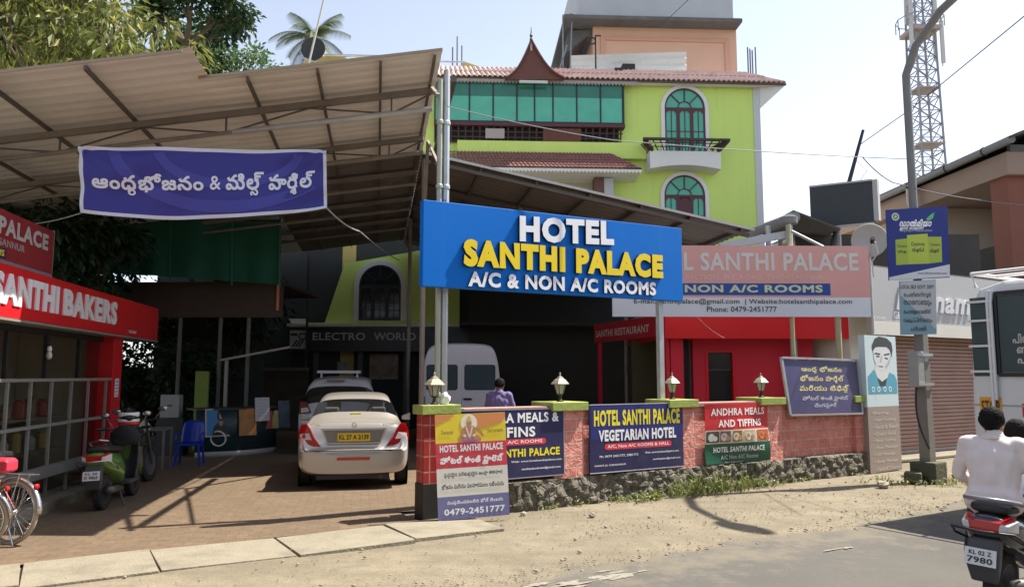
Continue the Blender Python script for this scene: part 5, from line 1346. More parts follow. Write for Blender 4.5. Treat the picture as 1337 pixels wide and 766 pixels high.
def pz(py): return PH - (py - 437) * k_
def pp_(px, py): return ((px - 1137) / 41 * PW, pz(py))
S_ = lambda pts, mm, y: L.shape([pp_(*q) for q in pts][::-1], mm, y)
S_([(1139, 515), (1139, 492), (1146, 484), (1152, 480), (1162, 484), (1174, 490), (1177, 498), (1177, 515)], SHP, -.003)
S_([(1148, 483), (1151, 493), (1157, 499), (1164, 494), (1168, 484), (1166, 474), (1150, 474)], SKP, -.004)
S_([(1151, 493), (1157, 499), (1164, 494), (1161, 505), (1154, 505)], HAIRP, -.0045)
S_([(1147, 456), (1148, 470), (1152, 480), (1157, 485), (1163, 482), (1168, 474), (1171, 460), (1170, 450), (1160, 446), (1150, 448)], SKP, -.005)
S_([(1147, 458), (1146, 450), (1150, 441), (1156, 438), (1166, 440), (1172, 446), (1173, 456), (1171, 466), (1169, 456), (1165, 452), (1155, 452), (1150, 453)], HAIRP, -.006)
S_([(1148, 462), (1150, 460), (1156, 461), (1156, 463)], HAIRP, -.0062); S_([(1161, 462), (1168, 460), (1169, 462), (1161, 464)], HAIRP, -.0062)
S_([(1151, 464), (1155, 464), (1155, 466), (1151, 466)], HAIRP, -.0062); S_([(1162, 466), (1166, 467), (1166, 469), (1162, 468)], HAIRP, -.0062)
S_([(1157, 464), (1159, 465), (1157, 473), (1155, 473)], SHD, -.0062); S_([(1153, 477), (1160, 478), (1158, 480), (1154, 479)], flat('print_lip', (.25, .2, .2)), -.0062)
S_([(1163, 482), (1168, 474), (1170, 464), (1167, 470), (1162, 478)], SHD, -.0061)
for px in (1145, 1152, 1160, 1167): L.oval(*pp_(px, 509), .055, .05, WTXT, -.0065); L.oval(*pp_(px, 509), .038, .034, SHP, -.0067)
PT = flat('pale_brown_print', (.50, .46, .42))
for i, (t_, w_) in enumerate((('Shaving', .5), ('Hair Cutting', .72), ('Facial & Bleach', .8), ('Cream Facial', .7), ('Body Cutting', .68), ('Face Massage', .74), ('Oil Massage', .66), ('Body Massage', .74), ('Dandruff Treatment', .86), ('Spa', .25), ('Ph. 9447 000 000', .8))):
    if i == 10: continue
    L.line('• ' + t_ if i else t_, PW * (.14) + PW * w_ / 2, hz_ - .12 - i * .125, PW * w_, .07, PT, .015, y=-.004)
L.build('print', pn)

# street light pole with its signs
bp_ = gnd(1213, 628)
lp = thing('street_light', 'tall grey street light pole on a mossy concrete foot, arm bending over the road', 'street light', bp_, ST.a)
PO = Frame(bp_.x, bp_.y, ST.a)
pt = at(1189, 98, bp_.y); zt = pt.z
GPAINT = mat('grey_pole_paint', (.17, .17, .165), .6, var=.15, scale=4, stain=.4, stain_col=(.12, .11, .09))
m = MB(); m.loft([[(sx * a, sy * a, z) for sx, sy in ((-1, -1), (1, -1), (1, 1), (-1, 1))] for a, z in ((.092, .30), (.074, 3.3))]); m.build('pole_base', mat('pole_concrete', (.21, .195, .17), .85, var=.15, scale=4, stain=.4, stain_col=(.1, .09, .08)), lp, bevel=.01)
arm = [(0, 0, 3.0), (0, 0, zt - .8), (0, 0, zt), (-.08, -.25, zt + .42), (-.25, -.8, zt + .78), (-.42, -1.4, zt + .96), (-.54, -1.85, zt + 1.02)]
sm = []
for i in range(len(arm) - 1):
    for t in (0, .33, .66): sm.append(Vector(arm[i]).lerp(Vector(arm[i + 1]), t))
sm.append(Vector(arm[-1]))
m = MB(); m.tube(sm, .066, 12); m.build('arm', GPAINT, lp, smooth=True)
m = MB(); m.ball((-.6, -2.15, zt + 1.04), (.20, .45, .09), 14, 8); lh = m.build('lamp_head', GREYC, lp, smooth=True)
m = MB(); m.box((0, 0, .12), (.42, .42, .42), Euler((0, 0, .1)).to_matrix()); m.box((-.36, .05, .06), (.3, .26, .22), Euler((0, 0, .5)).to_matrix()); m.build('foot', mat('mossy_concrete', (.085, .085, .055), .95, var=.35, scale=6, stain=.6, stain_col=(.04, .055, .02), bump=.6), lp, bevel=.02)
b0 = PO.px(1190, 458, -.12); b1 = PO.px(1205, 505, -.12)
m = MB(); m.span((-.30, -.10, b1[1]), (-.115, .08, b0[1])); bx = m.build('meter_box', mat('box_grey', (.33, .33, .31), .6, metal=.2), lp, bevel=.01)
m = MB()
for z in (b1[1] + .02, b0[1] - .08): m.span((-.31, -.115, z), (.13, -.101, z + .05)); m.span((.115, -.1, z), (.13, .1, z + .05))
m.build('strap', STEEL, lp)
m = MB(); m.tube([*[(-.24 - .11 * math.sin(math.pi * k / 12) + .13 * (k / 12) ** 2, -.02 - .08 * k / 12, b1[1] + (.55 - b1[1]) * k / 12) for k in range(13)]], .018, 6); m.build('cable', BLACK, lp)

YA = bp_.y - .12
q0, q1, q2, q3 = at(1157, 274, YA), at(1237, 269, YA), at(1240, 362, YA), at(1161, 366, YA)
ad = thing('cement_advert', 'deep blue advert board with three lime green sacks on the street light pole', 'sign', (q3.x, q3.y, 0), R(0))
m = MB(); m.prism([(0, q3.z), (q2.x - q3.x, q2.z), (q1.x - q3.x, q1.z), (q0.x - q3.x, q0.z)], .03); m.build('panel', mat('deep_blue_flex', (.018, .03, .19), .4, var=.08), ad)
def adp(px, py): q = at(px, py, YA); return q.x - q3.x, q.z
L = Lettering()
A_ = lambda pts, mm, y: L.shape([adp(*q) for q in pts][::-1], mm, y)
A_([(1161, 362), (1240, 345), (1240, 361), (1161, 366)], flat('advert_white', (.62, .63, .65)), -.003)
SACK, SACK2 = flat('lime_sack', (.42, .52, .06)), flat('lime_sack_side', (.36, .45, .05))
A_([(1169, 313), (1187, 311), (1187, 345), (1170, 346)], SACK2, -.003); A_([(1211, 309), (1229, 309), (1230, 342), (1212, 344)], SACK2, -.003); A_([(1184, 307), (1211, 305), (1213, 344), (1186, 345)], SACK, -.004)
L.oval(*adp(1169, 283), .065, .068, flat('seal_white', (.6, .6, .55)), -.003); L.oval(*adp(1169, 283), .045, .047, flat('seal_green', (.1, .25, .1)), -.0035); L.oval(*adp(1169, 283), .022, .024, flat('seal_yellow', (.6, .55, .1)), -.004)
A_([(1209, 286), (1214, 281), (1220, 277), (1218, 285), (1211, 289)], flat('leaf_green', (.12, .45, .2)), -.0035)
def al(text, x0, y0, x1, y1, mm, bold, slant=0.0): a, b_ = adp(x0, y1), adp(x1, y0); L.line(text, (a[0] + b_[0]) / 2, (a[1] + b_[1]) / 2, b_[0] - a[0], b_[1] - a[1], mm, bold, y=-.0045, slant=slant)
al('ഡാൽമിയാ', 1175, 286, 1216, 296, WTXT, .04, .25); al('ഇനി സിമന്റ്', 1175, 295, 1206, 301, WTXT, .03, .25); al('കരുത്തുറ്റ നിർമാണത്തിന്', 1175, 299.5, 1217, 303, GTXT, .01)
al('Dalmia', 1190, 316, 1207, 321, DG, .02); al('ഡിഎസ്പി', 1191, 323, 1206, 330, DG, .05); al('Cement', 1171, 319, 1184, 323, DG, .01); al('ഡിഎ', 1172, 326, 1183, 331, DG, .04); al('Cement', 1214, 317, 1227, 321, DG, .01); al('ഡിഎസ്', 1214, 324, 1226, 331, DG, .04)
al('www.dalmiacement.com', 1198, 355, 1236, 358, DG, .01)
L.build('print', ad)
YN = bp_.y - .13
q0, q1, q2, q3n = at(1174, 367, YN), at(1222, 365, YN), at(1223, 436, YN), at(1176, 437, YN)
nt2 = thing('council_notice', 'small pale blue notice of regional script under the blue advert on the pole', 'sign', (q3n.x, q3n.y, 0))
def npx(px, py): q = at(px, py, YN); return q.x - q3n.x, q.z
m = MB(); m.prism([npx(1176, 437), npx(1223, 436), npx(1222, 365), npx(1174, 367)], .015); m.build('panel', mat('pale_blue_tin', (.22, .36, .42), .5, var=.05), nt2)
L = Lettering()
L.shape([npx(*q) for q in ((1222, 366), (1175, 368), (1175.5, 385), (1223, 431))], flat('notice_grey', (.48, .50, .50)), -.002)
def nl(text, x0, y0, x1, y1, bold): a, b_ = npx(x0, y1), npx(x1, y0); L.line(text, (a[0] + b_[0]) / 2, (a[1] + b_[1]) / 2, b_[0] - a[0], b_[1] - a[1], DG, bold, y=-.004)
nl('LOCAL SELF GOVT. DEPT', 1176, 372, 1219, 377, .03); nl('െചങ്ങന്നൂർ', 1180, 381, 1215, 389, .02); nl('നഗരസഭയും', 1180, 392, 1216, 400, .02); nl('െപാതുമരാമത്ത്', 1180, 403, 1215, 411, .02); nl('വകുപ്പിന്റെയും', 1180, 414, 1217, 422, .02); nl('പദ്ധതി', 1189, 425, 1209, 432, .02)
L.build('lettering', nt2)

# ------------------------------------------------------------------ cell tower
TY = 75.0
tb, tt = at(1213, 240, TY), at(1207, 0, TY)
tw = thing('cell_tower', 'tall steel lattice phone mast with antenna panels far behind the peach house', 'tower', (tb.x, TY, 0))
ztop = tt.z + 2.0; TG = mat('tower_grey', (.27, .27, .29), .6, metal=.2, var=.1); TR = mat('tower_red', (.36, .31, .30), .6, var=.1)
def half(z): return 1.45 - .58 * min(1, z / 36.0)
def leg(i, z): s = half(z); return Vector((((-1, -1), (1, -1), (1, 1), (-1, 1))[i][0] * s, ((-1, -1), (1, -1), (1, 1), (-1, 1))[i][1] * s, z))
m = MB(); NS = 30; H_ = ztop
for i in range(4): m.bar(leg(i, 0), leg(i, H_), .16)
for k in range(NS):
    z0, z1 = H_ * k / NS, H_ * (k + 1) / NS
    for i in range(4):
        j = (i + 1) % 4
        m.bar(leg(i, z0), leg(j, z1), .07); m.bar(leg(j, z0), leg(i, z1), .07); m.bar(leg(i, z1), leg(j, z1), .08)
m.build('lattice', TG, tw)
m = MB()
for (py, s, hh) in ((42, 1.5, .5), (118, 1.08, .25), (190, 1.06, .25)):
    z = at(1207, py, TY).z; m.span((-half(z) * s - .1, -half(z) * s - .1, z - hh / 2), (half(z) * s + .1, half(z) * s + .1, z + hh / 2 - .1))
m.build('platform', TR, tw)
m = MB(); z = at(1207, 40, TY).z
for k in range(12): a = k * math.pi / 6; m.bar((2.2 * math.cos(a), 2.2 * math.sin(a), z), (2.2 * math.cos(a), 2.2 * math.sin(a), z + 1.1), .07); m.bar((2.2 * math.cos(a), 2.2 * math.sin(a), z + 1.1), (2.2 * math.cos(a + .524), 2.2 * math.sin(a + .524), z + 1.1), .07)
m.build('handrail', TG, tw)
for (px, py, hh, yy) in ((1182, 22, 3.6, -1), (1181, 60, 3.2, -1.3), (1221, 62, 4.4, -1.2), (1224, 48, 4.2, .6), (1213, 18, 3.0, -1), (1188, 10, 3.0, .8)):
    p = at(px, py, TY); m = MB(); m.span((p.x - tb.x - .17, yy - .2, p.z - hh / 2), (p.x - tb.x + .17, yy, p.z + hh / 2)); m.span((p.x - tb.x - .04, yy + .02, p.z - hh / 2 - .3), (p.x - tb.x + .04, yy + .1, p.z + hh / 2 + .3)); m.build('antenna', mat('antenna_grey', (.50, .50, .50), .5), tw)

# ------------------------------------------------------------------ wires
WIRE = flat('black_wire', (.05, .05, .055), .6)
pole_top = at(1190, 208, bp_.y)
cable('wire', 'thin grey wire from the twin posts across the hotel front to the street light', [at(584, 139, 10.05), at(800, 183, 11.2), pole_top], .007, flat('grey_wire', (.30, .30, .30)), .03)
cable('wire', 'black wire rising from the leaning mast past the street light to the upper right', [at(1124, 188, 17.2), at(1190, 142, 15.5), at(1345, 15, 11.5)], .010, WIRE, .0)
cable('wire', 'black wire drooping from the mast to the peach house wall', [at(1126, 205, 17.2), at(1165, 238, 17.5), at(1290, 262, 20.2)], .012, WIRE, .06)
cable('wire', 'black wire running from the street light down past the brown column', [at(1192, 245, bp_.y), at(1337, 268, 10)], .006, WIRE, .04)
cable('wire', 'thin wire crossing the sky in front of the grey water tank', [at(865, 32, 27), at(925, -25, 24)], .012, WIRE, 0)
cable('wire', 'thin cord hanging from the faded sign over the red fascia', [at(908, 411, 15.2), at(946, 441, 15.6)], .006, flat('pale_wire', (.45, .4, .38)), .05)

# ------------------------------------------------------------------ trees
def branchy(m, p, d, ln, r_, depth, tips, spread=.6, up=.15):
    p = Vector(p); d = Vector(d).normalized(); pts = [p]; q = p
    for k in range(3):
        d = (d + Vector((rnd.uniform(-.2, .2), rnd.uniform(-.2, .2), rnd.uniform(-.08, .2)))).normalized(); q = q + d * ln / 3; pts.append(q)
    m.tube(pts, [r_, r_ * .85, r_ * .72, r_ * .6], 7 if depth > 1 else 5)
    if depth == 0: tips.append((q, d)); return
    if depth <= 2: tips.append((pts[2], d))
    for k in range(rnd.choice((2, 3, 3))):
        nd = (d + Vector((rnd.uniform(-1, 1), rnd.uniform(-1, 1), rnd.uniform(-.5, .9) + up)) * spread).normalized()
        branchy(m, q, nd, ln * rnd.uniform(.62, .85), r_ * .58, depth - 1, tips, spread, up)
def leaves(m, c, n, rad, ll, lw, droop=.5, two=True):
    for _ in range(n):
        o_ = Vector((rnd.gauss(0, 1), rnd.gauss(0, 1), rnd.gauss(0, .8))); o_ = o_.normalized() * rad * rnd.uniform(.15, 1) ** .6
        p = c + o_
        d = (o_.normalized() * .7 + Vector((rnd.uniform(-.6, .6), rnd.uniform(-.6, .6), -droop + rnd.uniform(-.4, .4)))).normalized()
        s = d.cross(Vector((rnd.uniform(-1, 1), rnd.uniform(-1, 1), rnd.uniform(.2, 1)))).normalized(); k = rnd.uniform(.7, 1.3); L_ = ll * k; w_ = lw * k
        nr = s.cross(d) * L_ * .12
        a, b_, c_, e_ = p, p + d * L_ * .45 + s * w_ / 2 + nr, p + d * L_, p + d * L_ * .45 - s * w_ / 2 + nr
        m.poly([a, b_, c_, e_])
BARK = mat('bark', (.11, .085, .06), .95, var=.3, scale=7, bump=.5)
LF_MANGO = leafmat('mango_leaf', (.06, .085, .02), (.19, .21, .045), (.42, .37, .11), .5)
LF_DARK = leafmat('dark_leaf', (.012, .035, .014), (.03, .075, .022), (.06, .11, .03), .3)
LF_FINE = leafmat('fine_leaf', (.06, .12, .045), (.12, .20, .075), (.2, .28, .12), .35)
def tree(label, base, h, lean, first, depth, rad, nleaf, ll, lw, lm, droop, extra=(), spread=.65, r_=.22, group='trees behind the bakery'):
    t = thing('leafy_tree', label, 'tree', base, 0, group)
    m = MB(); tips = []
    top = Vector((lean[0], lean[1], h)); m.tube([(0, 0, -.1), Vector((lean[0] * .3, lean[1] * .3, h * .5)), top], [r_ * 1.25, r_, r_ * .85], 10)
    for k in range(first[0]):
        a = 2 * math.pi * k / first[0] + rnd.uniform(-.4, .4)
        branchy(m, top, (math.cos(a), math.sin(a), rnd.uniform(.35, 1.0)), first[1], r_ * .6, depth, tips, spread)
    for e in extra: branchy(m, top, e[0], e[1], r_ * .5, depth, tips, spread)
    m.build('trunk', BARK, t, smooth=True)
    m = MB(); per = max(8, nleaf // max(1, len(tips)))
    for p, d in tips: leaves(m, p, rnd.randint(int(per * .5), int(per * 1.5)), rad * rnd.uniform(.7, 1.3), ll, lw, droop)
    m.build('crown', lm, t, recalc=False)
    return t
rnd.seed(11)
tree('big pale leaved mango tree spreading above the shed roof at the left', (-13.4, 20.6, 0), 6.4, (.3, 0), (7, 2.3), 3, .62, 11500, .34, .10, LF_MANGO, .75, extra=(((.5, -.8, .25), 2.6), ((-.3, -.9, .3), 2.8), ((.2, .2, 1.0), 2.6)))
rnd.seed(21)
tree('darker tall tree rising behind the mango tree', (-12.0, 26.5, 0), 13.6, (.3, 0), (5, .95), 3, .40, 3800, .26, .13, LF_DARK, .3)
rnd.seed(5)
tree('fine leaved dense green tree beyond the left end of the shed roof', (-13.1, 33, 0), 12.4, (.2, 0), (8, 1.5), 3, .55, 13500, .20, .12, LF_FINE, .2, spread=.75)
rnd.seed(31)
tree('shadowy tree standing close behind the bakery wall', (-10.2, 16.8, 0), 2.4, (.2, 0), (6, 1.4), 2, .65, 5200, .22, .10, LF_DARK, .5, r_=.14)
tree('low shadowy tree under the green net, behind the old store', (-8.7, 22.5, 0), 1.6, (.2, 0), (6, 1.25), 2, .65, 4800, .2, .09, LF_DARK, .4, r_=.12)
tree('yellow green bushy tree seen through the gap above the bakery', (-12.5, 18.2, 0), 2.0, (.2, 0), (7, 1.5), 2, .65, 6200, .24, .09, LF_MANGO, .6, r_=.13)
tree('dark bush low against the dark backing wall', (-9.6, 20.4, 0), .5, (.1, 0), (7, .9), 2, .6, 4600, .2, .09, LF_DARK, .4, r_=.09)
rnd.seed(77)
for k, (x, y, lb) in enumerate(((-17, 24, 'leafy tree far left of the yard, partly behind the mango tree'), (-19.5, 33, 'distant leafy tree behind the left end of the trees'))):
    tree(lb, (x, y, 0), 4.0 + k, (0, 0), (6, 2.2), 2, .9, 3200, .3, .14, LF_DARK, .4)
cw = thing('dark_backing_wall', 'dark backing wall added behind the bakery and the old store', 'wall', (-12, 24.4, 0))  # invented wall, added as a dark backing under the shed
m = MB(); m.span((-12, 0, 0), (5.5, .25, 1.9)); m.build('masonry', mat('dark_backing_masonry', (.055, .045, .032), .95, var=.5, scale=2.5, bump=.6), cw)
m = MB(); m.span((-12, -.04, 1.903), (5.5, .29, 2.0)); m.build('coping', DKCON, cw)

# coconut palm
PB = at(410, 50, 58)
palm = thing('coconut_palm', 'lone coconut palm rising behind the shed roof', 'palm', (PB.x, PB.y, 0))
m = MB(); m.tube([(1.2, 0, 0), (.8, 0, PB.z * .4), (.2, 0, PB.z * .8), (0, 0, PB.z - .2)], [.22, .17, .15, .16], 10); m.build('trunk', mat('palm_trunk', (.20, .17, .14), .9, var=.2), palm, smooth=True)
m = MB(); rnd.seed(4)
for k in range(22):
    a = 2 * math.pi * k / 22 + rnd.uniform(-.15, .15); el = rnd.uniform(-.45, 1.25); ln_ = rnd.uniform(3.0, 3.9)
    prev = None; d0 = Vector((math.cos(a) * math.cos(el), math.sin(a) * math.cos(el), math.sin(el))); p = Vector((0, 0, PB.z - .1)); d = d0.copy(); seg = 16
    for i in range(seg):
        q = p + d * ln_ / seg; m.bar(p, q, .035 * (1 - i / seg) + .008)
        if i > 1:
            side = d.cross(Vector((0, 0, 1)));
            side = side.normalized() if side.length > .05 else Vector((1, 0, 0))
            for s in (-1, 1):
                for kk in (0, .5):
                    l2 = 1.0 * math.sin(math.pi * (i + 1 + kk) / (seg + 3)) + .12; r0 = p.lerp(q, kk); tip = r0 + (side * s * .8 + d * .55 + Vector((0, 0, -.55))).normalized() * l2
                    m.poly([r0, r0 + d * .09, tip])
        p = q; d = (d + Vector((0, 0, -.085 - .03 * (1 - el)))).normalized()
m.build('crown', leafmat('palm_leaf', (.035, .065, .02), (.08, .11, .035), (.16, .16, .06), .3), palm, recalc=False)

# black dish and bamboo pole behind the shed roof
dp = at(409, 64, 24.5)
bd = thing('black_dish', 'round black satellite dish above the shed roof in front of the palm', 'dish', dp)
m = MB(); rings = [m.ring((0, .12 - d * 1.1, 0), Vector((1, 0, 0)), Vector((0, 0, 1)), r_ * 1.17, 26) for r_, d in prof]
for i in range(len(rings) - 1): m.bridge(rings[i], rings[i + 1])
m.face(rings[0]); m.build('reflector', mat('black_mesh_dish', (.03, .033, .036), .6), bd, smooth=True, thick=.015)
m = MB(); m.tube([(0, .16, 0), (0, .2, -dp.z)], .04, 8); m.build('mount', IRON, bd)
m = MB(); m.bar((-.38, -.05, -.3), (.15, -.2, -.55), .04); m.build('feed_arm', STEEL, bd)
pa, pb = at(424, -5, 24.0), at(402, 88, 24.0)
pl = thing('bamboo_pole', 'thin pale pole leaning past the black dish', 'pole', (pb.x, pb.y, 0)); o_ = Vector((pb.x, pb.y, 0)); m = MB(); m.tube([pb + (pb - pa) * 3.0 * (pb.z / (3 * (pa.z - pb.z))) - o_, pb - o_, pa - o_], .035, 7); m.build('shaft', flat('pale_bamboo', (.52, .50, .42)), pl)
yb = at(432, 78, 25.5)
yr = thing('yellow_tank_roof', 'small ochre roof peeking over the shed beside the palm', 'roof', (yb.x, yb.y, 0))
m = MB(); m.prism([(-1.0, yb.z - .5), (-.85, yb.z + .1), (.3, yb.z + .12), (1.1, yb.z - .15), (1.2, yb.z - .5)], 1.2); m.use(0).span((-.8, .1, 0), (1.0, 1.0, yb.z - .5)); m.build('hood', yg, yr)
m = MB(); m.tube([(-.2, -.1, yb.z + .12), (3.6, -.1, yb.z + .02)], .05, 7); m.build('pipe', STEEL, yr)

# weeds at the foot of the wall, stones, litter
def tuft(m, c, n, h, sp):
    for _ in range(n):
        b_ = c + Vector((rnd.gauss(0, sp), rnd.gauss(0, sp), 0)); d = Vector((rnd.gauss(0, .45), rnd.gauss(0, .45), 1)).normalized(); hh = h * rnd.uniform(.4, 1.2); s = d.cross(Vector((rnd.uniform(-1, 1), rnd.uniform(-1, 1), 0))).normalized() * rnd.uniform(.006, .012)
        md = b_ + d * hh * .55; tip = b_ + d * hh + Vector((rnd.gauss(0, .05), rnd.gauss(0, .05), -.02))
        m.poly([b_ - s, b_ + s, md + s * .8, md - s * .8]); m.poly([md - s * .8, md + s * .8, tip])
        if rnd.random() < .5:
            e = Vector((rnd.uniform(-1, 1), rnd.uniform(-1, 1), rnd.uniform(0, .8))).normalized() * rnd.uniform(.03, .06); f = e.cross(d).normalized() * .015; m.poly([md, md + e * .5 + f, md + e, md + e * .5 - f])
rnd.seed(9); m = MB()
for _ in range(60):
    u_ = rnd.choice((3.4, 4.1, 4.5, 5.2, 5.6)) + rnd.gauss(0, .22) if rnd.random() < .8 else rnd.uniform(2.6, 6.4)
    tuft(m, ST.w(u_, -.12 - abs(rnd.gauss(0, .12)), 0), rnd.randint(5, 14), .30 * math.exp(-((u_ - 4.7) / 1.1) ** 2) * rnd.uniform(.5, 1.3) + .09, .06)
for _ in range(30): tuft(m, ST.w(rnd.uniform(.8, 9), -.10, 0), 4, .10, .05)
for _ in range(45):
    p = bp_ + Vector((rnd.gauss(.1, .5), rnd.gauss(-.25, .25), 0)); tuft(m, p, 5, .12, .08)
tag(m.build('weeds', leafmat('weed_leaf', (.10, .14, .035), (.24, .27, .08), (.45, .40, .18), .4), recalc=False), 'dry grass and weeds at the foot of the boundary wall', 'weeds', kind='stuff')
m = MB()
cl = [(rnd.uniform(-3, 10), rnd.uniform(-3.0, -.6)) for _ in range(26)]
for _ in range(2600):
    k = rnd.random(); c_ = rnd.choice(cl)
    u_, v_ = (c_[0] + rnd.gauss(0, .5), c_[1] + rnd.gauss(0, .18)) if k < .55 else (rnd.uniform(-4, 11), rnd.gauss(-2.85, .16) if k < .8 else rnd.uniform(-3.0, -.3)); p = ST.w(u_, v_, 0); s = rnd.uniform(.003, .009) if rnd.random() < .93 else rnd.uniform(.010, .02)
    m.ball(p + Vector((0, 0, s * .4)), (s * rnd.uniform(.8, 1.5), s * rnd.uniform(.8, 1.4), s * .7), 6, 4)
tag(m.build('gravel', mat('gravel_stone', (.26, .225, .17), .9, var=.45, scale=.9)), 'loose small gravel scattered over the dusty verge', 'gravel', kind='stuff')
m = MB()
for _ in range(60):
    p = bp_ + Vector((rnd.gauss(.15, .45), rnd.gauss(-.2, .22), 0)); d = Vector((rnd.uniform(-1, 1), rnd.uniform(-1, 1), rnd.uniform(.1, .6))).normalized() * rnd.uniform(.06, .14); s = d.cross(Vector((0, 0, 1))).normalized() * .03
    m.poly([p + Vector((0, 0, .03)), p + d * .5 + s + Vector((0, 0, .05)), p + d, p + d * .5 - s + Vector((0, 0, .05))])
tag(m.build('leaf_litter', leafmat('dry_leaf', (.14, .12, .05), (.24, .20, .09), (.35, .28, .14), .3), recalc=False), 'dry leaf litter heaped round the street light foot', 'leaf litter', kind='stuff')
STN = mat('pale_stone', (.34, .30, .24), .9, var=.2, scale=12, bump=.5)
def stone(px, py, s, label, group=None):
    p = gnd(px, py); m = MB(); m.ball((0, 0, s * .42), (s, s * .75, s * .6), 10, 7)
    for v_ in m.bm.verts: v_.co += Vector((rnd.uniform(-1, 1), rnd.uniform(-1, 1), rnd.uniform(-1, 1))) * s * .14
    o = tag(m.build('stone', STN, smooth=False, bevel=0), label, 'stone', group); o.location = (p.x, p.y, 0)
for k, (px, py, s) in enumerate(((683, 657, .12), (702, 654, .08), (669, 660, .06), (716, 652, .055), (694, 661, .05), (775, 649, .06), (727, 655, .04))): stone(px, py, s, 'rough pale stone lying in the row at the foot of the wall', 'stones at the foot of the wall')
stone(683, 672, .04, 'flat reddish stone on the sand near the standing board'); stone(1153, 636, .10, 'dark stone on the verge left of the street light foot'); stone(622, 671, .05, 'pebble wedged under the standing board'); stone(773, 674, .05, 'dark lump of earth on the sand below the vegetarian sign')

# ------------------------------------------------------------------ vehicles
TYRE = mat('tyre_rubber', (.022, .021, .020), .85, var=.2, scale=8)
ALLOY = mat('wheel_alloy', (.35, .35, .36), .4, metal=.6)
CHROME = mat('chrome', (.62, .62, .62), .18, metal=.9, var=.05)
GREYPL = mat('grey_plastic', (.06, .06, .062), .55, var=.1)
DGL = glass('dark_car_glass', (.018, .02, .022), .05)
CGL = glass('clear_car_glass', (.018, .02, .022), .04, clear=.62)
REDL = mat('red_lens', (.42, .006, .01), .15, var=.1, coat=.5); CLEARL = mat('clear_lens', (.62, .60, .58), .15); AMB = mat('amber_lens', (.6, .2, .02), .2)
def wheel(parent, c, r_, w_, axis=(1, 0, 0), rim=ALLOY, spokes=5):
    c = Vector(c); m = MB(); a = Vector(axis)
    m.lathe([(r_ * .62, -w_ / 2), (r_ * .92, -w_ / 2), (r_, -w_ * .34), (r_, w_ * .34), (r_ * .92, w_ / 2), (r_ * .62, w_ / 2)], c, 24, axis); t = m.build('wheel', TYRE, parent, smooth=False)
    m = MB()
    for s in (-1, 1):
        m.lathe([(r_ * .64, s * w_ * .5), (r_ * .60, s * w_ * .52), (r_ * .52, s * w_ * .36), (r_ * .18, s * w_ * .40), (r_ * .12, s * w_ * .5)], c, 20, axis)
    m.build('rim', rim, t)
    return t
def profile_car(name, label, cat, loc, rz, stations, ring_fn, body, glassy, group=None, pane=None):
    """lofted body: stations of half rings mirrored; faces for which glassy(i, j) is true become panes"""
    t = thing(name, label, cat, loc, rz, group)
    m = MB(); rr = []
    for st in stations:
        half = ring_fn(st); ring = [Vector(p) for p in half] + [Vector((-p[0], p[1], p[2])) for p in half[::-1][1:-1]]
        rr.append([m.v(p) for p in ring])
    n = len(rr[0]); h = len(half)
    for i in range(len(rr) - 1):
        for j in range(n):
            k = j if j < h - 1 else n - 1 - j
            m.use(glassy(i, k)); m.face([rr[i][j], rr[i][(j + 1) % n], rr[i + 1][(j + 1) % n], rr[i + 1][j]])
    m.use(0); m.face(rr[0][::-1]); m.face(rr[-1])
    o = m.build('body', [body, pane or DGL, pane or DGL, BLACK], t, smooth=True, sub=2)
    baked(o); split_materials(o, {1: 'window', 2: 'rear_window'})
    return t, o
# --- silver saloon
SILV = mat('silver_paint', (.50, .465, .42), .28, metal=.55, var=.03, scale=2, coat=.6)
def sal_ring(s):
    y, zb, w, belt, gw0, gw1, top = s
    return [(0, y, zb), (w * .82, y, zb), (w * .97, y, zb + .09), (w, y, zb + .30), (w * .995, y, (zb + .30 + belt) / 2 + .06), (w * .955, y, belt - .02), (gw0, y, belt + .03), ((gw0 + gw1) / 2 + .01, y, (belt + top) / 2 + .03), (gw1, y, top - .06), (gw1 * .8, y, top - .008), (0, y, top)]
SAL = [ # y, zb, w, belt, gw0, gw1, top
    (.00, .26, .70, .56, .66, .60, .60), (.015, .24, .79, .58, .74, .68, .62), (.09, .22, .835, .64, .76, .70, .655), (.12, .22, .84, .86, .76, .68, .90), (.15, .22, .845, .90, .77, .69, 1.01), (.24, .22, .845, .92, .77, .69, 1.035), (.46, .22, .845, .93, .76, .66, 1.05),
    (.60, .22, .845, .94, .735, .63, 1.14), (.98, .22, .845, .945, .725, .575, 1.40), (1.15, .22, .845, .945, .725, .56, 1.45), (1.9, .22, .845, .93, .725, .56, 1.475), (2.45, .22, .845, .92, .725, .55, 1.43), (2.62, .22, .845, .92, .725, .57, 1.37), (3.15, .22, .84, .90, .74, .64, .98), (3.3, .22, .84, .88, .74, .64, .95), (3.75, .24, .80, .74, .70, .58, .78), (3.92, .28, .70, .60, .6, .5, .62)]
def salg(i, k):
    if 7 <= i < 8 and 7 <= k <= 9: return 2
    if 8 <= i < 12 and k in (6, 7): return 1
    if i == 12 and k >= 7: return 1
    if i == 12 and k == 6: return 1
    return 0
CARP = Vector((-.2035 * 12.0, 12.0, 0)); CAZ = R(10.8)
car, body = profile_car('silver_car', 'silver saloon car with yellow number plate parked facing away under the shed', 'car', CARP, CAZ, SAL, sal_ring, SILV, salg, pane=CGL)
SEAT = mat('car_seat_cloth', (.20, .185, .16), .9, var=.15)
m = MB(); m.loft([[(-.62, .95, .45), (.62, .95, .45), (.62, 1.08, .45), (-.62, 1.08, .45)], [(-.58, .80, 1.04), (.58, .80, 1.04), (.58, .90, 1.04), (-.58, .90, 1.04)]]); m.span((-.62, 1.0, .3), (.62, 1.6, .5)); m.build('rear_seat', SEAT, car, bevel=.03)
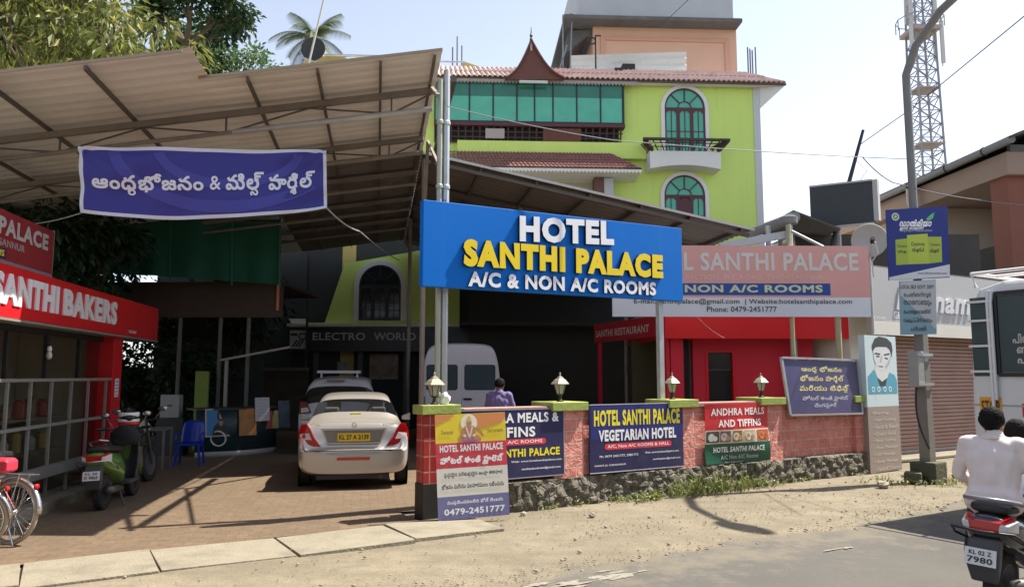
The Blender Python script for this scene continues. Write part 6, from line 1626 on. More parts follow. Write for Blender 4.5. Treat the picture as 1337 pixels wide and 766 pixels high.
for sx in (-.38, .38):
    m = MB(); m.loft([[(sx - .25, 1.95, .4), (sx + .25, 1.95, .4), (sx + .25, 2.1, .4), (sx - .25, 2.1, .4)], [(sx - .21, 1.78, 1.10), (sx + .21, 1.78, 1.10), (sx + .21, 1.88, 1.10), (sx - .21, 1.88, 1.10)]]); m.build('front_seat', SEAT, car, bevel=.03)
    for y_, z_ in ((.83, 1.06), (1.80, 1.13)): m = MB(); m.span((sx - .12, y_, z_), (sx + .12, y_ + .09, z_ + .17)); m.build('headrest', SEAT, car, bevel=.03)
m = MB(); m.span((-.70, .52, .98), (.70, .80, 1.0)); m.span((-.7, .6, .24), (.7, 3.0, .30)); m.build('parcel_shelf', mat('dark_trim', (.03, .03, .03), .8), car)
m = MB(); m.torus((.38, 2.35, .92), (0, -1, .4), .18, .015, 20, 6); m.build('steering_wheel', BLACK, car)
# wheel arches and wheels
for sx in (-1, 1):
    for y in (.72, 3.12):
        w_ = wheel(car, (sx * .755, y, .295), .295, .19)
        m = MB(); m.lathe([(.35, -.004), (.35, .004)], (sx * .852, y, .30), 24, (sx, 0, 0)); m.build('wheel_arch', BLACK, w_)
# rear details sit a few mm proud of the tail
RT = .10
def tail(x, z): # y of the tail surface at height z
    return .085 if z > .66 else .0
m = MB()
for sx in (-1, 1):
    P_ = [(.50, .665), (.80, .655), (.85, .76), (.84, .90), (.80, 1.0), (.71, 1.0), (.66, .93), (.60, .80)]
    def yy(x): return .062 + max(0, (abs(x) - .60)) ** 2 * 1.5
    f = [m.v((sx * x, yy(x), z)) for x, z in P_]; bk_ = [m.v((sx * x, yy(x) + .12, z)) for x, z in P_]
    m.use(0).face(f if sx < 0 else f[::-1])
    for i in range(len(P_)): m.face([f[i], f[(i + 1) % len(P_)], bk_[(i + 1) % len(P_)], bk_[i]])
    if True:
        tl = m.build('tail_light', REDL, car); m2 = MB(); Q = [(.635, .765), (.81, .77), (.82, .85), (.68, .87)]
        q = [m2.v((sx * x, yy(x) - .004, z)) for x, z in Q]; m2.face(q if sx < 0 else q[::-1]); m2.build('clear_lens', CLEARL, tl, recalc=False); m = MB()
m.bm.free()
m = MB(); m.prism([(-.40, .705), (.40, .705), (.47, .905), (-.47, .905)], .03, y0=.07); m.build('plate_recess', mat('recess_silver', (.24, .225, .205), .35, metal=.5), car)
m = MB()
for a, b_ in (((-.47, .905), (-.40, .705)), ((-.40, .705), (.40, .705)), ((.40, .705), (.47, .905))): m.bar((a[0], .066, a[1]), (b_[0], .066, b_[1]), .022, .012, up=(0, 1, 0))
m.span((-.5, .052, .905), (.5, .08, .94)); m.build('trunk_garnish', SILV, car, bevel=.004)
def plate(parent, c, w_, h_, m_, text, two=None, mt=None, rx=0.0, rz=0.0):
    t = bpy.data.objects.new('number_plate', None); COL.objects.link(t); t.parent = parent; t.location = c; t.rotation_euler = (rx, 0, rz)
    m = MB(); m.span((-w_ / 2, 0, -h_ / 2), (w_ / 2, .008, h_ / 2)); m.build('plate', m_, t)
    L = Lettering()
    if two: L.line(text, 0, h_ * .23, w_ * .72, h_ * .26, KTXT, .03); L.line(two, 0, -h_ * .19, w_ * .80, h_ * .36, KTXT, .03)
    else: L.line(text, 0, 0, w_ * .9, h_ * .6, KTXT, .03)
    L.build('characters', t); return t
YPL = flat('plate_yellow', (.72, .50, .02)); WPL = flat('plate_white', (.68, .68, .66))
plate(car, (0, .055, .80), .50, .125, YPL, 'KL 27 A 2139')
m = MB(); m.span((-.25, -.012, .455), (.25, .02, .50)); m.build('reflector', REDL, car)
m = MB(); m.span((-.74, -.004, .60), (.74, .06, .607)); m.build('bumper_line', GREYPL, car)
m = MB(); m.torus((0, .088, .985), (0, 1, 0), .034, .006, 16, 6); m.bar((-.028, .085, .99), (.028, .085, .98), .01); m.build('emblem', CHROME, car)
L = Lettering(); L.line('DZiRE', .53, .985, .17, .035, CHROME, .02, y=.075); L.line('LDI', -.56, .985, .07, .025, CHROME, .02, y=.075); L.build('badge', car)
m = MB(); m.span((-.55, .01, .17), (.55, .5, .235)); m.build('underbody', BLACK, car)
m = MB(); m.tube([(.42, .0, .20), (.42, .3, .21)], .028, 10); m.build('exhaust', RUST, car)
m = MB()
for sx in (-1, 1): m.loft([[(sx * x, 2.45 + dy, z) for x, dy, z in q] for q in ([(.84, 0, .93), (.84, .08, .93), (.84, .08, 1.0), (.84, 0, 1.0)], [(1.0, -.01, .92), (1.0, .10, .92), (1.0, .10, 1.06), (1.0, -.01, 1.06)])])
m.build('wing_mirror', SILV, car, smooth=False, bevel=.015)
m = MB()
for sx in (-1, 1):
    for y in (1.0, 1.95): m.span((sx * .86 - .012, y + .1, .80), (sx * .86 + .012, y + .25, .83))
m.build('door_handle', SILV, car)
m = MB(); m.box((.02, .62, 1.12), (.16, .1, .05)); m.build('parcel_shelf_box', flat('yellow_box', (.7, .6, .05)), car)

# --- white people carrier behind the saloon
WPAINT = mat('white_car_paint', (.62, .62, .62), .3, var=.03, scale=2, coat=.4)
def suv_ring(s):
    y, zb, w, belt, gw0, gw1, top = s
    return [(0, y, zb), (w * .85, y, zb), (w * .98, y, zb + .08), (w, y, zb + .35), (w, y, .78), (w * .985, y, belt - .02), (gw0, y, belt + .02), ((gw0 + gw1) / 2 + .015, y, (belt + top) / 2), (gw1, y, top - .09), (gw1 * .82, y, top - .015), (0, y, top)]
SUV = [(.0, .34, .80, .6, .76, .70, .64), (.03, .30, .86, .64, .80, .74, .68), (.10, .28, .88, .95, .83, .74, 1.04), (.13, .28, .885, 1.02, .83, .76, 1.10), (.32, .28, .885, 1.03, .815, .70, 1.58), (.42, .28, .885, 1.03, .81, .68, 1.68), (.8, .28, .885, 1.03, .81, .66, 1.74), (2.4, .28, .885, 1.02, .81, .66, 1.75), (2.95, .28, .885, 1.0, .81, .66, 1.66), (3.6, .28, .88, .98, .80, .72, 1.08), (4.3, .30, .84, .9, .75, .64, .93), (4.5, .36, .74, .7, .65, .55, .72)]
def suvg(i, k):
    if i == 3 and 7 <= k <= 9: return 2
    if 4 < i < 8 and k in (6, 7): return 1
    if i == 8 and k >= 7: return 1
    return 0
sv, _ = profile_car('white_people_carrier', 'white people carrier with roof carrier half hidden beyond the silver car', 'car', (-3.85, 17.2, 0), R(9), SUV, suv_ring, WPAINT, suvg)
for sx in (-1, 1):
    for y in (.85, 3.6): wheel(sv, (sx * .79, y, .33), .33, .2)
for sx in (-1, 1):
    m = MB(); m.prism([(sx * .60, .93), (sx * .86, .90), (sx * .845, 1.18), (sx * .70, 1.16)], .1, y0=.06); tl = m.build('tail_light', mat('dim_red_lens', (.18, .02, .02), .25), sv); m = MB(); m.prism([(sx * .64, .95), (sx * .82, .93), (sx * .82, 1.03), (sx * .68, 1.05)], .02, y0=.045); m.build('clear_lens', CLEARL, tl)
m = MB(); m.span((-.52, .35, 1.80), (.45, .50, 1.86)); m.span((-.45, .4, 1.70), (-.41, .45, 1.80)); m.span((.35, .4, 1.70), (.39, .45, 1.80)); m.build('roof_carrier', WPAINT, sv)
m = MB(); m.span((-.3, .28, 1.625), (.1, .34, 1.645)); m.build('brake_lamp', mat('dim_red', (.10, .01, .01), .3), sv)
plate(sv, (0, .04, .85), .5, .12, YPL, 'KL 30 B 4471')
m = MB(); m.lathe([(.05, 0), (.08, .07), (.03, .1)], (-.85, .25, 1.2), 8); m.build('side_mirror', BLACK, sv)

# --- white van seen from behind
VANW = mat('van_white', (.74, .74, .76), .35, var=.04, scale=1.5, coat=.2)
def van_ring(s):
    y, zb, w, belt, gw0, gw1, top = s
    return [(0, y, zb), (w * .9, y, zb), (w, y, zb + .08), (w, y, zb + .5), (w, y, 1.0), (w * .99, y, belt), (gw0, y, belt + .35), (gw0 * .95, y, top - .42), (gw1, y, top - .13), (gw1 * .84, y, top - .02), (0, y, top)]
VAN = [(.0, .40, .92, 1.35, .91, .76, 2.46), (.03, .38, .95, 1.35, .93, .79, 2.50), (.12, .36, .96, 1.35, .94, .80, 2.54), (1.2, .36, .96, 1.35, .94, .80, 2.57), (3.6, .36, .96, 1.35, .94, .80, 2.56), (4.2, .36, .95, 1.3, .92, .74, 2.35), (4.8, .36, .94, 1.2, .88, .7, 1.45), (5.2, .4, .86, 1.0, .8, .6, 1.1)]
van, vb = profile_car('white_van', 'tall white minibus van with two rear doors parked behind the boundary wall', 'van', (at(602, 480, 18.4).x, 18.4, 0), R(4), VAN, van_ring, VANW, lambda i, k: 1 if 2 <= i <= 4 and k in (5, 6) else 0)
VGL = glass('blue_grey_pane', (.05, .085, .10), .12)
for sx, nm in ((-1, 'a'), (1, 'b')):
    m = MB(); m.span((min(sx * .012, sx * .84), -.012, .45), (max(sx * .012, sx * .84), .02, 2.08)); d_ = m.build('rear_door', VANW, van, bevel=.015)
    x0_, x1_ = sorted((sx * .10, sx * .80)); pts = []
    for cx, cz, a0 in ((x1_ - .06, 1.99 - .06, 0), (x0_ + .06, 1.99 - .06, 90), (x0_ + .06, 1.42 + .06, 180), (x1_ - .06, 1.42 + .06, 270)):
        for k in range(5): pts.append((cx + .06 * math.cos(R(a0 + k * 22.5)), cz + .06 * math.sin(R(a0 + k * 22.5))))
    m = MB(); m.prism([((x - (x0_ + x1_) / 2) * 1.06 + (x0_ + x1_) / 2, (z - 1.705) * 1.06 + 1.705) for x, z in pts], .006, y0=-.019); m.build('window_seal', BLACK, d_)
    m = MB(); m.prism(pts, .006, y0=-.026); m.build('pane', VGL, d_)
    if sx > 0: m = MB(); m.span((.06, -.045, 1.17), (.26, -.013, 1.215)); m.build('handle', BLACK, d_, bevel=.008)
    m = MB(); m.span((sx * .03 - .02, -.03, .92), (sx * .03 + .03, -.013, .96)); m.build('latch', BLACK, d_)
    m = MB(); xx = sorted((sx * .855, sx * .955)); m.span((xx[0], -.01, .80), (xx[1], .12, 1.26)); tl = m.build('tail_light', mat('dark_red_lens', (.25, .01, .015), .2), van, bevel=.01)
    for y in (.9, 3.9): wheel(van, (sx * .84, y, .35), .35, .2)
m = MB(); m.span((-.92, -.10, .36), (.92, .06, .50)); m.build('bumper', GREYPL, van, bevel=.02)
plate(van, (0, -.04, .74), .5, .12, YPL, 'KL 33 C 5028')

# --- bus, only its rear left corner is in the photograph
K = Vector((.594 * 9.9, 9.9, 0))
bus = thing('white_bus', 'white bus with an orange stop panel seen at the right edge from behind', 'bus', K, R(-59))
# local: x right across the rear (towards the road), y forwards, z up; origin at the rear left corner on the ground
BUSW = mat('bus_white', (.66, .66, .65), .4, var=.04, scale=1.5, coat=.2, stain=.25, stain_col=(.45, .42, .38))
BGL = glass('bus_pane', (.03, .06, .06), .38)
TOP = 2.93
bus.rotation_euler.z = ST.a - math.pi / 2
def bus_ring(y, inset=0.0, dz=0.0):
    w_ = 2.35; e = inset
    pts = [(e + .05, .45 + dz), (w_ - e - .05, .45 + dz), (w_ - e, .6 + dz), (w_ - e, 1.4), (w_ - e - .05, TOP - .30 - dz), (w_ - e - .16, TOP - .08 - dz), (w_ - e - .45, TOP - dz), (e + .45, TOP - dz), (e + .16, TOP - .08 - dz), (e + .05, TOP - .30 - dz), (e, 1.4), (e, .6 + dz)]
    return [(x, y, z) for x, z in pts]
m = MB(); m.loft([bus_ring(.0, .06, .05), bus_ring(.03, .015, .01), bus_ring(.1), bus_ring(7.2), bus_ring(7.3, .05, .04)]); m.build('body', BUSW, bus, bevel=.012)
m = MB(); m.span((.39, -.012, 1.79), (1.97, .01, 2.74)); rw = m.build('rear_window', BGL, bus, bevel=.02)
m = MB()
for a, b_ in (((.37, 1.76), (1.99, 1.76)), ((1.99, 1.76), (1.99, 2.77)), ((1.99, 2.77), (.37, 2.77)), ((.37, 2.77), (.37, 1.76))): m.bar((a[0], -.012, a[1]), (b_[0], -.012, b_[1]), .05, .03, up=(0, 1, 0))
m.build('window_rubber', BLACK, rw)
L = Lettering()
L.line('പിന്നിൽ', .76, 2.20, .42, .12, flat('pale_print', (.5, .48, .42)), .03, y=-.016); L.line('ബസ്', .74, 2.07, .3, .11, MATS['pale_print'], .03, y=-.016); L.line('പഴയ', .75, 1.94, .32, .10, MATS['pale_print'], .03, y=-.016)
L.build('window_print', rw)
m = MB(); m.span((.06, -.010, 1.74), (.255, .01, 2.74)); sw = m.build('corner_window', BGL, bus, bevel=.015)
m = MB()
for z in (1.80, 2.12, 2.44, 2.68): m.bar((.05, -.055, z), (.33, -.055, z), .028)
for x in (.30, .34): m.tube([(x, -.055, 1.0 if x == .30 else 1.45), (x, -.055, 2.66), (x, -.02, 2.80)], .020, 7)
for z in (.75, .95, 1.15, 1.35): m.bar((.14, -.055, z), (.50, -.055, z), .02) if False else None
m.build('ladder', BUSW, bus)
OR_ = flat('orange_panel', (.72, .33, .02)); m = MB(); m.span((.11, -.008, 1.24), (.37, .0, 1.48)); m.use(0); st2 = m.build('stop_panel', OR_, bus)
L = Lettering(); L.line('STOP', .24, 1.36, .22, .16, flat('brown_print', (.10, .05, .02)), .03, y=-.012); L.build('lettering', st2)
L = Lettering(); L.line('KERALA', .95, 1.33, .7, .16, flat('red_print', (.55, .02, .03)), .04, y=-.003); L.build('red_lettering', bus)
m = MB(); m.span((.02, -.004, .72), (2.33, .002, .86)); m.build('blue_band', flat('bus_blue', (.03, .09, .35)), bus)
m = MB(); m.span((-.004, .1, .72), (.0, 7.2, .86)); m.build('blue_band', MATS['bus_blue'], bus)
for x in (.22, 2.13):
    m = MB(); m.span((x - .09, -.02, .55), (x + .09, .01, .70)); m.build('tail_light', REDL, bus, bevel=.01)
m = MB(); m.span((-.02, -.1, .34), (2.37, .1, .50)); m.build('bumper', GREYPL, bus, bevel=.02)
m = MB(); m.poly([(0, .02, 1.38), (2.35, .02, 1.38), (2.35, .02, 1.40), (0, .02, 1.40)]); m.span((.03, -.006, 1.37), (2.32, .0, 1.39)); m.build('waist_line', mat('dull_strip', (.35, .35, .35), .4, metal=.4), bus)
m = MB()
for k in range(5): y0_ = .5 + k * 1.3; m.span((-.008, y0_, 1.55), (.02, y0_ + 1.15, 2.45)); m.span((2.33, y0_, 1.55), (2.358, y0_ + 1.15, 2.45))
m.build('side_window', BGL, bus)
m = MB()
for x in (.1, .8, 1.6, 2.25): m.tube([(x, .1, TOP - .05), (x, .0, TOP + .12), (x, .6, TOP + .13)], .022, 6)
m.tube([(.1, .0, TOP + .12), (2.25, .0, TOP + .12)], .022, 6); m.tube([(.1, .6, TOP + .13), (2.25, .6, TOP + .13)], .022, 6); m.tube([(.1, .0, TOP + .12), (.1, 5, TOP + .12)], .022, 6); m.build('roof_rail', BUSW, bus)
for x in (.2, 2.1):
    for y in (1.7, 5.8): wheel(bus, (x, y, .45), .45, .26)

# ------------------------------------------------------------------ two wheelers
def scooter(label, loc, rz, paint, tailpaint, plate_text, plate_two, rail=True, lean=R(0)):
    t = thing('scooter', label, 'scooter', loc, rz); t.rotation_euler = (0, lean, rz)
    for nm, y, r_ in (('w', .27, .235), ('w', 1.50, .235)):
        w_ = wheel(t, (0, y, r_), r_, .10, rim=mat('scooter_rim', (.10, .10, .10), .5, metal=.4))
    def sec(y, w_, z0, z1, k=1.0): return [(-w_ * .75, y, z0), (w_ * .75, y, z0), (w_, y, z0 + (z1 - z0) * .35), (w_ * .95, y, z0 + (z1 - z0) * .75), (w_ * .6, y, z1), (-w_ * .6, y, z1), (-w_ * .95, y, z0 + (z1 - z0) * .75), (-w_, y, z0 + (z1 - z0) * .35)]
    m = MB(); m.loft([sec(-.02, .10, .60, .74), sec(.02, .15, .55, .77), sec(.18, .185, .47, .77), (sec(.42, .19, .40, .74)), sec(.68, .17, .30, .70), sec(.80, .13, .26, .60), sec(.84, .10, .24, .5)]); bd = m.build('rear_body', paint, t, smooth=True, sub=2); baked(bd)
    m = MB(); m.loft([sec(.05, .11, .76, .83), sec(.10, .15, .755, .845), sec(.35, .16, .74, .84), sec(.48, .165, .72, .81), sec(.68, .15, .70, .80), sec(.84, .10, .68, .77)]); s_ = m.build('seat', mat('seat_vinyl', (.018, .018, .02), .5, var=.15), t, smooth=True, sub=2); baked(s_)
    m = MB(); m.prism([(-.16, .25), (.16, .25), (.18, .30), (-.18, .30)], .42, y0=.82); m.build('floorboard', GREYPL, t, bevel=.01)
    def apr(a, tt): # leg shield
        z = .28 + .66 * tt; x = (a - .5) * (.34 + .08 * math.sin(tt * 3)); return (x, 1.22 + .10 * tt - .16 * (abs(a - .5) * 2) ** 2 + (.0), z)
    m = MB(); m.grid(apr, 10, 8); m.build('leg_shield', GREYPL, t, smooth=True, recalc=False, thick=.02)
    m = MB(); m.loft([[(-.06, 1.25, .45), (.06, 1.25, .45), (.06, 1.25, .75), (-.06, 1.25, .75)], [(-.09, 1.42, .40), (.09, 1.42, .40), (.05, 1.36, .8), (-.05, 1.36, .8)]]); m.build('front_cowl', paint, t, smooth=True, bevel=.02)
    m = MB()
    pts = [(0, 1.50 - .27 * math.cos(R(a)), .235 + .27 * math.sin(R(a))) for a in range(20, 171, 15)]
    m.loft([[(-.07, p[1], p[2] - .01), (.07, p[1], p[2] - .01), (.05, p[1], p[2] + .015), (-.05, p[1], p[2] + .015)] for p in pts]); m.build('front_fender', paint, t, smooth=True)
    m = MB(); m.tube([(.06, 1.49, .235), (.06, 1.40, .6), (0, 1.34, .95)], .02, 8); m.tube([(-.06, 1.49, .235), (-.06, 1.40, .6), (0, 1.34, .95)], .02, 8); m.build('fork', GREYPL, t)
    m = MB(); m.tube([(-.34, 1.18, 1.0), (-.18, 1.24, .99), (0, 1.27, .97), (.18, 1.24, .99), (.34, 1.18, 1.0)], .016, 8); hb = m.build('handlebar', GREYPL, t)
    m = MB(); m.tube([(-.36, 1.16, 1.0), (-.23, 1.22, .995)], .022, 8); m.tube([(.36, 1.16, 1.0), (.23, 1.22, .995)], .022, 8); m.build('grip', BLACK, hb)
    m = MB(); m.ball((0, 1.31, .985), (.14, .09, .075), 14, 8); m.build('headlamp_cowl', paint, t, smooth=True)
    m = MB(); m.ball((0, 1.375, .98), (.085, .04, .05), 12, 8); m.build('headlight', CLEARL, t, smooth=True)
    for sx in (-1, 1):
        m = MB(); m.tube([(sx * .17, 1.25, 1.0), (sx * .24, 1.28, 1.10), (sx * .27, 1.27, 1.16)], .007, 6); mr = m.build('mirror', CHROME, t)
        m = MB(); m.ball((sx * .28, 1.26, 1.19), (.065, .018, .042), 12, 8); m.build('mirror_shell', GREYPL, mr, smooth=True)
        m = MB(); m.ball((sx * .28, 1.247, 1.19), (.055, .012, .034), 12, 6); m.build('mirror_glass', CHROME, mr, smooth=True)
    tl = MB(); tl.loft([[(-.105, -.035, .645), (.105, -.035, .645), (.13, -.03, .72), (-.13, -.03, .72)], [(-.15, .10, .60), (.15, .10, .60), (.165, .10, .755), (-.165, .10, .755)]]); tb_ = tl.build('tail_light', REDL, t, bevel=.015)
    for sx in (-1, 1):
        m = MB(); m.loft([[(sx * .09, -.043, .66), (sx * .14, -.028, .665), (sx * .15, -.026, .705), (sx * .10, -.040, .71)], [(sx * .14, .09, .635), (sx * .172, .12, .64), (sx * .175, .12, .73), (sx * .15, .09, .735)]]); m.build('indicator', CLEARL, tb_, bevel=.006)
    if rail:
        m = MB(); m.tube([(-.15, .38, .80), (-.17, .15, .845), (-.12, -.03, .875), (0, -.07, .88), (.12, -.03, .875), (.17, .15, .845), (.15, .38, .80)], .016, 8); m.build('grab_rail', tailpaint, t, smooth=True)
    m = MB(); m.tube([(-.20, .28, .52), (-.225, .05, .60), (-.20, -.07, .66), (0, -.10, .655), (.20, -.07, .66), (.225, .05, .60), (.20, .28, .52)], .010, 7); m.build('guard_bar', CHROME if not rail else BLACK, t, smooth=True)
    m = MB(); m.loft([[(-.10, -.05, .60), (.10, -.05, .60), (.10, .05, .60), (-.10, .05, .60)], [(-.11, -.10, .44), (.11, -.10, .44), (.10, .0, .44), (-.10, .0, .44)], [(-.085, -.06, .30), (.085, -.06, .30), (.08, .0, .30), (-.08, .0, .30)]]); m.build('mud_flap', GREYPL, t, smooth=False, bevel=.015)
    plate(t, (0, -.125, .485), .20, .115, WPL, plate_text, plate_two, rx=R(-12))
    m = MB(); m.tube([(.14, .05, .27), (.15, .45, .25)], [.055, .045], 10); m.tube([(.15, .45, .25), (.12, .7, .22), (.06, .8, .25)], .018, 8); m.build('exhaust', mat('sooty_steel', (.10, .095, .09), .45, metal=.6), t, smooth=True)
    m = MB(); m.lathe([(.10, -.10), (.13, -.06), (.13, .05), (.08, .08)], (-.04, .42, .28), 12, (1, 0, 0)); m.span((-.10, .2, .2), (.02, .6, .33)); m.build('engine', mat('engine_alloy', (.20, .18, .15), .5, metal=.5, var=.3), t, bevel=.01)
    m = MB(); m.tube([(-.12, .55, .22), (-.20, .50, .0)], .012, 6); m.tube([(.12, .55, .22), (.20, .50, .0)], .012, 6); m.build('stand', GREYPL, t)
    return t
GREENP = mat('leaf_green_paint', (.085, .20, .025), .25, var=.05, coat=.6)
BLKP = mat('black_gloss_paint', (.018, .018, .02), .22, var=.1, coat=.6)
g0 = gnd(128, 668); g1 = gnd(171, 646)
HEAD = lambda a, b_: math.atan2(b_.y - a.y, b_.x - a.x) - math.pi / 2
scooter('green scooter with a white number plate parked beside the bakery front', (g0.x + .02, g0.y - .12, 0), HEAD(g0, g1) * .9, GREENP, GREYPL, 'KL 30', 'D 9065', rail=False, lean=R(-3))
# black motorcycle parked just beyond it
mc = thing('motorcycle', 'black motorcycle parked in the shade beyond the green scooter', 'motorcycle', (-5.95, 11.7, 0), R(4)); mc.rotation_euler = (0, R(-4), R(4))
for y in (0, 1.28):
    w_ = wheel(mc, (0, y, .30), .30, .09)
m = MB(); m.loft([[(-.07, -.15, .76), (.07, -.15, .76), (.06, -.15, .82), (-.06, -.15, .82)], [(-.12, .1, .74), (.12, .1, .74), (.11, .1, .84), (-.11, .1, .84)], [(-.13, .5, .70), (.13, .5, .70), (.11, .5, .80), (-.11, .5, .80)]]); s_ = m.build('seat', MATS['seat_vinyl'], mc, smooth=True, sub=1)
m = MB(); m.loft([[(-.09, .48, .68), (.09, .48, .68), (.09, .48, .82), (-.09, .48, .82)], [(-.15, .65, .66), (.15, .65, .66), (.13, .65, .95), (-.13, .65, .95)], [(-.14, .9, .70), (.14, .9, .70), (.12, .9, .96), (-.12, .9, .96)], [(-.06, 1.02, .74), (.06, 1.02, .74), (.05, 1.02, .9), (-.05, 1.02, .9)]]); m.build('tank', BLKP, mc, smooth=True, sub=2)
m = MB(); m.span((-.12, .4, .28), (.12, .8, .62)); m.build('engine', MATS['engine_alloy'], mc, bevel=.03)
m = MB(); m.loft([[(-.05, -.35, .70), (.05, -.35, .70), (.05, -.35, .78), (-.05, -.35, .78)], [(-.13, .05, .60), (.13, .05, .60), (.11, .05, .75), (-.11, .05, .75)], [(-.14, .45, .52), (.14, .45, .52), (.11, .45, .70), (-.11, .45, .70)]]); m.build('side_panel', BLKP, mc, smooth=True, sub=1)
m = MB(); m.ball((0, -.36, .74), (.10, .03, .05), 10, 6); m.use(0); m.build('tail_light', REDL, mc, smooth=True)
m = MB(); m.tube([(-.36, .92, 1.04), (-.15, 1.05, 1.02), (.15, 1.05, 1.02), (.36, .92, 1.04)], .014, 8); m.tube([(.08, 1.05, 1.02), (.08, 1.25, .3)], .025, 8); m.tube([(-.08, 1.05, 1.02), (-.08, 1.25, .3)], .025, 8); m.build('fork', GREYPL, mc)
m = MB(); m.ball((0, 1.16, .90), (.10, .09, .10), 12, 8); m.build('headlight', CLEARL, mc, smooth=True)
for sx in (-1, 1):
    m = MB(); m.tube([(sx * .25, .98, 1.04), (sx * .34, 1.0, 1.16)], .007, 6); mr = m.build('mirror', CHROME, mc); m = MB(); m.ball((sx * .37, 1.0, 1.19), (.07, .02, .045), 10, 7); m.build('mirror_glass', CHROME, mr, smooth=True)
m = MB(); m.tube([(-.17, -.1, .62), (-.19, -.35, .78), (.0, -.42, .82), (.19, -.35, .78), (.17, -.1, .62)], .016, 8); m.build('grab_rail', CHROME, mc)
m = MB(); m.tube([(.16, -.25, .36), (.16, .35, .27), (.12, .7, .25)], [.05, .045, .02], 10); m.build('exhaust', CHROME, mc, smooth=True)
plate(mc, (0, -.42, .58), .2, .12, WPL, 'KL 04', 'W 2817', rx=R(-10))
m = MB(); m.loft([[(-.06, .0 + .33 * math.cos(R(a)), .30 + .33 * math.sin(R(a))), (.06, .33 * math.cos(R(a)), .30 + .33 * math.sin(R(a))), (.06, .35 * math.cos(R(a)), .30 + .35 * math.sin(R(a))), (-.06, .35 * math.cos(R(a)), .30 + .35 * math.sin(R(a)))] for a in range(60, 211, 15)]); m.build('rear_fender', BLKP, mc)
m = MB(); m.tube([(-.1, .6, .25), (-.22, .62, .0)], .012, 6); m.build('stand', GREYPL, mc)
# helmet hung on the motorcycle
hm = thing('helmet', 'dark full face helmet with white and red bands on the handlebar of the green scooter', 'helmet', (g0.x + (g1 - g0).normalized().x * 1.12, g0.y + (g1 - g0).normalized().y * 1.12, 1.0), R(30))
m = MB(); m.ball((0, 0, .14), (.125, .15, .14), 18, 12); m.build('shell', BLKP, hm, smooth=True)
m = MB(); m.lathe([(.134, .02), (.142, .05), (.138, .08)], (0, 0, .14), 20); m.use(0); m.lathe([(.142, -.05), (.145, -.03), (.143, -.015)], (0, 0, .14), 20); m.build('white_band', WHITE, hm)
m = MB(); m.lathe([(.145, -.09), (.146, -.07), (.144, -.055)], (0, 0, .14), 20); m.build('red_band', BRED, hm)
m = MB(); m.ball((0, -.045, .15), (.112, .118, .055), 16, 8); m.build('visor', DGL, hm, smooth=True)
# dark rain jacket over the handlebar of the scooter
m = MB(); rnd.seed(3)
m.loft([[(x * w_, y_, z) for x, y_ in ((-1, -.05), (-.4, -.11), (.4, -.11), (1, -.05), (1, .06), (.4, .10), (-.4, .10), (-1, .06))] for w_, z in ((.06, .0), (.16, .02), (.21, .09), (.20, .18), (.13, .26), (.04, .29))])
for v_ in m.bm.verts: v_.co += Vector((rnd.uniform(-.05, .05), rnd.uniform(-.05, .05), rnd.uniform(-.04, .04)))
jk = tag(m.build('rain_jacket', mat('black_cloth', (.015, .015, .017), .8), smooth=True, sub=1), 'black rain jacket bundled on the seat of the green scooter', 'jacket'); dvec = (g1 - g0).normalized(); q = g0 + dvec * .88; jk.location = (q.x + .02, q.y, .76); jk.rotation_euler.z = R(10)

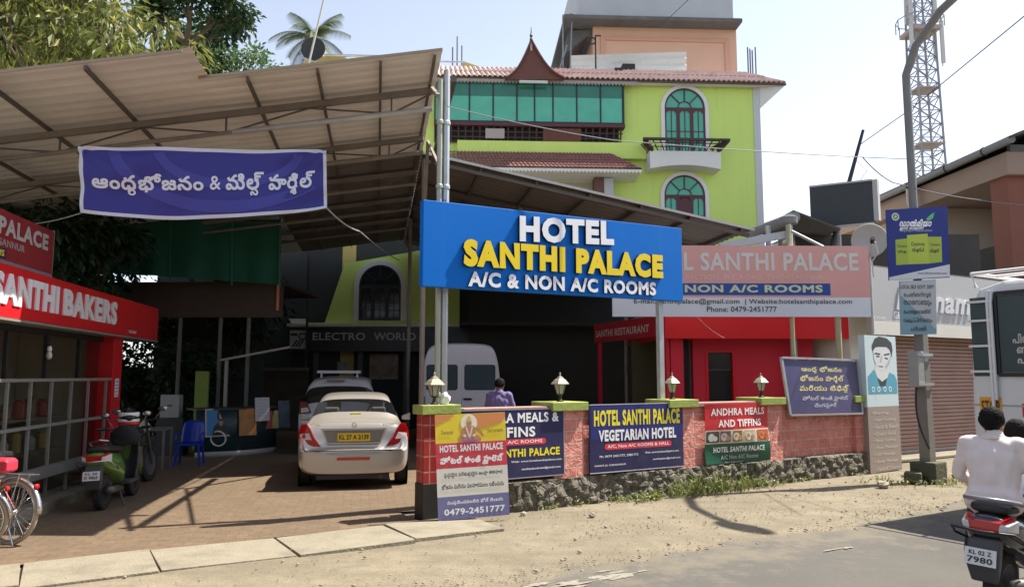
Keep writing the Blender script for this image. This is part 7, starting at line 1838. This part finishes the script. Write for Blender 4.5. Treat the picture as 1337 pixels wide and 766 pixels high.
# bicycles at the left edge
def bicycle(label, rear, rz, paint, r_=.33, lean=0.0):
    t = thing('bicycle', label, 'bicycle', rear, rz, None); t.rotation_euler = (lean, 0, rz)
    # local: x points to the front, wheels in the x-z plane
    for x in (0, 1.06):
        m = MB(); m.torus((x, 0, r_), (0, 1, 0), r_ - .02, .02, 36, 8); w_ = m.build('wheel', mat('dusty_tyre', (.42, .35, .26), .9, var=.15), t, smooth=True)
        m = MB(); m.torus((x, 0, r_), (0, 1, 0), r_ - .05, .012, 36, 6); m.build('rim', CHROME, w_, smooth=True)
        m = MB()
        for k in range(28):
            a = 2 * math.pi * k / 28; s = (k % 2 - .5) * .05; a2 = a + (.35 if (k // 2) % 2 else -.35)
            m.bar((x + .025 * math.cos(a2), s, r_ + .025 * math.sin(a2)), (x + (r_ - .055) * math.cos(a), 0, r_ + (r_ - .055) * math.sin(a)), .004)
        m.lathe([(.022, -.04), (.03, -.035), (.016, 0), (.03, .035), (.022, .04)], (x, 0, r_), 10, (0, 1, 0)); m.build('spokes', CHROME, w_)
        m = MB(); m.loft([[(x + rr * math.cos(R(a)), y_, r_ + rr * math.sin(R(a))) for rr, y_ in ((r_ + .015, -.032), (r_ + .03, -.012), (r_ + .03, .012), (r_ + .015, .032))] for a in range(20 if x == 0 else 10, 190 if x == 0 else 130, 10)], close=False, caps=False); m.build('mudguard', paint if x else CHROME, t, smooth=True, recalc=False, thick=.004)
    m = MB(); P_ = dict(r=(0, 0, r_), bb=(.46, 0, .28), st=(.33, 0, .78), ht=(.88, 0, .82), hb=(.91, 0, .68), f=(1.06, 0, r_))
    for a, b_ in (('bb', 'st'), ('st', 'ht'), ('bb', 'hb')): m.tube([P_[a], P_[b_]], .016, 8)
    for s in (-.045, .045):
        m.tube([(0, s, r_), (.46, s * .5, .28)], .009, 6); m.tube([(0, s, r_), (.33, s * .4, .76)], .009, 6); m.tube([(.91, s * .6, .68), (1.06, s, r_)], .012, 6)
    m.tube([(.93, 0, .62), (.87, 0, .88)], .02, 8); m.build('frame', paint, t)
    m = MB(); m.lathe([(.09, -.004), (.09, .004)], (.46, -.04, .28), 22, (0, 1, 0)); m.tube([(.46, -.06, .28), (.56, -.06, .16)], .009, 6); m.tube([(.46, .06, .28), (.36, .06, .40)], .009, 6); m.build('crank', CHROME, t)
    m = MB(); m.box((.57, -.11, .155), (.09, .08, .02)); m.box((.35, .11, .405), (.09, .08, .02)); m.build('pedal', BLACK, t)
    m = MB(); m.bar((0, -.05, r_ + .02), (.46, -.05, .37), .006, .012); m.bar((0, -.05, r_ - .02), (.46, -.05, .19), .006, .012); m.build('chain', RUST, t)
    m = MB(); m.tube([(.32, 0, .78), (.30, 0, .90)], .013, 8); m.loft([[(x, -w_, .90), (x, w_, .90), (x, w_ * .7, .95), (x, -w_ * .7, .95)] for x, w_ in ((.14, .06), (.18, .10), (.30, .07), (.42, .02))]); m.build('saddle', MATS['seat_vinyl'], t, smooth=False, bevel=.01)
    m = MB(); m.tube([(.70, -.27, .98), (.80, -.24, 1.0), (.87, -.05, .97), (.87, .05, .97), (.80, .24, 1.0), (.70, .27, .98)], .011, 8); m.tube([(.87, 0, .88), (.87, 0, .97)], .012, 8); m.build('handlebar', CHROME, t)
    m = MB()
    for s in (-.06, .0, .06): m.tube([(-.22, s, .72), (.26, s, .72)], .006, 6)
    for x in (-.22, -.05, .12, .26): m.bar((x, -.065, .72), (x, .065, .72), .012, .006)
    for s in (-.065, .065): m.tube([(-.10, s, .72), (0, s, r_)], .005, 6)
    m.build('carrier', CHROME, t)
    m = MB(); m.lathe([(.03, 0), (.03, .02), (.015, .03)], (-.26, 0, .60), 12, (-1, 0, 0)); m.build('reflector', REDL, t)
    m = MB(); m.tube([(.02, .07, r_), (-.16, .10, .02)], .009, 6); m.build('stand', CHROME, t)
    return t
RB = mat('bicycle_red', (.40, .025, .03), .35, var=.1, coat=.3)
pb = gnd(9, 712)
bicycle('red bicycle with dusty tyres, only its rear wheel inside the left edge', (pb.x, pb.y + .02, 0), R(180 - 14), RB, lean=R(4))
bicycle('second bicycle close in front of the red one, its small wheel rim overlapping', (pb.x - .215, pb.y - .16, 0), R(180 + 10), mat('bicycle_maroon', (.25, .02, .03), .35), r_=.30, lean=R(-3))
m = MB(); m.loft([[(x * w_, y_ * w_ * .8, z) for x, y_ in ((-1, -1), (1, -1), (1, 1), (-1, 1))] for w_, z in ((.10, 0), (.12, .03), (.12, .12), (.09, .15))]); hb_ = tag(m.build('red_bag', mat('bag_red', (.55, .03, .06), .5, var=.1), bevel=.025), 'small red bag with a white trim strapped to the bicycle carrier', 'bag'); hb_.location = (pb.x - .10, pb.y - .02, .745)

# ------------------------------------------------------------------ yard furniture
CB = mat('blue_plastic', (.012, .045, .42), .35, var=.06)
pc_ = (gnd(240, 611) + gnd(270, 607)) / 2
ch = thing('plastic_chair', 'blue moulded plastic chair standing in front of the counter', 'chair', (pc_.x - .17, pc_.y + .1, 0), R(12))
m = MB(); m.loft([[(-.21, -.20, .40), (.21, -.20, .40), (.21, -.20, .43), (-.21, -.20, .43)], [(-.22, .0, .385), (.22, .0, .385), (.22, .0, .415), (-.22, .0, .415)], [(-.20, .22, .40), (.20, .22, .40), (.20, .22, .43), (-.20, .22, .43)]]); m.build('seat', CB, ch, bevel=.012)
def back(a, t): x = (a - .5) * (.42 - .06 * t ** 3); return (x, .22 + .12 * t - .05 * math.cos(math.pi * (a - .5)) + .05, .42 + .44 * t - .03 * (2 * a - 1) ** 2 * t)
m = MB(); m.grid(back, 12, 8); m.build('backrest', CB, ch, smooth=True, recalc=False, thick=.022)
m = MB()
for k in range(4): m.bar(Vector(back(.2 + .2 * k, .15)) + Vector((0, -.014, 0)), Vector(back(.2 + .2 * k, .78)) + Vector((0, -.014, 0)), .02, .01)
m.build('back_rib', flat('deep_blue_plastic', (.008, .03, .25)), ch)
for sx in (-1, 1):
    for y in (-.18, .24):
        m = MB(); m.loft([[(sx * .19 + a * .022, y + b_ * .022, .40) for a, b_ in ((-1, -1), (1, -1), (1, 1), (-1, 1))], [(sx * .23 + a * .016, y * 1.12 + b_ * .016, 0) for a, b_ in ((-1, -1), (1, -1), (1, 1), (-1, 1))]]); m.build('leg', CB, ch)
    m = MB(); m.tube([(sx * .22, -.17, .42), (sx * .235, -.16, .60), (sx * .235, .0, .63), (sx * .215, .25, .62)], .018, 8); m.build('armrest', CB, ch, smooth=True)
# counter with magazines
c0 = gnd(258, 597); c1 = gnd(352, 590)
ct = thing('counter', 'dark teal curved counter with a pale skirting at the back of the yard', 'counter', (c0.x, c0.y, 0), math.atan2((c1 - c0).y, (c1 - c0).x))
wl = (c1 - c0).length
def cpath(a): return Vector((-.1 + (wl + .2) * a, -.05 - .22 * math.sin(math.pi * a) ** 1, 0))
TEALC = mat('dark_teal_laminate', (.02, .045, .05), .45, var=.1)
m = MB(); m.grid(lambda a, t: cpath(a) + Vector((0, 0, .1 + .92 * t)), 16, 2); m.build('front', TEALC, ct, smooth=True, recalc=False, thick=.04)
m = MB(); m.grid(lambda a, t: cpath(a) + Vector((0, -.03, .0 + .12 * t)), 16, 1); m.build('skirting', mat('pale_skirting', (.40, .38, .35), .6), ct, smooth=True, recalc=False, thick=.03)
m = MB()
pts = [cpath(i / 16) + Vector((0, -.05, 1.02)) for i in range(17)]; bk2 = [Vector((p.x, .5, 1.02)) for p in pts]
for i in range(16): m.poly([pts[i], pts[i + 1], bk2[i + 1], bk2[i]])
m.build('top', mat('dark_top', (.05, .045, .04), .5), ct, recalc=False, thick=.04)
def leaflet(name, label, a, z, w_, h_, cols, tilt=R(-6), cat='magazine', dy=-.07, draw=None, group=None):
    p = cpath(a); wp_ = Matrix.Translation(ct.location) @ Matrix.Rotation(ct.rotation_euler.z, 4, 'Z') @ (p + Vector((-w_ / 2, dy, z)))
    t = thing(name, label, cat, wp_, ct.rotation_euler.z, group); t.rotation_euler = (tilt, 0, ct.rotation_euler.z)
    m = MB(); m.span((0, 0, 0), (w_, .012, h_)); m.build('sheet', cols, t)
    if draw: L = Lettering(); draw(L, w_, h_); L.build('print', t)
    return t
def lady(L, w_, h_):
    L.rect(.03, .03, w_ - .03, h_ - .03, flat('sky_print', (.03, .22, .50)))
    L.oval(w_ * .55, h_ * .74, .085, .13, flat('hair_print', (.012, .010, .010)), -.004); L.shape([(w_ * .22, .03), (w_ * .95, .03), (w_ * .86, h_ * .38), (w_ * .66, h_ * .52), (w_ * .46, h_ * .52), (w_ * .30, h_ * .36)], MATS['hair_print'], -.0045)
    L.oval(w_ * .55, h_ * .73, .045, .068, flat('skin_print', (.45, .25, .17)), -.005); L.shape([(w_ * .50, h_ * .56), (w_ * .60, h_ * .56), (w_ * .64, h_ * .46), (w_ * .55, h_ * .36), (w_ * .47, h_ * .46)], MATS['skin_print'], -.0052)
leaflet('poster', 'blue poster of a dark haired woman in black leaning on the counter', .24, .44, .62, .60, flat('poster_cream', (.5, .46, .38)), draw=lady, cat='poster')
leaflet('poster', 'orange brown film poster beside the blue woman poster', .56, .44, .40, .58, mat('orange_print', (.45, .20, .04), .5, var=.7, scale=4), cat='poster', dy=-.11)
def txt_rows(L, w_, h_):
    for k in range(5): L.line(('NEWS', 'DAILY', 'TODAY', 'OFFER', 'SALE')[k], w_ / 2, h_ * (.85 - k * .17), w_ * .7, h_ * .07, DG, .02)
leaflet('newspaper_board', 'white newspaper card standing upright on the counter', .74, .74, .34, .52, flat('news_white', (.55, .54, .52)), cat='newspaper', draw=lambda L, w_, h_: [L.rect(.02, h_ * (.86 - k * .13), w_ - .03 - .06 * (k % 2), h_ * (.90 - k * .13), GTXT) for k in range(6)], dy=-.16)
for k, (a, c, lb) in enumerate(((.88, (.6, .12, .10), 'red edged magazine'), (.97, (.62, .55, .2), 'yellow edged magazine'), (1.12, (.14, .18, .25), 'tall dark magazine with a white border'))):
    leaflet('magazine', lb + ' hanging at the right end of the counter', a, .55, .17 if k < 2 else .28, .40 if k < 2 else .62, mat('cover_%d' % k, c, .5, var=.6, scale=6), dy=-.05 - .02 * k)
m = MB(); m.torus((.0, 0, 0), (0, 1, .2), .16, .018, 20, 6); rg = tag(m.build('white_ring', WHITE), 'white wire loop hanging under the woman poster on the counter', 'wire loop'); q = Matrix.Translation(ct.location) @ Matrix.Rotation(ct.rotation_euler.z, 4, 'Z') @ (cpath(.22) + Vector((0, -.10, .40))); rg.location = q
# table by the motorcycle
tp = gnd(213, 614)
tb2 = thing('side_table', 'small bare table with thin legs beyond the motorcycle', 'table', (tp.x - .52, tp.y + .25, 0), R(10))
m = MB(); m.span((-.55, -.3, .72), (.45, .35, .76)); m.build('tabletop', mat('grey_ply', (.20, .19, .17), .6, var=.15), tb2, bevel=.006)
for x in (-.50, .41):
    for y in (-.26, .30): m = MB(); m.span((x, y - .02, 0), (x + .04, y + .02, .719)); m.build('leg', mat('leg_grey', (.22, .20, .18), .6), tb2)
p = at(222, 530, 17.0); mbx = thing('meter_cabinet', 'small grey metal box standing on a dark post by the old store', 'cabinet', (p.x, p.y, 0))
m = MB(); m.span((-.22, 0, p.z - .25), (.2, .2, p.z + .25)); m.build('box', MATS['box_grey'], mbx, bevel=.01); m = MB(); m.span((-.28, .0, 0), (.3, .35, p.z - .251)); m.build('pedestal', BLACK, mbx); m = MB(); m.span((-.05, -.01, p.z), (.05, -.001, p.z + .03)); m.build('vent', GREYPL, mbx)
p = at(197, 465, 15.5)

# ------------------------------------------------------------------ people
def capsule(m, a, b_, r0, r1, n=14):
    a, b_ = Vector(a), Vector(b_); z = b_ - a; l = z.length
    if l < 1e-5: m.ball(a, r0, n, 10); return
    z.normalize(); x = z.orthogonal().normalized(); y = z.cross(x); rings = []
    for k in range(6): t = R(-90 + 90 * k / 5.0); rings.append((a + z * r0 * math.sin(t), max(r0 * math.cos(t), 1e-4)))
    for k in range(6): t = R(90 * k / 5.0); rings.append((b_ + z * r1 * math.sin(t), max(r1 * math.cos(t), 1e-4)))
    rr = [m.ring(c, x, y, r_, n) for c, r_ in rings]
    for i in range(len(rr) - 1): m.bridge(rr[i], rr[i + 1])
    m.face(rr[0][::-1]); m.face(rr[-1])
def fused(m, name, mm, parent=None, vox=.014, smooth=6, sub=0):
    o = m.build(name, mm, parent, smooth=True)
    md = o.modifiers.new('r', 'REMESH'); md.mode = 'VOXEL'; md.voxel_size = vox
    md = o.modifiers.new('s', 'SMOOTH'); md.iterations = smooth; md.factor = .5
    baked(o)
    for p in o.data.polygons: p.use_smooth = True
    o.data.materials.clear(); o.data.materials.append(mm)
    return o
def chain(m, pts, rs):
    for i in range(len(pts) - 1): capsule(m, pts[i], pts[i + 1], rs[i], rs[i + 1])
def hand(m, wrist, d, up, s=1.0):
    """palm, four curled fingers of different lengths and a thumb leaving the side of the palm"""
    w_ = Vector(wrist); d = Vector(d).normalized(); up = Vector(up); side = d.cross(up).normalized(); up = side.cross(d)
    pc2 = w_ + d * .085 * s
    for k in (-1, -.33, .33, 1): capsule(m, w_ + side * k * .018 * s, pc2 + side * k * .030 * s, .016 * s, .013 * s, 8)
    for k, ln_ in ((-1, .062), (-.33, .075), (.33, .080), (1, .070)):
        a = pc2 + side * k * .030 * s; b_ = a + (d * .8 - up * .55).normalized() * ln_ * .5 * s; c = b_ + (d * .15 - up * .95).normalized() * ln_ * .5 * s
        capsule(m, a, b_, .0105 * s, .0095 * s, 8); capsule(m, b_, c, .0095 * s, .008 * s, 8)
    a = w_ + d * .03 * s - side * .022 * s; b_ = a + (d * .5 - side * .6 - up * .3).normalized() * .045 * s; capsule(m, a, b_, .013 * s, .011 * s, 8); capsule(m, b_, b_ + (d * .8 - up * .4).normalized() * .032 * s, .011 * s, .009 * s, 8)
def face_parts(m, hc, R3):
    """head in its own axes (x right, y forwards, z up): skull, jaw, nose, ears, brow, lips"""
    f = lambda x, y, z: hc + R3 @ Vector((x, y, z))
    for c, r_ in (((0, -.012, .03), .092), ((0, .02, .02), .082), ((0, .03, -.045), .06), ((0, .055, -.085), .036), ((.03, .03, -.05), .045), ((-.03, .03, -.05), .045)): m.ball(f(*c), r_, 14, 10)
    capsule(m, f(0, .095, .015), f(0, .112, -.022), .011, .016, 8); capsule(m, f(-.022, .088, -.055), f(.022, .088, -.055), .012, .012, 8)
    capsule(m, f(-.05, .078, .03), f(.05, .078, .03), .014, .014, 8)
    for sx in (-1, 1): m.ball(f(sx * .085, -.005, -.005), (.015, .02, .03), 8, 8); m.ball(f(sx * .032, .082, .008), .012, 8, 6)
SKIN = mat('brown_skin', (.20, .105, .065), .5, var=.08)
HAIRM = mat('black_hair', (.012, .010, .009), .75, spec=.15, var=.3, scale=60, bump=.5, bscale=90)
def hair(parent, hc, R3, yoff=0.0):
    m = MB(); f = lambda x, y, z: hc + R3 @ Vector((x, y, z))
    for c, r_ in (((0, -.018, .045), .094), ((0, -.03, .015), .084), ((0, .03, .072), .062), ((.036, -.02, .025), .064), ((-.036, -.02, .025), .064), ((0, -.045, -.025), .048), ((.045, .045, .078), .028), ((-.045, .045, .078), .028)): m.ball(f(*c), r_, 14, 10)
    rn = random.Random(3)
    o = fused(m, 'hair', HAIRM, parent, .008, 2)
    for v_ in o.data.vertices: v_.co += v_.normal * rn.uniform(-.004, .006)
    return o
def eyes(parent, hc, R3):
    m = MB(); f = lambda x, y, z: hc + R3 @ Vector((x, y, z))
    for sx in (-1, 1): m.ball(f(sx * .032, .089, .008), .0095, 8, 6)
    m.build('eyes', flat('eye_dark', (.03, .02, .015), .2), parent, smooth=True)
def figure(label, loc, rz, pose, shirt, trousers, held=None, shoe=BLACK, sc=1.0):
    """pose: dict of joints in local axes (x right, y forwards, z up)"""
    J = {k: Vector(v) for k, v in pose.items() if k not in ('head_rot',)}
    R3 = Euler(pose.get('head_rot', (0, 0, 0))).to_matrix()
    m = MB(); P_, C_, N_ = J['pelvis'], J['chest'], J['neck']
    def torso(m, k=1.0):
        mid = (P_ + C_) / 2
        for s in (-1, 1):
            capsule(m, P_ + Vector((s * .075, 0, 0)), mid + Vector((s * .075, 0, 0)), .105 * k, .098 * k); capsule(m, mid + Vector((s * .075, 0, 0)), C_ + Vector((s * .085, 0, 0)), .098 * k, .112 * k)
        ax = (J['sh_r'] - J['sh_l']).normalized()
        capsule(m, C_ + (N_ - C_) * .55 - ax * .10, C_ + (N_ - C_) * .55 + ax * .10, .085 * k, .085 * k)
        for s in ('r', 'l'): capsule(m, C_ + (N_ - C_) * .65, J['sh_' + s], .07 * k, .062 * k)
    torso(m)
    capsule(m, C_ + (N_ - C_) * .6, J['head'] + R3 @ Vector((0, -.02, -.08)), .060, .054)
    face_parts(m, J['head'], R3)
    for s in ('r', 'l'):
        chain(m, [J['sh_' + s], J['el_' + s], J['wr_' + s]], [.052, .040, .027])
        d = (J['wr_' + s] - J['el_' + s]).normalized(); hand(m, J['wr_' + s], d, Vector((1 if s == 'r' else -1, 0, .4)) if abs(d.z) > .8 else Vector((0, 0, 1)))
        chain(m, [P_ + Vector(((.09 if s == 'r' else -.09), 0, -.02)), J['kn_' + s], J['an_' + s]], [.088, .058, .040])
        capsule(m, J['an_' + s] + Vector((0, -.03, -.035)), J['an_' + s] + Vector((0, .15, -.045)), .036, .032)
    body = fused(m, 'person', SKIN, None, .011, 3); body.location = loc; body.rotation_euler.z = rz; body.scale = (sc,) * 3
    tag(body, label, 'person')
    m = MB(); torso(m, 1.16)
    capsule(m, P_ + Vector((-.075, -.01, -.02)), P_ + Vector((.075, -.01, -.02)), .148, .148)
    capsule(m, C_ + (N_ - C_) * .6, C_ + (N_ - C_) * 1.12, .088, .068); m.ball(C_ + Vector((0, -.03, -.02)), (.19, .11, .17), 14, 10); m.ball((P_ + C_) / 2 + Vector((0, -.01, 0)), (.175, .125, .2), 14, 10)
    for s in ('r', 'l'):
        e, w_ = J['el_' + s], J['wr_' + s]; end = e.lerp(w_, .90 if pose.get('long', 1) else .0); chain(m, [J['sh_' + s], e, end], [.070, .056, .040])
    rn = random.Random(5)
    o = fused(m, 'shirt', shirt, body, .013, 4)
    # cloth folds: push the surface about with a few slanted waves
    for v_ in o.data.vertices:
        c = v_.co; k = .0065 * math.sin(c.z * 24 + abs(c.x) * 34 + math.sin(c.x * 15 + c.z * 9) * 2.4) * (.4 + .6 * math.sin(c.z * 7 + c.x * 5) ** 2) + .0035 * math.sin(c.x * 60 - c.z * 20 + c.y * 20); v_.co = c + v_.normal * k
    m = MB()
    for s in ('r', 'l'):
        hip = P_ + Vector(((.085 if s == 'r' else -.085), 0, -.02)); chain(m, [hip, J['kn_' + s], J['kn_' + s].lerp(J['an_' + s], .93)], [.112, .080, .062])
    capsule(m, P_ + Vector((-.07, 0, -.02)), P_ + Vector((.07, 0, -.02)), .112, .112); fused(m, 'trousers', trousers, body, .013, 3)
    m = MB()
    for s in ('r', 'l'): capsule(m, J['an_' + s] + Vector((0, -.03, -.04)), J['an_' + s] + Vector((0, .16, -.048)), .042, .038)
    fused(m, 'shoes', shoe, body, .012, 2)
    m = MB(); nk = C_ + (N_ - C_) * 1.10; dn = (N_ - C_).normalized(); m.torus(nk, dn, .070, .014, 22, 8); m.torus(nk - dn * .018, dn, .077, .014, 22, 8); cl_ = m.build('collar', shirt, body, smooth=True)
    hair(body, J['head'], R3); eyes(body, J['head'], R3)
    return body
BLK_TR = mat('black_trousers', (.018, .018, .02), .8, var=.2)
def standing(x, y):
    pass
pp2 = at(651, 520, 14.6)
figure('person in a purple shirt seen from behind, standing by the white van with head bowed', (pp2.x, 14.6, 0), R(-12),
       dict(pelvis=(0, 0, .93), chest=(0, .03, 1.24), neck=(0, .05, 1.42), head=(.0, .10, 1.56), head_rot=(R(-22), 0, R(-8)), sh_r=(.185, .04, 1.38), sh_l=(-.185, .04, 1.38), el_r=(.26, .10, 1.13), el_l=(-.25, .10, 1.13), wr_r=(.12, .30, 1.10), wr_l=(-.10, .30, 1.08), kn_r=(.10, .02, .50), kn_l=(-.10, .02, .50), an_r=(.10, -.02, .09), an_l=(-.11, -.02, .09)),
       mat('purple_shirt', (.17, .13, .30), .8, var=.12, scale=5), BLK_TR)
SX, SY = 3.36, 5.62
SHEAD = R(-50)
scooter('black and silver scooter with two riders on the road at the right edge', (SX, SY, .004), SHEAD, BLKP, mat('silver_rail', (.22, .22, .23), .35, metal=.5), 'KL 02 Z', '7980', lean=R(2))
q = Vector((SX, SY, 0)); hd_ = Vector((-math.sin(SHEAD), math.cos(SHEAD), 0))
def rider(label, along, shirt, rotz=0.0, dx=0.0, driver=False, headrot=(0, 0, 0), z=0.0):
    sx_ = Vector((hd_.y, -hd_.x, 0))
    P_ = q + hd_ * along + sx_ * dx
    if driver: pose = dict(pelvis=(0, 0, .90), chest=(0, .07, 1.19), neck=(0, .11, 1.355), head=(0, .15, 1.49), head_rot=headrot, sh_r=(.185, .10, 1.315), sh_l=(-.185, .10, 1.315), el_r=(.31, .28, 1.12), el_l=(-.31, .28, 1.12), wr_r=(.33, .52, 1.06), wr_l=(-.33, .52, 1.06), kn_r=(.16, .38, .78), kn_l=(-.16, .38, .78), an_r=(.12, .42, .38), an_l=(-.12, .42, .38))
    else: pose = dict(pelvis=(0, 0, .955), chest=(0, .06, 1.25), neck=(0, .085, 1.435), head=(-.01, .115, 1.565), head_rot=headrot, sh_r=(.20, .08, 1.385), sh_l=(-.20, .08, 1.385), el_r=(.285, .10, 1.12), el_l=(-.30, .12, 1.12), wr_r=(.20, .33, .98), wr_l=(-.20, .34, .98), kn_r=(.24, .36, .83), kn_l=(-.24, .36, .83), an_r=(.27, .22, .42), an_l=(-.27, .22, .42))
    return figure(label, (P_.x, P_.y, z), SHEAD + rotz, pose, shirt, BLK_TR, sc=.885)
rider('person in a cream white shirt riding pillion, seen from behind on the black scooter', .27, mat('cream_white_shirt', (.72, .63, .60), .85, var=.04, scale=4), R(2), z=.01)
rider('person in a pale blue shirt driving the black scooter in front of the pillion rider', .72, mat('pale_blue_shirt', (.50, .58, .70), .85, var=.05, scale=4), R(0), .0, True, (R(-6), 0, R(6)), z=-.035)
